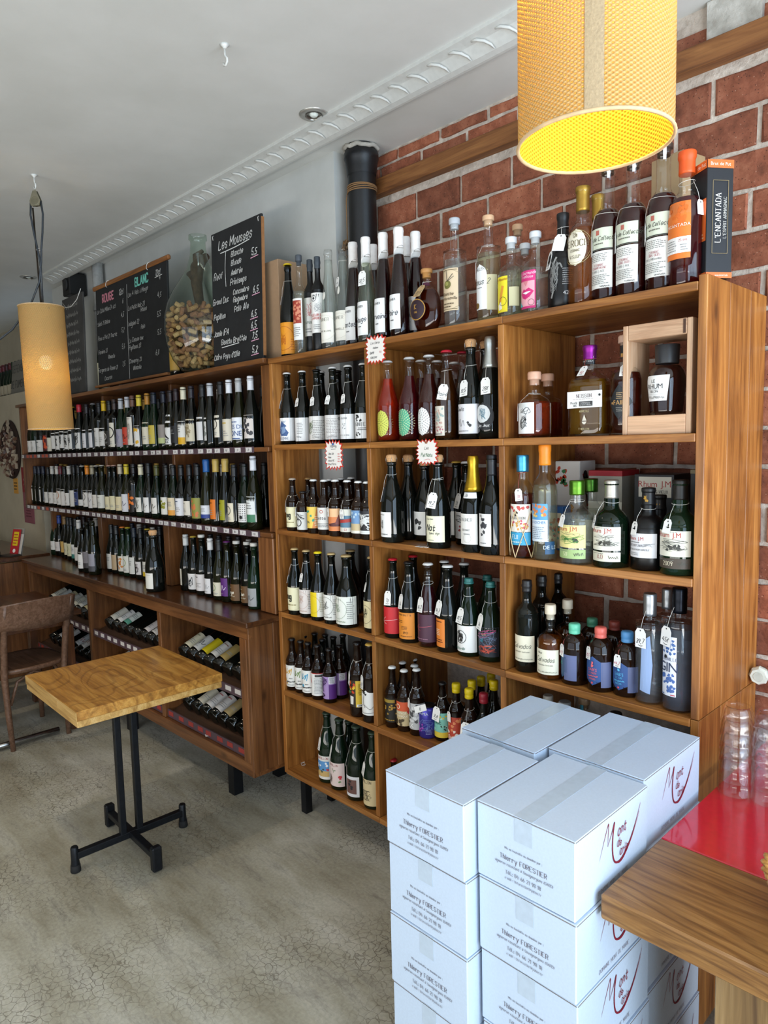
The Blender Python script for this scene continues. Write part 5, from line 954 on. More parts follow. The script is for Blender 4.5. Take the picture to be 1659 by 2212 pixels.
# --- fourth row, left bay: craft beers
def hop(c, bg='eceae4'): return [lab(.08, .5, 8, 85, bg, [('K', [(.1, .85), (.2, .6), (.3, .85), (.25, .6), (.45, .8), (.4, .6), (.55, .85), (.5, .55)], .03, c), ('B', .05, .1, .3, .4, 4, c, .06), ('T', 'BIERE', .5, .36, .05, INK, 'b'), ('H', .25, .2, .75, .28, '3a3a3a', .02), ('L', .3, .06, .7, .12, 1, '888888')])]
beer((-1.1277, 0.0388, 0.5681, 0.232), bc, hop('d0a02c'), 'small beer bottle with gold scrolled white label, left end', None)
beer((-1.0704, 0.0441, 0.5681, 0.232), bc, hop('6a8a3c'), 'small beer bottle with green scrolled white label')
beer((-1.0099, 0.0381, 0.5681, 0.236), bc, hop('3a9ac0'), 'small beer bottle with blue scrolled white label')
beer((-0.9503, 0.0430, 0.5681, 0.236), bc, [lab(.08, .5, 8, 85, 'ecebe8', [('R', 0, .97, 1, 1, 'c8302c'), ('R', 0, 0, .02, 1, 'c8302c'), ('K', [(.05, .85), (.2, .6), (.15, .8), (.25, .55)], .03, 'c8302c'), ('R', .45, .84, .85, .94, '444444'), ('L', .4, .1, .9, .8, 11, '9a9a9a')])], 'small beer bottle with red-edged text label')
PUR = [lab(.08, .5, 8, 85, 'a88ac0', [('R', .56, 0, 1, .65, '5a2a7c'), ('R', .56, .7, .86, 1, 'e2dfe6'), ('L', .58, .72, .84, .98, 7, '333333'), ('S', .05, .3, .5, .95, 9, '3a1a54', .02), ('B', .1, .05, .4, .3, 5, '2a1438', .05)])]
beer((-0.8833, 0.0519, 0.5681, 0.230), bc, PUR, 'small beer bottle with purple label, front one')
beer((-0.8847, 0.1121, 0.5681, 0.232), bc, PUR, 'small beer bottle with purple label, set further back')
beer((-1.1573, 0.1300, 0.5681, 0.221), bc, [], 'plain small beer bottle at the back, leftmost', glass='dark')
beer((-1.1284, 0.1700, 0.5681, 0.230), bc, [], 'plain small beer bottle at the back, second from left', glass='dark')
beer((-0.9980, 0.1100, 0.5681, 0.239), bc, [], 'plain small beer bottle behind the red-edged label', glass='dark')
beer((-1.0754, 0.1900, 0.5681, 0.230), bc, [], 'plain small beer bottle at the back, third from left', glass='dark')
beer((-0.9755, 0.1550, 0.5681, 0.244), bc, [], 'plain small beer bottle behind the front purple one', glass='dark')
beer((-0.9512, 0.1900, 0.5681, 0.250), bc, [], 'plain small beer bottle at the back, rightmost', glass='dark')
b('beer', (-0.6833, 0.0364, 0.5681, 0.301), .036, 'brown', bc, [lab(.14, .5, 10, 80, 'dcb83a', [('R', 0, 0, .5, 1, '2a2018'), ('B', .02, .55, .48, 1, 10, 'c9401c', .07), ('B', .05, .6, .5, .95, 6, 'e9c42c', .05), ('B', .1, .5, .4, .7, 4, '3a7a4a', .06), ('P', [(.25, .1), (.4, .1), (.42, .4), (.24, .42)], 'e6e2da'), ('L', .6, .45, .9, .9, 6, '8a6a1c'), ('R', .55, .02, .95, .12, 'f0f0ec'), ('L', .57, .03, .93, .11, 1, '222222')])], 'tall beer bottle with black and yellow flame label', 'beer_bottle', tag=(-34, .6, '14,9'))
b('beer', (-0.6034, 0.0310, 0.5681, 0.311), .036, 'brown', ('crown', 'c9a24a'), [lab(.1, .42, -6, 70, 'e9e8e4', [('B', .3, .7, .5, .95, 4, '222222', .06), ('K', [(.4, .8), (.36, .5), (.45, .3)], .02, '333333'), ('K', [(.1, .3), (.4, .4), (.7, .25), (.9, .4), (.95, .15), (.3, .08), (.1, .3)], .012, '333333')], 'arch')], 'tall gold-capped beer bottle with white line drawing label', 'beer_bottle', tag=(-26, .6, '16,9'))
# --- fourth row, middle bay
beer((-0.5019, 0.0516, 0.5681, 0.235), wc, [lab(.1, .5, 8, 85, '1e1a14', [('B', .05, .3, .95, .75, 20, 'b08a34', .05), ('B', .2, .35, .8, .7, 8, '1e1a14', .05), ('R', .1, .82, .7, .95, '9a8030'), ('L', .15, .05, .7, .14, 1, 'b08a34')])], 'white-capped beer bottle with black and gold label')
beer((-0.4418, 0.0564, 0.5681, 0.234), wc, [lab(.1, .5, 8, 85, 'c9b48a', [('R', 0, .62, .8, 1, 'cf5630'), ('O', .3, .8, .09, .03, 'ecd9c0'), ('T', 'ORANGE', .4, .5, .1, 'f2ead8', 'b'), ('T', 'MECANIQUE', .42, .38, .08, 'f2ead8', 'b'), ('B', .1, .05, .7, .3, 10, '4a3a24', .07), ('B', .7, .5, .9, .65, 3, 'b82c2c', .06)])], 'white-capped beer bottle with orange and beige label')
beer((-0.3807, 0.0612, 0.5681, 0.250), wc, [lab(.1, .5, 8, 85, 'b9b9b9', [('B', .1, .2, .9, .95, 18, '4a4a4c', .07), ('B', .3, .3, .7, .8, 8, 'd9d9d9', .07), ('T', 'eX', .3, .06, .18, 'f2f2f2', 'b')])], 'white-capped beer bottle with grey photograph label', (-30, .56, '', True))
beer((-0.5321, 0.1400, 0.5681, 0.226), wc, [], 'white-capped beer bottle behind the orange and beige one')
beer((-0.5465, 0.2200, 0.5681, 0.217), wc, [], 'white-capped beer bottle furthest back in its bay')
beer((-0.4471, 0.1200, 0.5681, 0.237), wc, [], 'white-capped beer bottle just behind the grey photograph label')
cn = thing('beer_can', 'purple-blue beer can with a price card on its rim', 'can', (-0.3349, 0.0691, 0.5676), (0, 0, 0))
G().lathe([(.026, 0), (.033, .006), (.033, .108), (.027, .118)], 24).obj('can_body', flat('3f3aa0', .3, .4, var=.1), cn)
G().lathe([(.0275, .118), (.0285, .122), (.026, .123), (.025, .119)], 24).obj('can_lid', flat('2a2c30', .3, .8), cn)
decal(lambda z: .0331, .012, .105, 8, 80, None, [('T', 'DAMIA', .5, .86, .11, 'cfd6e6', 'b'), ('B', .05, .1, .5, .5, 9, '9a3aa8', .06), ('S', .3, .15, .95, .7, 8, '6a7ac0', .014), ('L', .6, .08, .9, .3, 4, '8f94c8')]).obj('label', PRINT, cn)
g = G().box((0, 0, 0), (.05, .0008, .024), 0, lin('e9e7e4')); flatprint(g, [('T', '6', .5, .3, .45, INK, 'h')], .05, .024, (-.025, -.0004, -.012), (1, 0, 0), (0, 0, 1), (0, -1, 0)); g.obj('price_card', PRINT, cn, (-.004, -.036, .115), (rad(-14), rad(-22), rad(20)))
beer((-0.2788, 0.0897, 0.5681, 0.215), bc, [lab(.07, .5, 8, 85, '7cc0b0', [('R', 0, 0, 1, .22, 'd9c040'), ('B', .1, .2, .9, .9, 10, 'a8d9c8', .06), ('B', .5, .8, .8, .9, 3, 'd9c040', .05), ('T', 'Duc', .4, .55, .16, '1f4a44', 'f'), ('B', .55, .2, .95, .5, 8, '2a4a3c', .04)])], 'beer bottle with mint green label and hanging price tag', (0, .6, '3,8'))
YW = ('blob', 'd8bc10')
beer((-0.2190, 0.0975, 0.5681, 0.219), YW, [lab(.08, .48, 8, 85, 'b8402c', [('B', .1, .4, .9, .95, 10, 'e08a5a', .08), ('B', .2, .1, .8, .4, 8, 'f0e2d6', .08), ('T', 'Op', .3, .05, .16, 'f4ead8', 'h')])], 'yellow-waxed beer bottle with red and white label', (-20, .56, '', True))
beer((-0.1207, 0.0500, 0.5681, 0.235), YW, [], 'yellow-waxed beer bottle just behind the carton stack', (18, .55, '6,8'))
beer((-0.1804, 0.1400, 0.5681, 0.228), YW, [], 'yellow-waxed beer bottle in the second rank, left', glass='dark')
beer((-0.1850, 0.2000, 0.5681, 0.225), YW, [], 'yellow-waxed beer bottle in the third rank', glass='dark')
beer((-0.1924, 0.2700, 0.5681, 0.217), YW, [], 'yellow-waxed beer bottle furthest back by the divider', glass='dark')
beer((-0.0742, 0.1300, 0.5681, 0.255), YW, [], 'yellow-waxed beer bottle touching the divider', glass='dark')
beer((-0.0651, 0.0600, 0.5681, 0.230), ('blob', '8f1c2c'), [], 'red-waxed beer bottle beside the divider', glass='dark')
# --- fourth row, right bay: only necks show above the white cartons
b('squat', (0.1002, 0.2000, 0.5681, 0.211), .04, 'clear', ('stop', 'd9d4c8', 1.2), [], 'cream-stoppered bottle just showing above the white cartons', 'spirit_bottle', liq='b9b4a0')
b('squat', (0.2130, 0.1200, 0.5681, 0.240), .045, 'brown', ('stop', '9a9a98', 1.2), [], 'grey-lidded bottle just showing above the white cartons', 'spirit_bottle')
b('squat', (0.2361, 0.2000, 0.5681, 0.235), .045, 'clear', ('stop', 'a88a6a', 1.4), [lab(.8, 1.0, -6, 20, '3a9ab8')], 'corked bottle with turquoise seal strip above the white cartons', 'spirit_bottle', liq='8a7a5a')
b('squat', (0.3563, 0.1800, 0.5681, 0.224), .045, 'black', ('stop', '1c1c1e', 1.2), [], 'black-capped bottle just showing above the white cartons', 'spirit_bottle')
# --- bottom row, left bay: green corked beers
def lamb(pos, r, labs, text, tg): b('champ', pos, r, 'green', ('crown', '3a4a3a'), labs, text, 'beer_bottle', tag=tg)
lamb((-0.9294, 0.0651, 0.1981, 0.305), .042, [lab(.06, .4, -12, 56, 'e6e2dc', [('T', 'CANTILLON', .5, .86, .09, 'a03a34', 's'), ('R', .1, .3, .9, .78, '5a94cc'), ('R', .1, .12, .9, .36, 'c9a86a'), ('B', .2, .55, .8, .72, 5, 'e9eef2', .06), ('B', .2, .3, .6, .45, 5, '3a4a34', .05), ('B', .75, .35, .9, .45, 2, 'c83a44', .05)])], 'large green beer bottle with blue sky landscape label', (-26, .64, '26'))
lamb((-0.8417, 0.0616, 0.1981, 0.301), .044, [lab(.06, .4, -10, 60, 'e3cfcb', [('T', 'CANTILLON', .42, .86, .08, 'a05a5a', 's'), ('B', .3, .6, .7, .75, 6, '4a7a4a', .025), ('B', .7, .35, .85, .5, 3, 'c83a44', .06), ('B', .7, .2, .8, .35, 3, '5a8a4a', .04), ('S', .1, .15, .4, .5, 6, '6a5a54', .02)])], 'large green beer bottle with pink rose label', (-34, .62, '26'))
lamb((-0.8926, 0.1600, 0.1981, 0.249), .043, [], 'dark bottle between and behind the rose and portrait labels', None)
lamb((-0.7236, 0.0539, 0.1981, 0.306), .046, [lab(.06, .34, -14, 50, 'dcdce0', [('R', .2, .15, .85, .85, '6a4a44'), ('B', .4, .3, .6, .75, 5, '26242a', .08)])], 'large green bottle with framed dark portrait label', (-50, .62, ''))
lamb((-0.6230, 0.0515, 0.1981, 0.308), .043, [lab(.05, .4, -18, 60, 'd3c094', [('T', 'CANTILLON', .4, .86, .1, '4a4030', 's'), ('S', .1, .15, .8, .6, 10, '5a5040', .012), ('R', .15, .2, .7, .215, '5a5040'), ('R', .15, .55, .7, .565, '5a5040'), ('R', .3, .2, .315, .55, '5a5040'), ('R', .55, .2, .565, .55, '5a5040')])], 'large green bottle with beige brewery drawing label beside the divider', (-30, .6, '27'))
b('beer', (-0.5353, 0.0800, 0.1981, 0.212), .031, 'brown', ('crown', 'a8202c'), [], 'red-capped bottle showing beside the white carton on the bottom row', 'beer_bottle')
b('beer', (-0.5637, 0.2000, 0.1981, 0.193), .031, 'brown', ('crown', 'a8202c'), [], 'red-capped bottle at the back of the bottom middle bay', 'beer_bottle')
def loosetag(pos, rz, label, face=True):
    x, y, z = pos; t = thing('loose_price_tag', label, 'price tag', (x, y, z), (0, 0, rz))
    g = G(); P = [(-.0105, -.018), (.0105, -.018), (.0105, .01), (.006, .018), (-.006, .018), (-.0105, .01)]; g.prism(P, 0, .0006, 0, lin('f2f0ec'))
    flatprint(g, [('T', '18', .5, .4, .3, '44505c', 'h')], .021, .03, (-.0105, -.018, .0006), (1, 0, 0), (0, 1, 0), (0, 0, 1)); g.obj('card', PRINT, t)
    s = G()
    for q in (0, .006): s.tube([(0, .014, .001), (.006+q, .024, .003), (.014, .038+q, .002), (.006, .052, .003+q), (-.004, .042, .002), (-.003, .028, .004), (0, .014, .001)], .0006, 4)
    s.obj('string', STR, t)
loosetag((-1.1541, 0.0894, 0.1976), -1.9, 'loose price tag with string lying on the bottom oak shelf')
loosetag((-0.2841, -0.0083, 1.2968), -1.6, 'loose price tag lying on the shelf before the hand-lettered sparkling bottle')
# starburst price signs pinned to the shelf edges
def burst(x, z, w, h, ops, label, pin):
    t = thing('starburst_sign', label, 'sign', (x, -.008, z), (0, 0, rad(R_.uniform(-3, 3))), 'starburst price signs')
    n = 19; rg = random.Random(int(x*100))
    def star(k, zz):
        P = []
        for i in range(2*n):
            a = 2*PI*i/(2*n); q = max(abs(math.cos(a)), abs(math.sin(a))); rr = (1.0 if i % 2 == 0 else .80)/q**.85*(rg.uniform(.97, 1.05) if i % 2 == 0 else 1)
            P.append((rr*w/2*math.cos(a)*k, rr*h/2*math.sin(a)*k))
        return P
    st = rg.getstate(); A1 = star(1, 0); rg.setstate(st); A2 = star(.9, 0)
    g = G(); V = [(x_, 0, y_) for x_, y_ in A1]+[(x_, .0012, y_) for x_, y_ in A1]; m = 2*n
    V += [(0, 0, 0), (0, .0012, 0)]
    F = [(i, (i+1) % m, 2*m) for i in range(m)]+[(m+(i+1) % m, m+i, 2*m+1) for i in range(m)]+[((i+1) % m, i, m+i, m+(i+1) % m) for i in range(m)]
    g.add(V, F, 0, lin('d03428')); g.obj('red_edge', PRINT, t)
    g = G(); V = [(x_, -.0008, y_) for x_, y_ in A2]+[(0, -.0008, 0)]; g.add(V, [(i, (i+1) % m, m) for i in range(m)], 0, lin('efe9e2'))
    flatprint(g, ops, w*.8, h*.8, (-w*.4, -.0008, -h*.4), (1, 0, 0), (0, 0, 1), (0, -1, 0)); g.obj('card_face', PRINT, t)
    G().lathe([(.004, 0), (.0045, .004), (.002, .006)], 10).obj('pin', flat(pin, .4), t, (0, -.001, h*.36), (PI/2, 0, 0))
burst(-.487, 2.0, .105, .105, [('T', 'Les Cidres', .5, .74, .09, '3a3a44', 'h'), ('T', 'Italiens', .52, .54, .08, '3a3a44', 'h'), ('T', 'BAM!', .3, .32, .09, '3a3a44', 'h'), ('T', 'SOKEMY', .4, .12, .08, '3a3a44', 'h'), ('T', '8,5', .82, .34, .07, 'd0505a', 's')], 'red-edged starburst sign reading Les Cidres Italiens on top shelf edge', 'd8502c')
burst(-.74, 1.62, .11, .12, [('T', 'POPPN', .5, .8, .1, '3a3a44', 'h'), ('K', [(.35, .73), (.65, .75)], .015, '3a3a44'), ('T', 'Dite 32€', .35, .52, .07, '3a3a44', 'h'), ('T', 'Rose', .25, .38, .07, '3a3a44', 'h'), ('T', 'Stout PE', .35, .24, .07, '3a3a44', 'h'), ('T', 'Stout Porto', .4, .1, .07, '3a3a44', 'h'), ('L', .78, .2, .95, .6, 4, 'd98a8a')], 'red-edged starburst sign with handwritten list over the small beers', '2c5a9a')
burst(-.245, 1.628, .105, .09, [('T', 'Les', .5, .62, .13, '5a5050', 'h'), ('T', "Pet'Nats", .5, .28, .15, '3f7a50', 'h'), ('K', [(.35, .12), (.6, .16), (.7, .1)], .02, 'e09a9a')], 'red-edged starburst sign reading Les Pet Nats on middle shelf edge', '8a4a2c')
# black gift box and plain carton on the case top
eb = carton('armagnac_gift_box', 'tall black gift box with orange bands at the right end of case top', .644, .099, 2.0525, .071, .071, .285, '141519', [
    ('f', [('T', 'de Fut', .7, .3, .45, 'f2e6d6', 'b')], 'd9692a', 0, .93, 1, 1), ('s', [('T', 'Brut de Fut', .5, .3, .4, 'f2e6d6', 'b')], 'd9692a', 0, .93, 1, 1), ('s', [('T', 'www.encantada', .6, .35, .3, 'f2e6d6', 's')], 'd9692a', 0, 0, 1, .05), ('f', [], 'd9692a', 0, 0, 1, .05), ('f', [('L', .2, .05, .8, .2, 2, 'f0c9a0')], 'd9662a', .55, .32, .98, .68)], rot=-35)
g = G(); H_ = .2; W_ = .03
ops = [('T', "L'ENCANTADA", .5, .46, .34, 'e9e6df', 'f'), ('T', "L'ESPRIT ARMAGNAC", .5, .1, .19, 'cfccc4', 'f'), ('K', [(.0, .0), (1, .0)], .02, 'a08a5a'), ('K', [(0, 1), (1, 1)], .02, 'a08a5a'), ('K', [(0, 0), (0, 1)], .02, 'a08a5a'), ('K', [(1, 0), (1, 1)], .02, 'a08a5a')]
flatprint(g, ops, .175, .042, (.0355, .021, .06), (0, 0, 1), (0, -1, 0), (1, 0, 0), 1, 3); g.obj('print', PRINT, eb)
carton('plain_carton', 'plain brown cardboard box behind the cognacs on case top', .445, .362, 2.038, .106, .106, .44, 'a58a66', [], rot=-11.5)

# ------------------------------------------------------------ wine bottles in the brown hutch
SIMPLE = {
 'p': lambda c: [('L', .2, .3, .8, .5, 2, '9a9a9a')],
 't': lambda c: [('L', .15, .75, .7, .9, 1, c), ('L', .15, .2, .8, .5, 3, 'a09c98')],
 'f': lambda c: [('S', .2, .15, .8, .85, 9, c, .03), ('B', .35, .4, .65, .6, 3, c, .07)],
 'v': lambda c: [('R', .2, .12, .3, .8, c), ('L', .45, .2, .85, .4, 2, '9a9a9a')],
 's': lambda c: [('K', [(.15, .4), (.3, .65), (.4, .3), (.55, .6), (.65, .35), (.85, .5)], .03, c), ('L', .2, .1, .7, .18, 1, 'a09c98')],
 'b': lambda c: [('B', .15, .15, .85, .85, 12, c, .1)],
 'x': lambda c: [('R', 0, 0, 1, .3, c), ('L', .2, .5, .8, .8, 3, '8a8a8a')],
 'o': lambda c: [('O', .4, .6, .22, .04, c), ('L', .2, .1, .8, .25, 2, '9a9a9a')],
 'k': lambda c: [('K', [(.75, 1), (.3, .65), (.35, .35), (.8, .2)], .1, c, 1), ('K', [(.2, .98), (.28, .7)], .06, c), ('T', '2022', .5, .06, .12, c, 's')],
 'n': lambda c: []}
def wrow(z0, rows, where, n0, side, Yf=.052, bk='burg'):
    """rows: (world x, y, z, h, capsule type, capsule colour, label bg, art code, art colour, (z0, z1), half angle, words, kind)"""
    N = len(rows)
    for i, (pos, ct, cc, bg, code, ac, zz, half, words, kind) in enumerate(rows):
        gl = 'dark' if R_.random() < .75 else ('olive' if R_.random() < .5 else 'green')
        labs = [lab(zz[0], zz[1], R_.uniform(-8, 8) if half > 40 else R_.uniform(-30, -16), half, bg, SIMPLE[code](ac))] if bg else []
        k = N-i
        b(kind, pos, .0375, gl, (ct, cc) if ct else None, labs, words+', '+nth(k)+' from right '+where, 'wine_bottle', group=n0)
NTH = ['', 'first', 'second', 'third', 'fourth', 'fifth', 'sixth', 'seventh', 'eighth', 'ninth', '10th', '11th', '12th', '13th', '14th', '15th', '16th', '17th', '18th', '19th', '20th', '21st', '22nd', '23rd', '24th', '25th', '26th', '27th', '28th', '29th', '30th', '31st', '32nd', '33rd', '34th', '35th', '36th', '37th', '38th', '39th', '40th', '41st', '42nd']
def nth(k): return NTH[k]
W0 = 'dbd8d3'; LO = (.07, .34); MI = (.07, .38)
r1 = [
 ((-4.4224, 0.0500, 1.6410, 0.320), 'caps', '1a1a20', W0, 't', '333333', LO, 60, 'dark bottle with low white label', 'burg'),
 ((-4.3379, 0.0500, 1.6415, 0.319), 'caps', '1a1a20', W0, 't', '333333', LO, 60, 'dark bottle with low white label', 'burg'),
 ((-4.2142, 0.0500, 1.6422, 0.320), 'caps', '1a1a20', W0, 't', '333333', LO, 70, 'dark bottle with broad low white label', 'burg'),
 ((-4.0752, 0.0500, 1.6429, 0.319), 'caps', '1a1a20', '5a1c22', 'b', 'c9502c', (.09, .45), 55, 'bottle with red flame label', 'burg'),
 ((-3.9887, 0.0500, 1.6434, 0.317), 'caps', '2a2a2a', 'd9d4c2', 'p', '333333', MI, 60, 'bottle with cream label', 'burg'),
 ((-3.9043, 0.0500, 1.6439, 0.316), 'caps', '2a2a2a', W0, 'n', '333333', (.12, .48), 50, 'bottle with plain white label', 'burg'),
 ((-3.8214, 0.0500, 1.6443, 0.318), 'caps', '2a2a2a', W0, 'f', '333333', (.1, .48), 55, 'bottle with black figure on white label', 'burg'),
 ((-3.7409, 0.0500, 1.6448, 0.316), 'caps', '2a2a2a', W0, 'f', '333333', (.13, .5), 55, 'bottle with black figure on white label', 'burg'),
 ((-3.6532, 0.0500, 1.6452, 0.317), 'caps', '2a2a2a', W0, 'f', '333333', (.1, .48), 55, 'bottle with black figure on white label', 'burg'),
 ((-3.5761, 0.0500, 1.6457, 0.319), 'crown', 'c9b02c', W0, 'f', '333333', (.1, .5), 55, 'yellow-topped bottle with black figure label', 'burg'),
 ((-3.4511, 0.0500, 1.6463, 0.324), 'wax', 'b01c30', W0, 'f', '333333', (.1, .52), 55, 'red-waxed bottle with black figure label', 'burg'),
 ((-3.3245, 0.0500, 1.6470, 0.318), 'caps', '231c20', 'd6d2d4', 'v', 'b9a9a9', (.11, .48), 50, 'bottle with plain lilac-white label', 'burg'),
 ((-3.2168, 0.0500, 1.6476, 0.318), 'crown', '9a9a9c', 'd6d2d4', 'n', 'b9a9a9', (.11, .48), 50, 'grey-topped bottle with plain lilac-white label', 'burg'),
 ((-3.1204, 0.0500, 1.6482, 0.315), 'caps', '1c1c20', 'd3cfca', 't', '8a8078', (.13, .5), 55, 'bottle with thin-lined grey-white label', 'bord'),
 ((-3.0471, 0.0500, 1.6486, 0.322), 'caps', 'd0a818', 'd3cfca', 't', '8a8078', (.13, .48), 60, 'yellow-capsuled bottle with thin-lined label', 'burg'),
 ((-2.9629, 0.0500, 1.6490, 0.318), 'caps', '1b1c1e', '26221f', 'o', 'd9d4cc', (.14, .42), 62, 'bottle with black label and white rings', 'bord'),
 ((-2.8869, 0.0500, 1.6495, 0.321), 'caps', '3a2c28', 'd9d3c2', 'o', '1c1c1c', (.1, .56), 46, 'bottle with cream label and black circles', 'bord'),
 ((-2.7935, 0.0500, 1.6500, 0.319), 'caps', 'b5b7bc', '9a96a2', 'f', '7a7890', (.1, .43), 72, 'silver-capsuled bottle with grey-lilac label', 'burg'),
 ((-2.7025, 0.0500, 1.6505, 0.322), 'caps', 'c9c9cf', 'c2402c', 's', '2a1414', (.13, .45), 55, 'white-capsuled bottle with red scrawled label', 'burg'),
 ((-2.6219, 0.0450, 1.6509, 0.324), 'caps', '6a4a3a', 'd6cfc4', 'f', 'a0968c', (.12, .62), 55, 'bottle with very tall cream label', 'bord'),
 ((-2.5367, 0.0450, 1.6514, 0.321), 'caps', 'd6bf3c', 'dcd9d4', 'b', 'dba82c', (.09, .46), 62, 'yellow-capsuled bottle with yellow splash label', 'burg'),
 ((-2.4301, 0.0450, 1.6520, 0.323), 'caps', 'b07a2c', 'd6cfbb', 'v', '55504a', (.12, .5), 60, 'gold-capsuled bottle with cream label', 'burg'),
 ((-2.3501, 0.0450, 1.6524, 0.322), 'caps', '1c2230', 'c0ac44', 't', 'a08c30', (.12, .44), 60, 'navy-capsuled bottle with mustard label', 'burg'),
 ((-2.2362, 0.0450, 1.6530, 0.320), 'caps', '1a1e2c', '8f8680', 'x', 'b4bb84', (.12, .44), 68, 'navy-capsuled bottle with taupe and green label', 'burg'),
 ((-2.1550, 0.0450, 1.6535, 0.318), 'caps', '241c20', 'e0dedb', 'k', '19191c', (.1, .6), 52, 'bottle with big black swoosh label', 'burg'),
 ((-2.0995, 0.0500, 1.6538, 0.323), 'caps', '2c1f24', '1d1d20', 'x', '1d1d20', (.12, .4), 62, 'bottle with black label and white words', 'burg'),
 ((-2.0119, 0.0450, 1.6543, 0.324), 'caps', 'd9d2b8', 'dedbd4', 'x', 'dba820', (.09, .46), 64, 'cream-capsuled bottle with yellow and white label', 'burg'),
 ((-1.9290, 0.0450, 1.6547, 0.324), 'caps', '221c24', 'd0c6ac', 'f', '8a7a5a', (.13, .48), 74, 'bottle with beige sketch label', 'burg'),
 ((-1.8167, 0.0450, 1.6553, 0.322), 'caps', '1c1c1e', 'd6d4d4', 'n', 'aaaaaa', (.14, .5), 42, 'bottle with blank white label', 'burg'),
 ((-1.7422, 0.0450, 1.6557, 0.322), 'caps', 'b9bbc0', 'd6d4d2', 'b', '8a8f8a', (.13, .48), 34, 'silver-capsuled bottle with narrow pattern label', 'burg'),
 ((-1.6443, 0.0450, 1.6563, 0.321), 'caps', '19191c', 'ddd6c6', 'o', '2a2824', (.17, .5), 46, 'black-capsuled bottle with black oval label', 'burg'),
 ((-1.5665, 0.0450, 1.6567, 0.323), 'caps', 'dcdde2', 'd4ccba', 't', 'c9a83c', (.11, .43), 66, 'white-capsuled bottle with beige label', 'burg'),
 ((-1.4833, 0.0450, 1.6572, 0.323), 'caps', 'b3b3b3', 'e3e5e9', 'n', '2c4f8c', (.12, .44), 68, 'silver-capsuled bottle with bold blue lettered label', 'burg'),
 ((-1.3896, 0.0500, 1.6577, 0.325), 'caps', 'e2e3e8', 'd8cfc8', 'b', '3a3a3e', (.13, .46), 70, 'white-capsuled bottle with torn dark and cream label', 'burg')]
wrow(1.6583, r1, 'on the top wine shelf', None, 0)
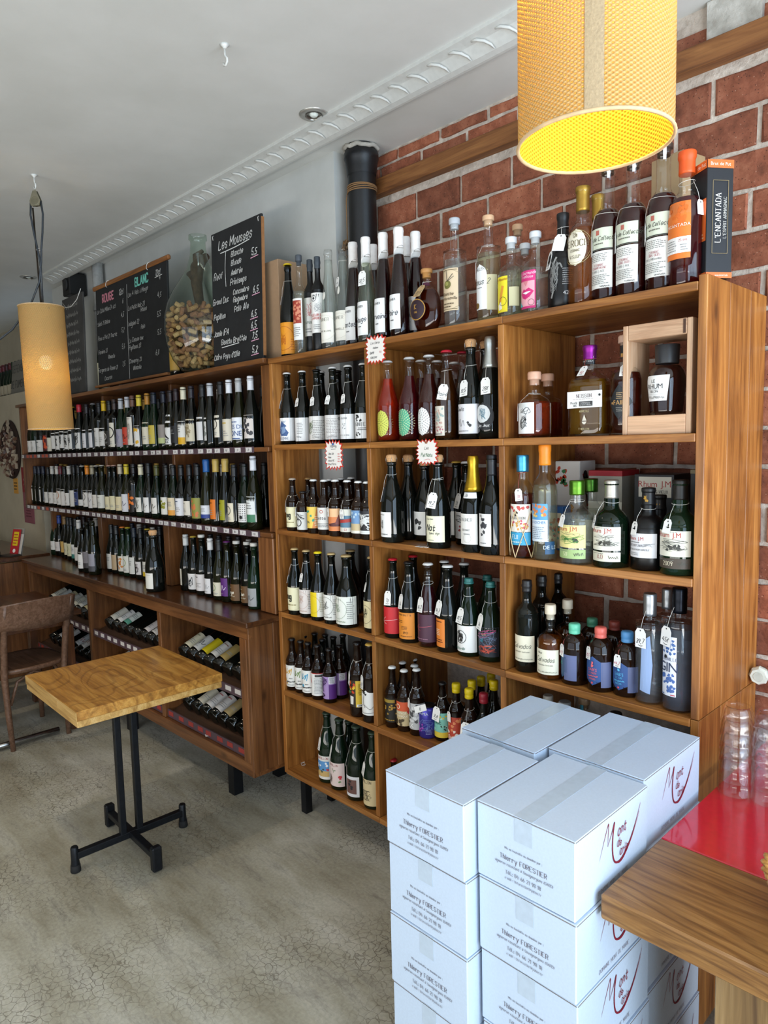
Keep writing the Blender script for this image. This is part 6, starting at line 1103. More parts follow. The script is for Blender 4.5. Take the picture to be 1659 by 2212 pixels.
# the bold blue lettering on the second bottle from the right
for o in list(COL.objects):
    if 'bold blue lettered' in o.get('label', ''):
        hh = .30; decal(lambda z: .0377, .12*hh, .44*hh, 4, 60, None, [('L', .1, .84, .9, .95, 1, '2c4f8c'), ('T', 'OTES DU', .5, .56, .2, '2c4f8c', 'b'), ('T', 'HONE', .5, .22, .24, '2c4f8c', 'b'), ('R', .1, .06, .9, .1, '2c4f8c')]).obj('lettering', PRINT, o)
NAV = '1c2030'; DK = '1a1a1c'
r2 = [
 ((-4.4090, 0.0500, 1.2573, 0.293), 'caps', NAV, W0, 'n', '', (.12, .5), 36, 'navy-topped bottle with slim white label', 'burg'),
 ((-4.3249, 0.0500, 1.2577, 0.293), 'caps', NAV, W0, 'n', '', (.11, .49), 36, 'navy-topped bottle with slim white label', 'burg'),
 ((-4.2325, 0.0500, 1.2583, 0.293), 'caps', NAV, W0, 'n', '', (.1, .48), 40, 'navy-topped bottle with slim white label', 'burg'),
 ((-4.1286, 0.0500, 1.2588, 0.287), 'caps', DK, 'd0ccc6', 't', '8a8a8a', (.09, .37), 50, 'bottle with low white label', 'burg'),
 ((-4.0397, 0.0500, 1.2593, 0.294), 'caps', 'c2bcb4', 'd3cec8', 't', '8a8a8a', (.08, .36), 62, 'white-capsuled bottle with low white label', 'burg'),
 ((-3.9401, 0.0500, 1.2599, 0.294), 'caps', 'c2bcb4', 'd3cec8', 't', '8a8a8a', (.08, .36), 62, 'white-capsuled bottle with low white label', 'burg'),
 ((-3.8707, 0.0500, 1.2602, 0.294), 'caps', '5a1420', 'd6d0c8', 'o', 'b0704a', (.07, .46), 55, 'dark red capsuled bottle with brown drop label', 'burg'),
 ((-3.7941, 0.0500, 1.2607, 0.290), 'caps', DK, 'd2ccc6', 'n', '', (.06, .46), 50, 'black-capsuled bottle with tall white label', 'burg'),
 ((-3.7091, 0.0500, 1.2611, 0.295), 'caps', 'c0bbb4', 'd6d1cb', 'o', '5a2420', (.07, .37), 60, 'white-capsuled bottle with dark red mark label', 'burg'),
 ((-3.6171, 0.0500, 1.2616, 0.303), 'caps', '141416', 'cfcbc4', 'n', '', (.06, .43), 55, 'shiny black-topped bottle with blank white label', 'burg'),
 ((-3.5334, 0.0500, 1.2621, 0.300), 'caps', '141416', '2c3a66', 't', '8a94b8', (.1, .46), 58, 'bottle with navy blue label', 'burg'),
 ((-3.4635, 0.0500, 1.2625, 0.300), 'crown', 'cfc6bc', 'd6d3ce', 'p', '', (.1, .24), 52, 'white-topped bottle with small square label', 'burg'),
 ((-3.3794, 0.0500, 1.2629, 0.298), 'caps', 'd8801c', 'd3cec8', 'o', '6a6460', (.09, .46), 52, 'orange-capsuled bottle with ring label', 'burg'),
 ((-3.2930, 0.0500, 1.2634, 0.300), 'caps', '9a9078', 'd0ccc9', 's', '8a8488', (.07, .46), 55, 'olive-capsuled bottle with white label', 'burg'),
 ((-3.2240, 0.0500, 1.2638, 0.301), 'crown', 'd3ccc0', 'cfc7bc', 't', '9a9288', (.09, .37), 55, 'white-topped bottle with beige-white label', 'burg'),
 ((-3.1380, 0.0500, 1.2643, 0.303), 'crown', 'd3ccc0', 'd3d0c6', 't', '9a9288', (.09, .37), 70, 'white-topped bottle with broad white label', 'burg'),
 ((-3.0190, 0.0500, 1.2649, 0.302), 'crown', 'c9a090', 'd6cba6', 'v', '55503c', (.08, .35), 60, 'pink-topped bottle with pale yellow label', 'burg'),
 ((-2.9488, 0.0500, 1.2653, 0.303), 'crown', 'c9a090', 'd6cba6', 'v', '55503c', (.08, .37), 52, 'pink-topped bottle with pale yellow label', 'burg'),
 ((-2.8598, 0.0500, 1.2658, 0.306), 'caps', 'b9ad98', 'd9c9a0', 'v', '55503c', (.08, .36), 70, 'beige-capsuled bottle with pale yellow label', 'burg'),
 ((-2.7703, 0.0500, 1.2663, 0.306), 'caps', 'd0b82c', 'd8d6da', 's', '4a4858', (.07, .42), 64, 'yellow-capsuled bottle with white scribble label', 'burg'),
 ((-2.6627, 0.0450, 1.2669, 0.309), 'caps', '1a1418', '1c1512', 'b', 'd8701c', (.08, .5), 50, 'bottle with orange flames on black label', 'bord'),
 ((-2.5642, 0.0450, 1.2674, 0.304), 'caps', 'd0c8ac', 'd9d6cc', 'f', '6a6a60', (.1, .38), 56, 'cream-capsuled bottle with white label', 'burg'),
 ((-2.4645, 0.0450, 1.2680, 0.313), 'caps', '17171a', 'dedcd9', 's', '3a3a3e', (.1, .38), 58, 'bottle with signature on white label', 'burg'),
 ((-2.3649, 0.0450, 1.2685, 0.300), 'caps', '4a4a20', 'd9d4cc', 's', '1c1c1e', (.1, .4), 48, 'olive-foiled bottle with black brush label', 'burg'),
 ((-2.2582, 0.0500, 1.2691, 0.301), 'caps', DK, 'dcdad2', 'b', '8a8a2c', (.1, .42), 58, 'bottle with yellow-green flower label', 'burg'),
 ((-2.1680, 0.0450, 1.2696, 0.301), 'caps', DK, 'd9c9a8', 'x', 'dd9a3c', (.1, .42), 68, 'bottle with orange-striped label', 'burg'),
 ((-2.0799, 0.0450, 1.2701, 0.301), 'caps', DK, 'dcdce0', 't', '2c4a70', (.11, .42), 66, 'bottle with dark blue word on white label', 'burg'),
 ((-1.9895, 0.0450, 1.2706, 0.303), 'caps', '151518', 'd9d2c4', 't', '8a8478', (.13, .38), 58, 'black-capsuled bottle with small cream label', 'burg'),
 ((-1.9070, 0.0450, 1.2710, 0.305), 'caps', '151518', '8a8a3c', 'b', 'c9703c', (.09, .44), 68, 'black-capsuled bottle with colourful landscape label', 'burg'),
 ((-1.8225, 0.0500, 1.2715, 0.329), 'caps', '1f5a9c', 'd9dbe2', 'x', '2a3f8c', (.1, .3), 76, 'blue-capsuled slim bottle with white and blue label', 'flute'),
 ((-1.7298, 0.0500, 1.2720, 0.330), 'caps', 'b89a4c', 'd9741c', 't', '8a4410', (.1, .4), 46, 'gold-capsuled slim bottle with orange label', 'flute'),
 ((-1.6404, 0.0500, 1.2725, 0.331), 'caps', 'b89a4c', '9c9a1c', 't', '3a3a0c', (.1, .4), 46, 'gold-capsuled slim bottle with lime label', 'flute'),
 ((-1.5547, 0.0450, 1.2730, 0.302), 'caps', '17171b', 'dcd3bc', 'o', '4a463c', (.1, .4), 46, 'bottle with cream seal label', 'burg'),
 ((-1.4633, 0.0450, 1.2735, 0.307), 'caps', '141416', 'e2e0de', 'n', '', (.11, .4), 66, 'black-capsuled bottle with dotted white label', 'burg'),
 ((-1.3889, 0.0450, 1.2739, 0.342), 'caps', 'dfe0e6', 'e0e3e0', 'x', '3f7a58', (.11, .46), 60, 'white-capsuled bottle with green and white label', 'burg')]
wrow(1.2745, r2, 'on the middle wine shelf', None, 0)
for o in list(COL.objects):
    if 'dotted white label' in o.get('label', ''):
        hh = .31; decal(lambda z: .0377, .11*hh, .4*hh, 0, 62, None, [('N', .05, .05, .95, .95, 7, 8, '1c1c1e'), ('C', .62, .25, .1, '1c1c1e')]).obj('lettering', PRINT, o)
r3a = [
 ((-4.1080, 0.0636, 0.8874, 0.299), 'caps', 'a9adb8', W0, 'p', '', (.14, .36), 55, 'grey-capsuled bottle with white label', 'burg'),
 ((-4.0261, 0.0686, 0.8879, 0.299), 'caps', '26408c', 'd9d0cc', 'p', '', (.13, .36), 66, 'blue-capsuled bottle with pinkish label', 'burg'),
 ((-3.9157, 0.0692, 0.8885, 0.298), 'caps', '8a6a3c', 'cfa860', 'p', '', (.13, .4), 50, 'bottle with golden label', 'burg'),
 ((-3.8215, 0.0599, 0.8890, 0.297), 'caps', DK, 'd3ccac', 'p', '', (.1, .4), 50, 'bottle with narrow cream label', 'burg'),
 ((-3.7324, 0.0487, 0.8895, 0.300), 'caps', DK, 'cfcaa8', 'o', '5a7a3c', (.1, .4), 58, 'bottle with cream and green label', 'burg'),
 ((-3.5933, 0.0279, 0.8903, 0.303), 'caps', DK, 'dcdcd8', 'x', '3c7a72', (.1, .42), 58, 'bottle with slanted teal label', 'burg'),
 ((-3.4676, 0.0028, 0.8910, 0.302), 'caps', 'cfcac4', 'd6d2cc', 'n', '', (.1, .4), 46, 'white-capsuled bottle with white label', 'burg'),
 ((-3.1611, -0.0903, 0.8926, 0.280), None, '', 'e0dcd6', 'v', '19191a', (.08, .46), 56, 'front bottle with black mark on white label', 'burg'),
 ((-3.0892, -0.0850, 0.8930, 0.323), None, '', '7a7478', 'x', '3a3638', (.1, .42), 60, 'bottle with grey photograph label', 'burg'),
 ((-2.9721, -0.0970, 0.8937, 0.336), None, '', '8f8c94', 'x', '4a484c', (.07, .4), 66, 'champagne-shaped bottle with misty grey label', 'champ')]
wrow(.903, r3a, 'in the far worktop bay', None, 0)
r3b = [
 ((-2.9823, 0.0230, 0.8936, 0.298), 'caps', DK, 'd3cec4', 'x', 'd3cec4', (.08, .4), 58, 'bottle with white and orange banded label', 'burg'),
 ((-2.9054, 0.0213, 0.8940, 0.297), 'caps', DK, 'b39a78', 'n', '', (.08, .4), 50, 'bottle with beige label', 'burg'),
 ((-2.8222, 0.0262, 0.8945, 0.296), 'crown', 'c9702c', 'd9d4c8', 'b', 'c9803c', (.08, .4), 56, 'orange-topped bottle with orange picture label', 'burg'),
 ((-2.7466, 0.0264, 0.8949, 0.298), 'crown', 'b9a02c', 'd9d6cc', 'o', '8a9a50', (.08, .42), 54, 'yellow-topped bottle with green picture label', 'burg'),
 ((-2.6698, 0.0293, 0.8953, 0.297), 'caps', '1c2430', 'd9d8d2', 'x', 'd9d8d2', (.08, .42), 58, 'dark-capsuled bottle with teal-striped label', 'burg'),
 ((-2.5776, 0.0271, 0.8959, 0.298), 'caps', DK, 'dad6d6', 'f', '2c1c20', (.1, .36), 60, 'bottle with black winged figure label', 'burg'),
 ((-2.4842, 0.0276, 0.8964, 0.306), 'crown', 'a8902c', 'd9d6cc', 'x', 'd0b02c', (.1, .38), 60, 'yellow-topped bottle half behind the corked one', 'burg')]
wrow(.903, r3b, 'in the middle worktop bay', None, 0)
b('champ', (-2.1709, -0.0900, 0.8981, 0.314), .05, 'dark', ('cork', 'c9'), [lab(.06, .33, -6, 56, 'dfdcd2', [('K', [(.12, .9), (.2, .5), (.12, .1)], .012, '8a8478'), ('L', .5, .85, .9, .92, 1, '8a8a84')])], 'large corked sparkling bottle standing forward on the dark worktop', 'wine_bottle', tag=None)
r3c = [
 ((-2.0548, 0.0377, 0.8987, 0.299), 'caps', 'c3c3c0', 'd6cfbe', 'v', '8a8478', (.1, .4), 32, 'white-capsuled bottle with slim cream label', 'burg'),
 ((-1.9752, 0.0405, 0.8992, 0.298), 'crown', 'bfa040', 'e0ddda', 'f', '26262a', (.06, .34), 66, 'gold-topped bottle with black animal label', 'burg'),
 ((-1.8755, 0.0319, 0.8997, 0.299), 'stop', 'd6d2c8', 'dcd5d2', 't', '6a6460', (.08, .37), 66, 'white-topped bottle with pinkish text label', 'burg'),
 ((-1.7881, 0.0311, 0.9002, 0.299), 'caps', 'd9d6d4', 'e2dfde', 's', '8a8686', (.07, .33), 46, 'white-capsuled bottle with half-width label', 'burg'),
 ((-1.6979, 0.0283, 0.9007, 0.301), 'caps', '1c1c20', 'ddd6be', 'o', '6a8a4a', (.07, .3), 62, 'black-capsuled bottle with cream and green label', 'burg'),
 ((-1.6241, 0.0282, 0.9011, 0.300), 'crown', '5a2460', '5a2474', 's', 'e2d4e6', (.1, .4), 52, 'purple-topped bottle with purple label', 'burg'),
 ((-1.5595, 0.0426, 0.9015, 0.290), 'stop', 'cdc9c0', '6a4a28', 'n', '', (.05, .33), 66, 'white-stoppered bottle with brown label', 'burg'),
 ((-1.4745, 0.0484, 0.9019, 0.291), 'stop', 'cdc9c0', '6a4a28', 'n', '', (.05, .33), 58, 'white-stoppered bottle with brown label', 'burg'),
 ((-1.3815, 0.0260, 0.9024, 0.295), 'stop', 'cdc9c0', '9c9c9c', 's', '2a2a2c', (.05, .34), 66, 'white-stoppered bottle with grey label', 'burg')]
wrow(.903, r3c, 'in the near worktop bay', None, 0)
for o in list(COL.objects):
    if 'with brown label' in o.get('label', ''):
        hh = .265; decal(lambda z: .0377, .05*hh, .33*hh, 4, 58, None, [('T', 'onge' if 'third' in o['label'] else 'Lien', .42, .46, .2, 'e9e0cc', 'h', 'c', .04), ('T', 'Sans Peur', .5, .28, .09, 'd9cdb4', 'h'), ('L', .15, .86, .5, .92, 1, 'c9bda0'), ('L', .15, .1, .5, .15, 1, 'c9bda0')]).obj('lettering', PRINT, o)
# second rank: only the necks show over the front row
RG = random.Random(5)
def rear(z0, s0, s1, step, h, where, grp, capl, ydep=.16):
    s = s0; k = 0
    while s < s1:
        if not any(abs(s-d) < .07 for d in (1.045, 1.945)):
            x, y, z = Bp(s, ydep, z0); cc = RG.choice(capl); hh = h+RG.choice((-.004, 0, .004, .008))
            k += 1; b('burg', (x, y, z, hh), .0375, 'dark', ('caps', cc), [], '%s rear-rank dark bottle neck from the right %s' % (nth(k), where), 'wine_bottle', group=grp)
        s += step*RG.uniform(.95, 1.15)
DKC = ['19191c', '1c2030', '2a1c20', '141416', '19191c', 'b08a3c', 'c9c4bc', '19191c', '231c20']
rear(1.6583, .06, 3.08, .09, .30, 'on the top wine shelf', 'rear rank of the top wine shelf', DKC)
rear(1.2745, .09, 3.05, .09, .30, 'on the middle wine shelf', 'rear rank of the middle wine shelf', DKC)
rear(.903, .16, .95, .09, .29, 'in the near worktop bay', 'rear rank on the worktop', DKC, .17)
rear(.903, 1.15, 1.85, .09, .29, 'in the middle worktop bay', 'rear rank on the worktop', DKC, .17)
rear(.903, 2.05, 2.8, .1, .29, 'in the far worktop bay', 'rear rank on the worktop', DKC, .17)

# ------------------------------------------------------------ bottles lying in the sloping racks
def lying(s, zf, bg, code, ac, text, half=50, y=-.085, zz=(.12, .46), kind='bord', grp=None, h=.3):
    x, yy, z = Bp(s, y, zf+.0075+(y+.12)*math.tan(RT)+.0375/math.cos(RT)+.004)
    labs = [lab(zz[0], zz[1], RG.uniform(8, 40), half, bg, SIMPLE[code](ac))] if bg else []
    b(kind, (x, yy, z, h), .037, 'dark', ('caps', RG.choice(DKC)), labs, text, 'wine_bottle', group=grp, lean=(-(PI/2-RT), 0, RG.uniform(-.02, .02)))
UP = [(.13, 'd9d2c0', 'p', '', 'cream'), (.215, 'd9cfb8', 's', 'b03030', 'cream red-lettered'), (.3, None, 'n', '', 'dark'), (.385, 'b59a5c', 'p', '', 'tan'), (.47, 'dcd6cc', 't', '8a5a4a', 'broad white'), (.555, 'd9c21c', 'n', '', 'yellow'), (.64, 'd6d3cc', 's', '1c1c1e', 'black-swoosh'), (.725, 'dcd2b4', 't', '8a8460', 'cream')]
for i, (s, bg, c, ac, w_) in enumerate(UP): lying(s, .54, bg, c, ac, 'lying bottle with %s label, %s from the right, upper near rack' % (w_, nth(i+1)))
LW = [(.12, 'dcd6c4', 'p', '', 'cream'), (.205, 'd9d4c8', 'p', '', 'narrow cream'), (.29, None, 'n', '', 'hidden'), (.37, 'b8a070', 'p', '', 'tan'), (.45, 'dfd8d2', 't', 'b04a44', 'tall white'), (.535, 'dfd8d2', 't', 'b04a44', 'tall white'), (.62, 'cfc6b0', 'p', '', 'beige'), (.71, None, 'n', '', 'hidden')]
for i, (s, bg, c, ac, w_) in enumerate(LW): lying(s, .265, bg, c, ac, 'lying bottle with %s label, %s from the right, lower near rack' % (w_, nth(i+1)))
UM = [(.92, 'd9d4d0', 't', '6a6a6a', 'white'), (1.01, 'b8aa84', 'b', '26241c', 'gold and black'), (1.1, 'd6d2cc', 's', '333333', 'narrow white'), (1.19, 'd9d0cc', 't', '8a6a6a', 'broad white'), (1.28, None, 'n', '', 'hidden'), (1.37, None, 'n', '', 'hidden'), (1.46, 'd3d6cc', 'x', '5a9a84', 'teal-striped'), (1.55, 'dcd8d2', 't', '777777', 'white'), (1.65, 'cfcabc', 'p', '', 'cream')]
for i, (s, bg, c, ac, w_) in enumerate(UM): lying(s, .54, bg, c, ac, 'lying bottle with %s label, %s from the right, upper middle rack' % (w_, nth(i+1)))
for i in range(8): lying(.93+.1*i, .265, ('d3cec4' if i % 3 else None), 'p', '', 'lying bottle %s from the right in the lower middle rack' % nth(i+1))
for i in range(9): lying(1.86+.1*i, .54, ('d9d4c4', 'd0cbc0', 'cfc39a', 'd9d9d4')[i % 4], 't', '8a8a84', 'lying bottle %s from the right in the upper far rack' % nth(i+1))
for i in range(9): lying(1.86+.1*i, .265, ('d9d4d0', 'cfcfd0', None)[i % 3], 's', '7a2a34', 'lying bottle %s from the right in the lower far rack' % nth(i+1))
loosetag((-1.62, -.131, .26), 1.2, 'price tag with string hanging over the lowest rail of the rack cabinet')

# ------------------------------------------------------------ things on top of the wine hutch
SLATE = flat('17181a', .7, var=.25, bs=14)
def slate(name, label, x0, x1, z0, z1, y, lean, th=.012, mat=SLATE):
    t = thing(name, label, 'chalkboard', ((x0+x1)/2, y, z0), (rad(-lean), 0, 0)); w_, h_ = x1-x0, z1-z0
    me = bevbox((w_, th, h_), .002); me.materials.append(mat); link('slate', me, t, (0, 0, h_/2))
    return t, w_, h_
def chalk(t, w_, h_, ops, th=.012):
    g = flatprint(G(), ops, w_, h_, (-w_/2, -th/2, 0), (1, 0, 0), (0, 0, 1), (0, -1, 0), 9, 0, .0006); g.obj('chalk_writing', CHALK, t)
CK = 'd8d8d6'; PK = 'd9a0b8'
t, w_, h_ = slate('chalkboard', 'tall chalkboard listing beers headed Les Mousses beside the cork jar', -1.665, -1.245, 2.048, 2.675, .035, 1.5)
g = G().box((w_/2+.003, 0, h_/2), (.005, .013, h_-.03)); g.obj('wood_edge', flat('9a6a40', .6), t)
for sx in (-1, 1): G().tube([(sx*.19, -.007, h_-.03), (sx*.19, -.009, h_-.015), (sx*.19, .0, h_+.002)], .0012, 5).obj('tie', STR, t)
L_ = [('T', 'Les Mousses', .5, .865, .062, CK, 'h', 'c', .008), ('K', [(.2, .835), (.5, .84), (.78, .855)], .007, CK)]
for tx, x, y, s, al in (('Reof', .05, .65, .05, 'l'), ('Blanche', .42, .78, .04, 'l'), ('Blonde', .42, .715, .04, 'l'), ('Ambrée', .42, .645, .04, 'l'), ('Printemps', .4, .575, .04, 'l'), ('Grand Duc', .03, .465, .04, 'l'), ('Concombre', .46, .5, .036, 'l'), ('Gingembre', .46, .445, .036, 'l'), ('Papillon', .05, .35, .042, 'l'), ('Pale Ale', .48, .375, .042, 'l'), ('Jamie IPA', .05, .225, .042, 'l'), ('Gisette Brettée', .2, .155, .038, 'l'), ("Cidre Pays d'Olle", .05, .05, .038, 'l')): L_.append(('T', tx, x, y, s*.95, CK, 'h', al, .0056))
for tx, x, y, c in (('5,5', .9, .73, CK), ('6,5', .92, .47, CK), ('6,5', .88, .305, CK), ('6,5', .88, .225, CK), ('7,5', .9, .15, CK), ('5,2', .9, .05, CK)): L_ += [('T', tx, x, y, .042, c, 'h', 'c', .007), ('K', [(x-.07, y-.018), (x+.07, y-.012)], .006, PK)]
L_ += [('K', [(.37, .82), (.35, .7), (.36, .57)], .006, CK), ('K', [(.25, .13), (.6, .14)], .006, CK)]
chalk(t, w_, h_, L_)
t, w_, h_ = slate('chalkboard', 'wide chalkboard of wines by the glass headed Rouge and Blanc', -3.06, -2.125, 2.063, 2.652, .04, 1.5)
gb = board('top_bar', BEAM, t, (0, -.004, h_+.012), (w_+.06, .02, .026), 'x', .006); board('ledge', BEAM, t, (0, -.012, -.004), (w_+.02, .03, .014), 'x', .002)
for sx in (-.3, .28): G().tube([(sx*w_+.014*math.cos(a), -.006+.014*math.sin(a)*.9, h_+.01+.018*math.cos(a)) for a in [2*PI*k/10 for k in range(10)]], .0018, 5, 0, True).obj('tie', STR, t)
RD = 'd98a9a'; TL = '7fd6c4'
L_ = [('T', 'ROUGE', .2, .85, .075, RD, 'S', 'c', .016), ('T', '12cl', .4, .86, .05, CK, 'h', 'c', .007), ('T', 'BLANC', .69, .88, .075, TL, 'S', 'c', .016), ('T', '12cl', .9, .9, .05, CK, 'h', 'c', .007), ('K', [(.485, .93), (.48, .5), (.485, .02)], .006, CK), ('K', [(.86, .885), (.95, .89)], .006, CK)]
for tx, x, y in (('Le Côté Milieu 24 6cl', .03, .75), ('Saint 21 Rhône', .03, .62), ('Pass a Pat 21 Touret', .03, .47), ('Fermine 23', .03, .33), ('Vilmonte', .18, .26), ('Forgeron de Roman 21', .02, .14), ('Cucuron', .12, .05), ('Les 4 Vals 6 Mange', .51, .8), ('Le Petit Noir 23', .51, .67), ('Rhône', .68, .62), ('Indigène 22', .51, .52), ('Rein', .68, .46), ('La Chouse aux', .51, .36), ('Papillons 23', .51, .29), ('Cheverny 23', .51, .16), ('Vilmonte', .56, .09)): L_.append(('T', tx, x, y, .038, 'b9b9b6', 'h', 'l', .0048))
for tx, x, y in (('6', .45, .76), ('4,5', .44, .63), ('5,2', .44, .48), ('5,5', .44, .32), ('7,5', .44, .15), ('4', .95, .84), ('4,5', .94, .69), ('5,5', .93, .52), ('5,5', .93, .36), ('6,8', .9, .18)): L_.append(('T', tx, x, y, .042, 'b9b9b6', 'h', 'c', .005))
chalk(t, w_, h_, L_)
t, w_, h_ = slate('chalkboard', 'narrow faded grey chalkboard hanging by a string at the far left', -3.6, -3.245, 2.045, 2.68, .03, 1.5, mat=flat('3c3a38', .8, var=.3, bs=9))
L_ = []
for i in range(9): chalk(t, w_, h_, [('H', .12+R_.uniform(0, .12), .88-.095*i, .85-R_.uniform(0, .1), .935-.095*i, '8f8d88', .009)])
G().tube([(-.16, -.008, h_-.02), (-.1, -.012, h_-.06), (0, -.013, h_-.07), (.1, -.012, h_-.04), (.16, -.008, h_+.02)], .0025, 5).obj('string', STR, t)
# demijohn of corks
DX, DY, DZ, DR = -1.84, .075, 2.0445, .185
dj = thing('glass_demijohn', 'big round glass demijohn half full of wine corks', 'jar', (DX, DY, DZ))
DP = [(.09, 0), (.11, .006), (.15, .06), (.177, .13), (DR, .2), (.182, .27), (.168, .33), (.14, .39), (.1, .45), (.062, .51), (.043, .57), (.037, .63), (.037, .645), (.045, .65), (.045, .672), (.035, .675)]
G().lathe(DP, 40, capt=False).obj('glass_body', GL['tint'], dj)
ck = G().lathe([(.0095, -.02), (.011, -.018), (.0112, 0), (.011, .018), (.0095, .02)], 9)
cms = [ck.mesh('wine_cork', flat(c, .85, var=.3, bs=180)) for c in ('a07348', 'b48d62', '87583c')]
cr_ = random.Random(3); placed = []
def dj_r(z):
    for (r0, z0), (r1, z1) in zip(DP, DP[1:]):
        if z0 <= z <= z1: return r0+(r1-r0)*(z-z0)/(z1-z0)
    return .1
tries = 0
while len(placed) < 190 and tries < 9000:
    tries += 1
    if cr_.random() < .72:
        z = cr_.uniform(.03, .3); a = cr_.uniform(-PI*.95, PI*.25); rr = dj_r(z)-.026
    else: z = .30+cr_.uniform(-.012, .012); a = cr_.uniform(0, 2*PI); rr = (dj_r(.3)-.026)*math.sqrt(cr_.random())
    p = Vector((rr*math.cos(a), rr*math.sin(a), z))
    if any((p-q).length < .0235 for q in placed): continue
    placed.append(p); o = link('wine_cork', cms[cr_.randrange(3)], None, (DX+p.x, DY+p.y, DZ+p.z), (cr_.uniform(0, 3), cr_.uniform(0, 3), a+cr_.uniform(-.6, .6)))
    tagp(o, 'used wine cork in the heap inside the glass demijohn', 'cork', 'corks in the demijohn')
# filler of deeper corks that cannot be told apart
gq = G()
for q in range(150):
    z = cr_.uniform(.03, .27); a = cr_.uniform(0, 2*PI); rr = (dj_r(z)-.058)*math.sqrt(cr_.random()); M = Matrix.Translation((rr*math.cos(a), rr*math.sin(a), z)) @ Euler((cr_.uniform(0, 3), cr_.uniform(0, 3), 0)).to_matrix().to_4x4()
    gq.add([M @ Vector(v) for v in ck.v], ck.f, 0, None, True)
hp = gq.obj('cork_heap', cms[1].materials[0], None, (DX, DY, DZ)); tagp(hp, 'deeper wine corks packed inside the glass demijohn', 'corks', None, 'stuff')
# driftwood, magnum, spare carton
dw = thing('driftwood', 'gnarled brown driftwood branch standing behind the demijohn', 'driftwood', (-2.06, .2, 2.0445))
DWM = flat('5a4638', .9, var=.4, bump=.6, bs=40)
G().tube([(0, 0, 0), (-.02, 0, .2), (.01, -.01, .38), (-.03, 0, .5), (.0, -.01, .58), (.06, -.02, .6), (.12, -.02, .61)], [.02, .018, .024, .03, .036, .03, .018], 9).obj('branch', DWM, dw)
G().tube([(-.02, 0, .5), (-.08, .0, .56), (-.13, .01, .57)], [.02, .022, .012], 8).obj('branch', DWM, dw)
G().tube([(0, -.01, .58), (.03, -.03, .63), (.08, -.02, .645)], [.02, .018, .01], 8).obj('branch', DWM, dw)
b('champ', (-3.16, .14, 2.0345, .52), .062, 'green', ('caps', '12301c', .2), [lab(.05, .36, 10, 62, 'd6d2b4', [('B', .1, .05, .9, .25, 8, '8a7a54', .05)])], 'very large green bottle with cream label between the two far chalkboards', 'magnum_bottle')
b('bord', (-2.09, .06, 2.0385, .3), .037, 'dark', ('caps', '1a1a1c', .2), [lab(.1, .5, 20, 60, 'b08c3c', [('R', 0, .0, 1, .05, '5a4414')])], 'bottle with gold label beside the demijohn foot', 'wine_bottle')
carton('cardboard_box', 'plain cardboard box leaning behind the beer chalkboard', -1.245, .16, 2.0440, .125, .16, .43, 'a98a6c', [])
spk = thing('wall_speaker', 'small black speaker under the ceiling beyond the narrow chalkboard', 'speaker', (-3.78, .2, 2.76)); me = bevbox((.13, .12, .15), .006); me.materials.append(flat('141414', .6)); link('housing', me, spk, (0, 0, .07)); G().lathe([(.04, 0), (.045, .006), (.02, .008)], 18).obj('cone', flat('2a2a2a', .7), spk, (0, -.06, .07), (PI/2, 0, 0)); G().box((0, .05, .14), (.02, .05, .05)).obj('bracket', flat('222222', .5), spk)
wp = thing('white_pipe', 'white vertical pipe against the wall behind the chalkboards', 'pipe', (-3.42, .22, 0)); G().lathe([(.035, 2.05), (.035, 2.92)], 18).obj('pipe_shaft', flat('c9c9c6', .4), wp); G().lathe([(.04, 2.6), (.042, 2.605), (.042, 2.63), (.04, 2.635)], 18).obj('pipe_clip', flat('c0c0bc', .4), wp)

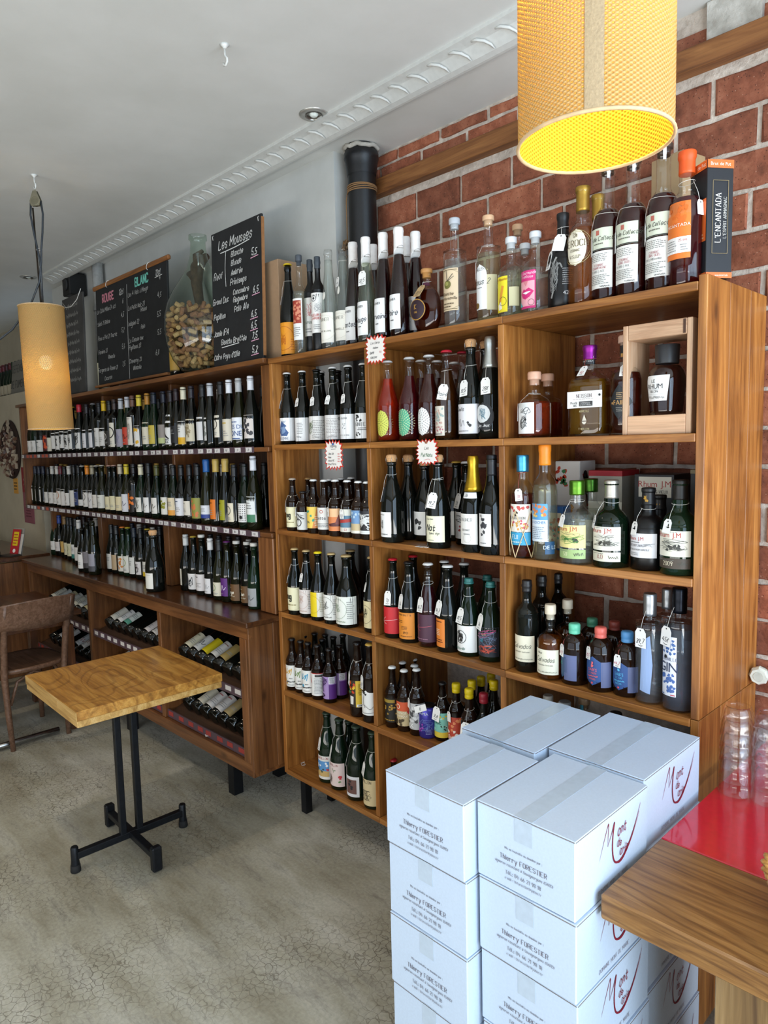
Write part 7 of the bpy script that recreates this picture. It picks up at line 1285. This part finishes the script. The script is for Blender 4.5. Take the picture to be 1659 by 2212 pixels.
# ------------------------------------------------------------ pendant lamps
def shade_mat(name, outer, glow, t0, t1):
    m, n, l, bs = nm(name); n.remove(bs); out = n['Material Output']
    tc = n.new('ShaderNodeTexCoord'); sx = n.new('ShaderNodeSeparateXYZ'); l.new(tc.outputs['Object'], sx.inputs[0])
    at = node(n, 'ShaderNodeMath', operation='ARCTAN2'); l.new(sx.outputs[0], at.inputs[0]); l.new(sx.outputs[1], at.inputs[1])
    def sinm(sock, k, ph=None):
        a = node(n, 'ShaderNodeMath', operation='MULTIPLY'); a.inputs[1].default_value = k; l.new(sock, a.inputs[0])
        if ph is not None:
            q = node(n, 'ShaderNodeMath', operation='ADD'); l.new(a.outputs[0], q.inputs[0]); l.new(ph, q.inputs[1]); a = q
        s_ = node(n, 'ShaderNodeMath', operation='SINE'); l.new(a.outputs[0], s_.inputs[0]); return s_.outputs[0]
    za = sinm(sx.outputs[2], 1150); aa = sinm(at.outputs[0], 72)
    pr_ = node(n, 'ShaderNodeMath', operation='MULTIPLY'); l.new(za, pr_.inputs[0]); l.new(aa, pr_.inputs[1])
    fac = node(n, 'ShaderNodeMapRange'); fac.inputs['From Min'].default_value = -1; l.new(pr_.outputs[0], fac.inputs[0])
    col = ramp(n, l, fac.outputs[0], [(.1, outer[0]), (.9, outer[1])])
    df = n.new('ShaderNodeBsdfDiffuse'); tl = n.new('ShaderNodeBsdfTranslucent'); l.new(col, df.inputs[0]); tl.inputs[0].default_value = lin(glow)
    bp = node(n, 'ShaderNodeBump', i_Strength=.8, i_Distance=.002); l.new(fac.outputs[0], bp.inputs['Height']); l.new(bp.outputs[0], df.inputs['Normal'])
    mx = n.new('ShaderNodeMixShader'); mr = node(n, 'ShaderNodeMapRange'); mr.inputs['To Min'].default_value = t0; mr.inputs['To Max'].default_value = t1; l.new(fac.outputs[0], mr.inputs[0]); l.new(mr.outputs[0], mx.inputs[0])
    l.new(df.outputs[0], mx.inputs[1]); l.new(tl.outputs[0], mx.inputs[2])
    gp = n.new('ShaderNodeMixShader'); tp = n.new('ShaderNodeBsdfTransparent'); l.new(ramp(n, l, fac.outputs[0], [(.04, (.55, .55, .55, 1)), (.2, (0, 0, 0, 1))]), gp.inputs[0]); l.new(mx.outputs[0], gp.inputs[1]); l.new(tp.outputs[0], gp.inputs[2])
    l.new(gp.outputs[0], out.inputs[0]); return m
SHADE = shade_mat('woven_paper_shade', ('a27c48', 'c9a56e'), 'e0b468', .2, .03)
LIT_INSIDE = shade_mat('bulb_lit_shade_inside', ('d0a62c', 'ecd050'), 'f0d060', .5, .3)  # inner face of the shade, the bulb's yellow light put into the paper colour
RIM = flat('c9a980', .7)
def emis(name, col, st):
    m, n, l, bs = nm(name); bs.inputs['Emission Color'].default_value = col; bs.inputs['Emission Strength'].default_value = st; bs.inputs['Base Color'].default_value = (.9, .9, .9, 1); return m
def pendant(label, x, y, z0, D, H, power, bulbz, tilt=(0, 0, 0), seam=None):
    t = thing('pendant_lamp', label, 'lamp', (x, y, z0), tilt, 'woven pendant lamps'); r = D/2
    G().lathe([(r, 0), (r, H*.25), (r, H*.5), (r, H*.75), (r, H)], 64, capb=False, capt=False).obj('lamp_shade', SHADE, t)
    G().lathe([(r-.0015, H), (r-.0015, H*.5), (r-.0015, 0)], 64, capb=False, capt=False).obj('shade_inside', LIT_INSIDE, t)
    for zz in (0, H): G().tube([(r*1.003*math.cos(2*PI*k/48), r*1.003*math.sin(2*PI*k/48), zz) for k in range(48)], .0025, 6, 0, True).obj('rim', RIM, t)
    if seam is not None:
        a = rad(seam); g = G()
        V = []; n_ = 6; wv = .011/r
        for i in range(n_+1):
            for q in (0, H): aa = a+(i/n_-.5)*2*wv; V.append(((r+.0012)*math.cos(aa), (r+.0012)*math.sin(aa), q))
        g.add(V, [(2*i, 2*i+2, 2*i+3, 2*i+1) for i in range(n_)], 0, None, True); g.obj('seam_strip', flat('a08a6a', .8, bump=.5, bs=300), t)
    G().tube([(-r, 0, H-.02), (0, 0, H-.02), (r, 0, H-.02)], .002, 5).obj('cross_bar', flat('555555', .4, .7), t)
    G().lathe([(.016, bulbz+.03), (.018, bulbz+.04), (.018, bulbz+.08), (.01, bulbz+.09)], 14).obj('socket', flat('2a2a2a', .5), t)
    G().tube([(0, 0, bulbz+.085), (0, 0, H+.0), (0, 0, 2.78-z0 if z0 < 1.9 else 2.9-z0)], .004, 6).obj('rod', flat('3a3128', .4, .6), t)
    bu = G().lathe([(.006, bulbz-.032), (.02, bulbz-.026), (.029, bulbz-.008), (.03, bulbz+.004), (.024, bulbz+.02), (.014, bulbz+.034)], 18).obj('bulb', emis('lamp_bulb_glow', (1, .86, .62, 1), 12), t)
    L = bpy.data.lights.new('lamp_light', 'POINT'); L.energy = power; L.color = (1, .8, .42); L.shadow_soft_size = .035
    lo = bpy.data.objects.new('lamp_light', L); COL.objects.link(lo); lo.parent = t; lo.location = (0, 0, bulbz-.06)
    return t
n1 = pendant('large woven pendant lamp glowing yellow inside, hanging over the counter', .8825, -.912, 2.043, .196, .57, 14, .3, (0, 0, 0), -61)
n2 = pendant('woven paper pendant lamp hanging from a pulley at the left', -2.115, -.592, 1.768, .197, .565, 2.6, .31, (rad(.6), rad(-.6), 0), None)
CORD = flat('2c3238', .5)
pu = thing('lamp_pulley', 'small metal pulley with the looped black lamp cord', 'pulley', (-2.101, -.596, 2.805))
G().lathe([(.018, -.008), (.024, -.006), (.021, 0), (.024, .006), (.018, .008)], 20).obj('wheel', flat('7f7a66', .4, .7), pu, (0, 0, 0), (PI/2, 0, rad(40)))
for s in (-1, 1): g = G().prism([(-.02, -.022), (.02, -.022), (.026, 0), (.008, .045), (-.008, .045), (-.026, 0)], -.001, .001); g.obj('cheek_plate', flat('8a8470', .4, .7), pu, (s*-.0065*math.sin(rad(40)), s*.0065*math.cos(rad(40)), 0), (PI/2, 0, rad(40)))
G().tube([(0, 0, .04), (.004, 0, .052), (0, 0, .062)], .0025, 6).obj('eye', flat('8a8470', .4, .7), pu)
dr = Vector((math.cos(rad(40)), math.sin(rad(40)), 0))
def cp(k, z): return tuple(dr*k+Vector((0, 0, z)))
G().tube([cp(.024, 0), cp(.03, -.06), cp(.022, -.14), cp(.01, -.22), cp(.006, -.27), cp(-.01, -.36), cp(-.06, -.46), cp(-.16, -.57), cp(-.3, -.66), cp(-.46, -.72)], .0045, 7).obj('cord', CORD, pu)
G().tube([cp(-.024, 0), cp(-.03, -.06), cp(-.02, -.14), cp(-.006, -.22), cp(.0, -.27), cp(.002, -.3), (-.008, .002, -.46)], .0045, 7).obj('cord', CORD, pu)
G().tube([cp(.014*math.cos(2*PI*k/10), -.215+.006*math.sin(2*PI*k/10)) for k in range(10)], .0018, 5, 0, True).obj('tie_wire', WIRE, pu)

# ------------------------------------------------------------ square table
tx, ty = -1.40, -.620
TB = thing('square_table', 'small square oak table on a black iron pedestal base', 'table', (tx, ty, 0), (0, 0, rad(-1.2)))
board('tabletop', TAB, TB, (0, 0, .7225), (.585, .58, .035), 'x', .002)
board('edge_lipping', TABE, TB, (0, -.002, .6925), (.585, .576, .0245), 'x', .002)
board('edge_lipping', TABE, TB, (-.1, -.2915, .722), (.385, .003, .034), 'x', .0005); board('edge_lipping', TABE, TB, (.193, -.2915, .722), (.199, .003, .034), 'x', .0005)
IRON = flat('14171c', .45, .5, var=.3, bump=.15)
for yy in (-.05, .02): board('post', IRON, TB, (.02, yy, .37), (.026, .026, .62), 'z', .003)
board('foot_bar', IRON, TB, (.02, -.015, .066), (.46, .03, .026), 'x', .003); board('foot_bar', IRON, TB, (.02, -.015, .066), (.03, .45, .028), 'y', .003)
board('top_plate', IRON, TB, (.02, -.015, .676), (.3, .06, .007), 'x', .001)
for x, y in ((.252, -.015), (-.212, -.015)):
    board('foot', IRON, TB, (x, y, .055), (.032, .04, .1), 'z', .006)
for y in (-.245, .215):
    G().lathe([(.017, .005), (.018, .02), (.015, .05), (.015, .098), (.012, .104)], 14).obj('foot', IRON, TB, (.02, y, 0)); G().lathe([(.018, 0), (.02, .004), (.018, .03)], 14).obj('rubber_tip', flat('0a0a0b', .8), TB, (.02, y, 0))

# ------------------------------------------------------------ bentwood chairs and the far table
def chair(label, x, y, rz):
    t = thing('bentwood_chair', label, 'chair', (x, y, 0), (0, 0, rz), 'bentwood chairs')
    for s in (-1, 1):
        G().tube([(.0, s*.155, 0), (-.015, s*.16, .2), (-.02, s*.165, .42), (.015, s*.168, .6), (.06, s*.172, .74), (.105, s*.176, .845)], [.014, .017, .019, .018, .017, .015], 10).obj('back_leg', CHW, t)
        G().tube([(-.4, s*.165, 0), (-.385, s*.16, .22), (-.37, s*.155, .43)], [.014, .017, .019], 10).obj('front_leg', CHW, t)
        G().tube([(-.02, s*.155, .24), (-.06, s*.15, .36), (-.12, s*.14, .41), (-.19, s*.14, .42), (-.27, s*.14, .41), (-.34, s*.15, .36), (-.38, s*.155, .24)], .009, 8).obj('brace', CHW, t)
    G().tube([(-.03, -.14, .25), (-.05, -.09, .37), (-.05, 0, .41), (-.05, .09, .37), (-.03, .14, .25)], .009, 8).obj('brace', CHW, t)
    G().lathe([(.19, .425), (.2, .43), (.205, .445), (.2, .455), (.185, .452)], 32, sq=3.2, sx=1, sy=.98).obj('seat', CHW, t, (-.195, 0, 0))
    V = []; nn = 12; pr = [(.055, .70), (.062, .74), (.078, .79), (.096, .838), (.1, .845)]
    for th in (0, .016):
        for (xx, zz) in pr:
            for i in range(nn+1):
                u = i/nn*2-1; V.append((xx+.035*(1-u*u)+th-.006, u*.2, zz+(.012*(1-u*u) if zz > .8 else (-.01*(1-u*u) if zz < .72 else 0))))
    n1_, m1 = nn+1, len(pr); F = []
    for k in (0, 1):
        o = k*n1_*m1
        for j in range(m1-1):
            for i in range(nn):
                q = (o+j*n1_+i, o+j*n1_+i+1, o+(j+1)*n1_+i+1, o+(j+1)*n1_+i); F.append(q if k else q[::-1])
    o = n1_*m1
    for i in range(nn): F += [(i, i+1, o+i+1, o+i), (o+(m1-1)*n1_+i, o+(m1-1)*n1_+i+1, (m1-1)*n1_+i+1, (m1-1)*n1_+i)]
    for j in range(m1-1): F += [(j*n1_, o+j*n1_, o+(j+1)*n1_, (j+1)*n1_), (j*n1_+nn, (j+1)*n1_+nn, o+(j+1)*n1_+nn, o+j*n1_+nn)]
    G().add(V, F, 0, None, True).obj('backrest', CHW, t)
    return t
chair('brown bentwood chair with curved backrest at the left edge, beside the square table', -2.80, -.53, rad(4))
chair('brown bentwood chair mostly hidden beyond the dark far table', -4.0, -.62, rad(176))
T2 = thing('dark_table', 'dark wooden table behind the bentwood chair', 'table', (-3.2, -.62, 0))
board('tabletop', WTOP, T2, (0, .02, .715), (.8, .68, .03), 'x', .003); board('apron', WTOP, T2, (0, .02, .67), (.7, .58, .06), 'x', .003)
for x, y in ((.33, .3), (-.33, .3), (.33, -.28), (-.33, -.28)): board('leg', WTOP, T2, (x, y, .32), (.05, .05, .64), 'z', .003)
G().tube([(.36, .2, .03), (.36, -.34, .03)], .016, 10).obj('foot_rail', flat('b9bcc0', .25, 1), T2)
FB = thing('far_bar', 'dark wooden bar counter end at the far left', 'counter', (-4.75, -.18, 0))
board('bar_top', WTOP, FB, (0, 0, .885), (1.2, .42, .03), 'x', .003); board('bar_front', WAL, FB, (0, -.18, .43), (1.16, .03, .86), 'x', .002); board('bar_end', WAL, FB, (.565, .01, .43), (.03, .34, .86), 'z', .002)
bs_ = thing('leaflet_stand', 'clear stand with red and yellow leaflets on the far bar', 'leaflet stand', (-4.24, -.2, .9005), (0, 0, rad(20)))
g = G().box((0, 0, .1), (.11, .004, .2), 0, lin('8f8a80')); g.obj('back_plate', PRINT, bs_, (0, .03, 0), (rad(-12), 0, 0)); G().box((0, -.02, .006), (.12, .09, .012)).obj('base', flat('3a332c', .5), bs_)
g = G().box((0, 0, .1), (.09, .003, .19), 0, lin('a8242c')); flatprint(g, [('R', .2, .35, .8, .9, 'd8b81c'), ('L', .25, .4, .75, .85, 4, 'a8242c'), ('C', .5, .15, .08, 'e6e0d8')], .09, .19, (-.045, -.0015, .005), (1, 0, 0), (0, 0, 1), (0, -1, 0)); g.obj('leaflet', PRINT, bs_, (-.01, .01, 0), (rad(-14), 0, 0))
g = G().box((0, 0, .08), (.08, .003, .16), 0, lin('c9c4bc')); g.obj('leaflet', PRINT, bs_, (.02, .02, 0), (rad(-14), 0, rad(-8)))
bc_ = thing('black_case', 'long black textured case lying on the far bar', 'case', (-4.45, -.33, .9005), (0, 0, rad(6))); G().lathe([(.02, -.22), (.034, -.2), (.036, 0), (.036, .2), (.02, .22)], 16, sy=.8).obj('case_body', flat('14130f', .5, var=.4, bump=.8, bs=90), bc_, (0, 0, .029), (0, PI/2, 0)); G().tube([(-.05, 0, .055), (0, 0, .085), (.05, 0, .055)], .005, 6).obj('case_handle', flat('1a1816', .5), bc_)

# ------------------------------------------------------------ far wall
def wreath(label, x, z, R, seed):
    t = thing('cork_wreath', label, 'wall decoration', (x, .09, z), (PI/2, 0, 0), 'round wall decorations'); rg = random.Random(seed)
    G().lathe([(R*.98, -.008), (R, 0), (R*.98, .01), (R*.9, .012)], 32).obj('disc', flat('2c1a12', .8), t)
    g = G()
    for q in range(110):
        rr = R*.92*math.sqrt(rg.random()); a = rg.uniform(0, 6.3); M = Matrix.Translation((rr*math.cos(a), rr*math.sin(a), .02)) @ Euler((rg.uniform(-.5, .5), rg.uniform(-.5, .5), rg.uniform(0, 6))).to_matrix().to_4x4()
        c = G().box((0, 0, 0), (rg.uniform(.03, .06), .022, .02)); g.add([M @ Vector(v) for v in c.v], c.f, 0, lin(rg.choice(('8f7a66', '6a4a3c', 'b0a08c', '4a3028', '7a5a4a'))))
    o = g.obj('cork_pieces', PRINT, t); o['kind'] = 'stuff'
wreath('round collage of cork pieces on the far left wall, nearer one', -5.12, 1.69, .25, 2); wreath('round collage of cork pieces at the very left edge', -5.75, 1.72, .25, 5)
p = thing('yellow_sticker', 'small yellow notice stuck on the far left wall', 'notice', (-5.08, .098, 1.38)); g = G().box((0, 0, 0), (.11, .003, .13), 0, lin('d99a34')); flatprint(g, [('L', .1, .2, .9, .8, 3, '3a2a14')], .11, .13, (-.055, -.0015, -.065), (1, 0, 0), (0, 0, 1), (0, -1, 0)); g.obj('paper', PRINT, p)
p = thing('red_poster', 'narrow dark red and mauve poster strip at the end of the hutch', 'poster', (-4.78, .097, 1.31)); g = G().box((0, 0, 0), (.24, .004, .46), 0, lin('8a4a58')); flatprint(g, [('R', 0, .55, 1, 1, '8a1424'), ('S', .15, .6, .85, .95, 7, 'c99a94', .014), ('L', .2, .1, .8, .5, 8, '6a2a3c')], .24, .46, (-.12, -.002, -.23), (1, 0, 0), (0, 0, 1), (0, -1, 0)); g.obj('paper', PRINT, p)
for i, (px_, cc) in enumerate((((-5.62), '5a1420'), ((-5.53), '5a1420'), ((-5.44), '3a1418'), ((-5.34), '5a1420'), ((-5.26), '1c3020'), ((-5.17), '1c2a1c'), ((-5.08), '1c2a1c'))): b('burg', (px_, .2, 2.1505, .29), .037, 'green', ('caps', cc), [lab(.08, .36, 10, 60, 'b0a48c', [])], '%s green bottle from the left on the far wall ledge' % nth(i+1), 'wine_bottle')
sgn = thing('grey_sign', 'small grey lettered sign standing on the far wall ledge', 'sign', (-4.98, .14, 2.1505), (rad(-6), 0, 0)); g = G().box((0, 0, .14), (.34, .01, .28), 0, lin('77746c')); flatprint(g, [('T', 'DEFENSE', .5, .66, .2, '3a3a38', 's'), ('T', 'DE FUMER', .5, .2, .2, '3a3a38', 's')], .34, .28, (-.17, -.005, 0), (1, 0, 0), (0, 0, 1), (0, -1, 0)); g.obj('board', PRINT, sgn)

# ------------------------------------------------------------ the stack of white cartons
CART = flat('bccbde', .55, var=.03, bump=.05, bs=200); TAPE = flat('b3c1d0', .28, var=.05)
FRONT = [('T', 'Mis en bouteille au domaine par :', .5, .52, .028, '66606c', 'f'), ('T', 'Thierry FORESTIER', .5, .38, .058, '5e5460', 'f'), ('T', 'vigneron récoltant à Souvignargues (GARD)', .5, .305, .034, '66606c', 'i'), ('T', 'Tél.: 04 66 21 98 18', .5, .2, .046, '66606c', 'f'), ('T', 'e-mail : thforestier`yahoo.fr'.replace('`', '@'), .5, .13, .03, '66606c', 'f')]
WN = '8c2438'
LOGO = [('K', [(.30, .52), (.36, .72), (.42, .9), (.415, .75), (.41, .62)], .012, WN, 1), ('K', [(.41, .62), (.46, .74), (.5, .86), (.48, .7), (.475, .52), (.5, .36), (.56, .3), (.64, .34), (.74, .48), (.82, .66), (.88, .84)], .026, WN, 1), ('K', [(.475, .5), (.5, .36), (.57, .29), (.65, .33), (.76, .5), (.86, .74)], .022, WN, 1), ('T', 'ont', .61, .65, .12, WN, 'h', 'c', .013), ('T', 'de', .57, .51, .09, WN, 'h', 'c', .012), ('T', 'arie', .635, .375, .1, WN, 'h', 'c', .012), ]
EDGE = flat('7a6a5c', .8)
def wine_carton(x0, x1, y0, y1, z0, z1, label, jit=0):
    t = thing('wine_carton', label, 'box', ((x0+x1)/2, (y0+y1)/2, z0), (0, 0, jit), 'stacked white wine cartons'); w_, d_, h_ = x1-x0, y1-y0, z1-z0
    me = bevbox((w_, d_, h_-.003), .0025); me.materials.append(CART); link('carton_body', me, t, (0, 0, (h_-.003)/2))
    for s in (-1, 1):
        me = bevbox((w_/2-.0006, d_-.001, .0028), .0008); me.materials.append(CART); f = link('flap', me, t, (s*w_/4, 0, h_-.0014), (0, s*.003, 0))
    g = G(); g.box((0, -d_/2+d_*.5, h_+.0006), (.042, d_+.001, .0006)); g.box((0, -d_/2-.0004, h_-.028), (.042, .0006, .05)); g.obj('packing_tape', TAPE, t)
    G().box((0, -d_/2-.0001, h_-.0031), (w_-.004, .0006, .001)).obj('board_edge', EDGE, t); G().box((w_/2+.0001, 0, h_-.0031), (.0006, d_-.004, .001)).obj('board_edge', EDGE, t)
    g = flatprint(G(), FRONT, w_, h_, (-w_/2, -d_/2, 0), (1, 0, 0), (0, 0, 1), (0, -1, 0), 1, 2, .0003); g.obj('printed_text', PRINT, t)
    g = flatprint(G(), LOGO, d_, h_, (w_/2, -d_/2, 0), (0, 1, 0), (0, 0, 1), (1, 0, 0), 1, 2, .0003); g.obj('printed_logo', PRINT, t)
    g = flatprint(G(), [('T', 'DOMAINE MONT DE MARIE', .5, .09, .05, '8a8490', 'f')], d_, h_, (w_/2, -d_/2, 0), (0, 1, 0), (0, 0, 1), (1, 0, 0), 1, 2, .0003); g.obj('printed_name', PRINT, t)
LV = ['topmost', 'second from the top', 'third from the top', 'fourth from the top', 'bottom']
for nme, x0, x1, y0, y1, hh in (('front left', .244, .478, -.705, -.427, .1745), ('front right', .484, .717, -.672, -.371, .165), ('back left', .232, .458, -.416, -.10, .1745), ('back right', .463, .706, -.366, -.062, .168)):
    zt = .905 if 'front' in nme else .912
    for k in range(5):
        z1 = zt-hh*k; z0 = zt-hh*(k+1)+.0006 if k < 4 else .0
        if k == 4 and False: break
        dx = (.003*k if 'right' in nme else .0015*k)+R_.uniform(-.0015, .0015); dy = R_.uniform(-.004, .002)
        wine_carton(x0+dx, x1+dx, y0+dy, y1+dy, z0, z1, 'white wine carton, %s in the %s stack' % (LV[k], nme), R_.uniform(-.006, .006))

# ------------------------------------------------------------ red and wood bar counter (right)
BC = thing('bar_counter', 'bar counter with a red top and thick worn wooden front edge', 'counter', (1.55, -.1, 0))
board('wood_slab', BAR, BC, (.0, -.368, .749), (1.64, .268, .052), 'x', .004)
me = bevbox((1.64, .77, .03), .002); RED = flat('c3142c', .16, var=.06, coat=.5); me.materials.append(RED); link('red_top', me, BC, (.0, .1525, .7595))
for k in range(9):
    if k < 1: continue
    board('front_plank', OLDW, BC, (-.66+.17*k-.085+.02, -.385, .36), (.168, .03, .72), 'z', .002)
board('side_plank', OLDW, BC, (-.635, -.2, .36), (.03, .33, .72), 'z', .002)
# upside-down tumblers
TG = thin_glass('tumbler_glass_clear', (.985, .988, .99, 1))
def tumbler_mesh():
    o_ = [(.0415, 0), (.0418, .002), (.039, .03), (.0372, .044), (.0385, .047), (.0335, .075), (.0305, .086), (.028, .088)]; i_ = [(.024, .078), (.029, .074), (.0345, .044), (.037, .03), (.0398, .001), (.0415, 0)]
    fac = lambda k, i: 1+(.035*(1 if k % 3 == 0 else -.0) if 3 < i < 8 else 0)
    return G().lathe(o_+i_, 27, capb=False, capt=False, rf=fac).add([(.024*math.cos(2*PI*k/27), .024*math.sin(2*PI*k/27), .078) for k in range(27)], [tuple(range(26, -1, -1))]).mesh('tumbler', TG)
TMM = tumbler_mesh()
for nme, pos in (('left', (0.7747, -0.0086, 0.7750)), ('right', (0.8475, -0.0007, 0.7750))):
    for k in range(5):
        o = link('glass_tumbler', TMM, None, (pos[0], pos[1], .7755+.0335*k), (0, 0, .4*k)); tagp(o, 'upside-down glass tumbler, %s of the %s stack on the red counter' % (('lowest', 'second from below', 'middle one', 'second from above', 'topmost')[k], nme), 'glass', 'stacked tumblers')
# wicker basket at the right edge
bk = thing('wicker_basket', 'round wicker basket at the right edge of the wooden counter', 'basket', (1.0783, -0.4108, 0.7755))
WK = wood('wicker_cane', '8a5a28', 'b0803c', 'c99c58', .5, sc=6, knots=False)
for k in range(9):
    rr = .075+.030*(k/8)**.8; G().tube([((rr+.003*math.cos(9*a+PI*(k % 2)))*math.cos(a), (rr+.003*math.cos(9*a+PI*(k % 2)))*math.sin(a), .006+.0095*k) for a in [2*PI*q/54 for q in range(54)]], .0042, 6, 0, True).obj('cane_ring', WK, bk)
for s in (0, 1): G().tube([((.109+.004*math.cos(14*a+PI*s))*math.cos(a), (.109+.004*math.cos(14*a+PI*s))*math.sin(a), .094+.004*math.sin(14*a+PI*s)) for a in [2*PI*q/84 for q in range(84)]], .0045, 6, 0, True).obj('rim_braid', WK, bk)
G().lathe([(.074, 0), (.076, .006)], 24).obj('basket_base', WK, bk)
# radiator valve by the wall
vv = thing('radiator_valve', 'white octagonal radiator valve knob beside the oak side panel', 'valve', (0.7015, 0.3850, 0.9599), (rad(0), 0, rad(8)))
G().lathe([(.02, 0), (.026, .004), (.027, .02), (.022, .03)], 8, sm=False).obj('knob', flat('d6dccf', .4), vv, (0, 0, 0), (PI/2, 0, 0)); G().lathe([(.014, .03), (.0135, .031)], 18).obj('knob_face', flat('c3c9bc', .5), vv, (0, 0, 0), (PI/2, 0, 0)); G().tube([(0, 0, 0), (0, .055, 0)], .008, 8).obj('spindle', flat('a9a9a4', .4, .5), vv)
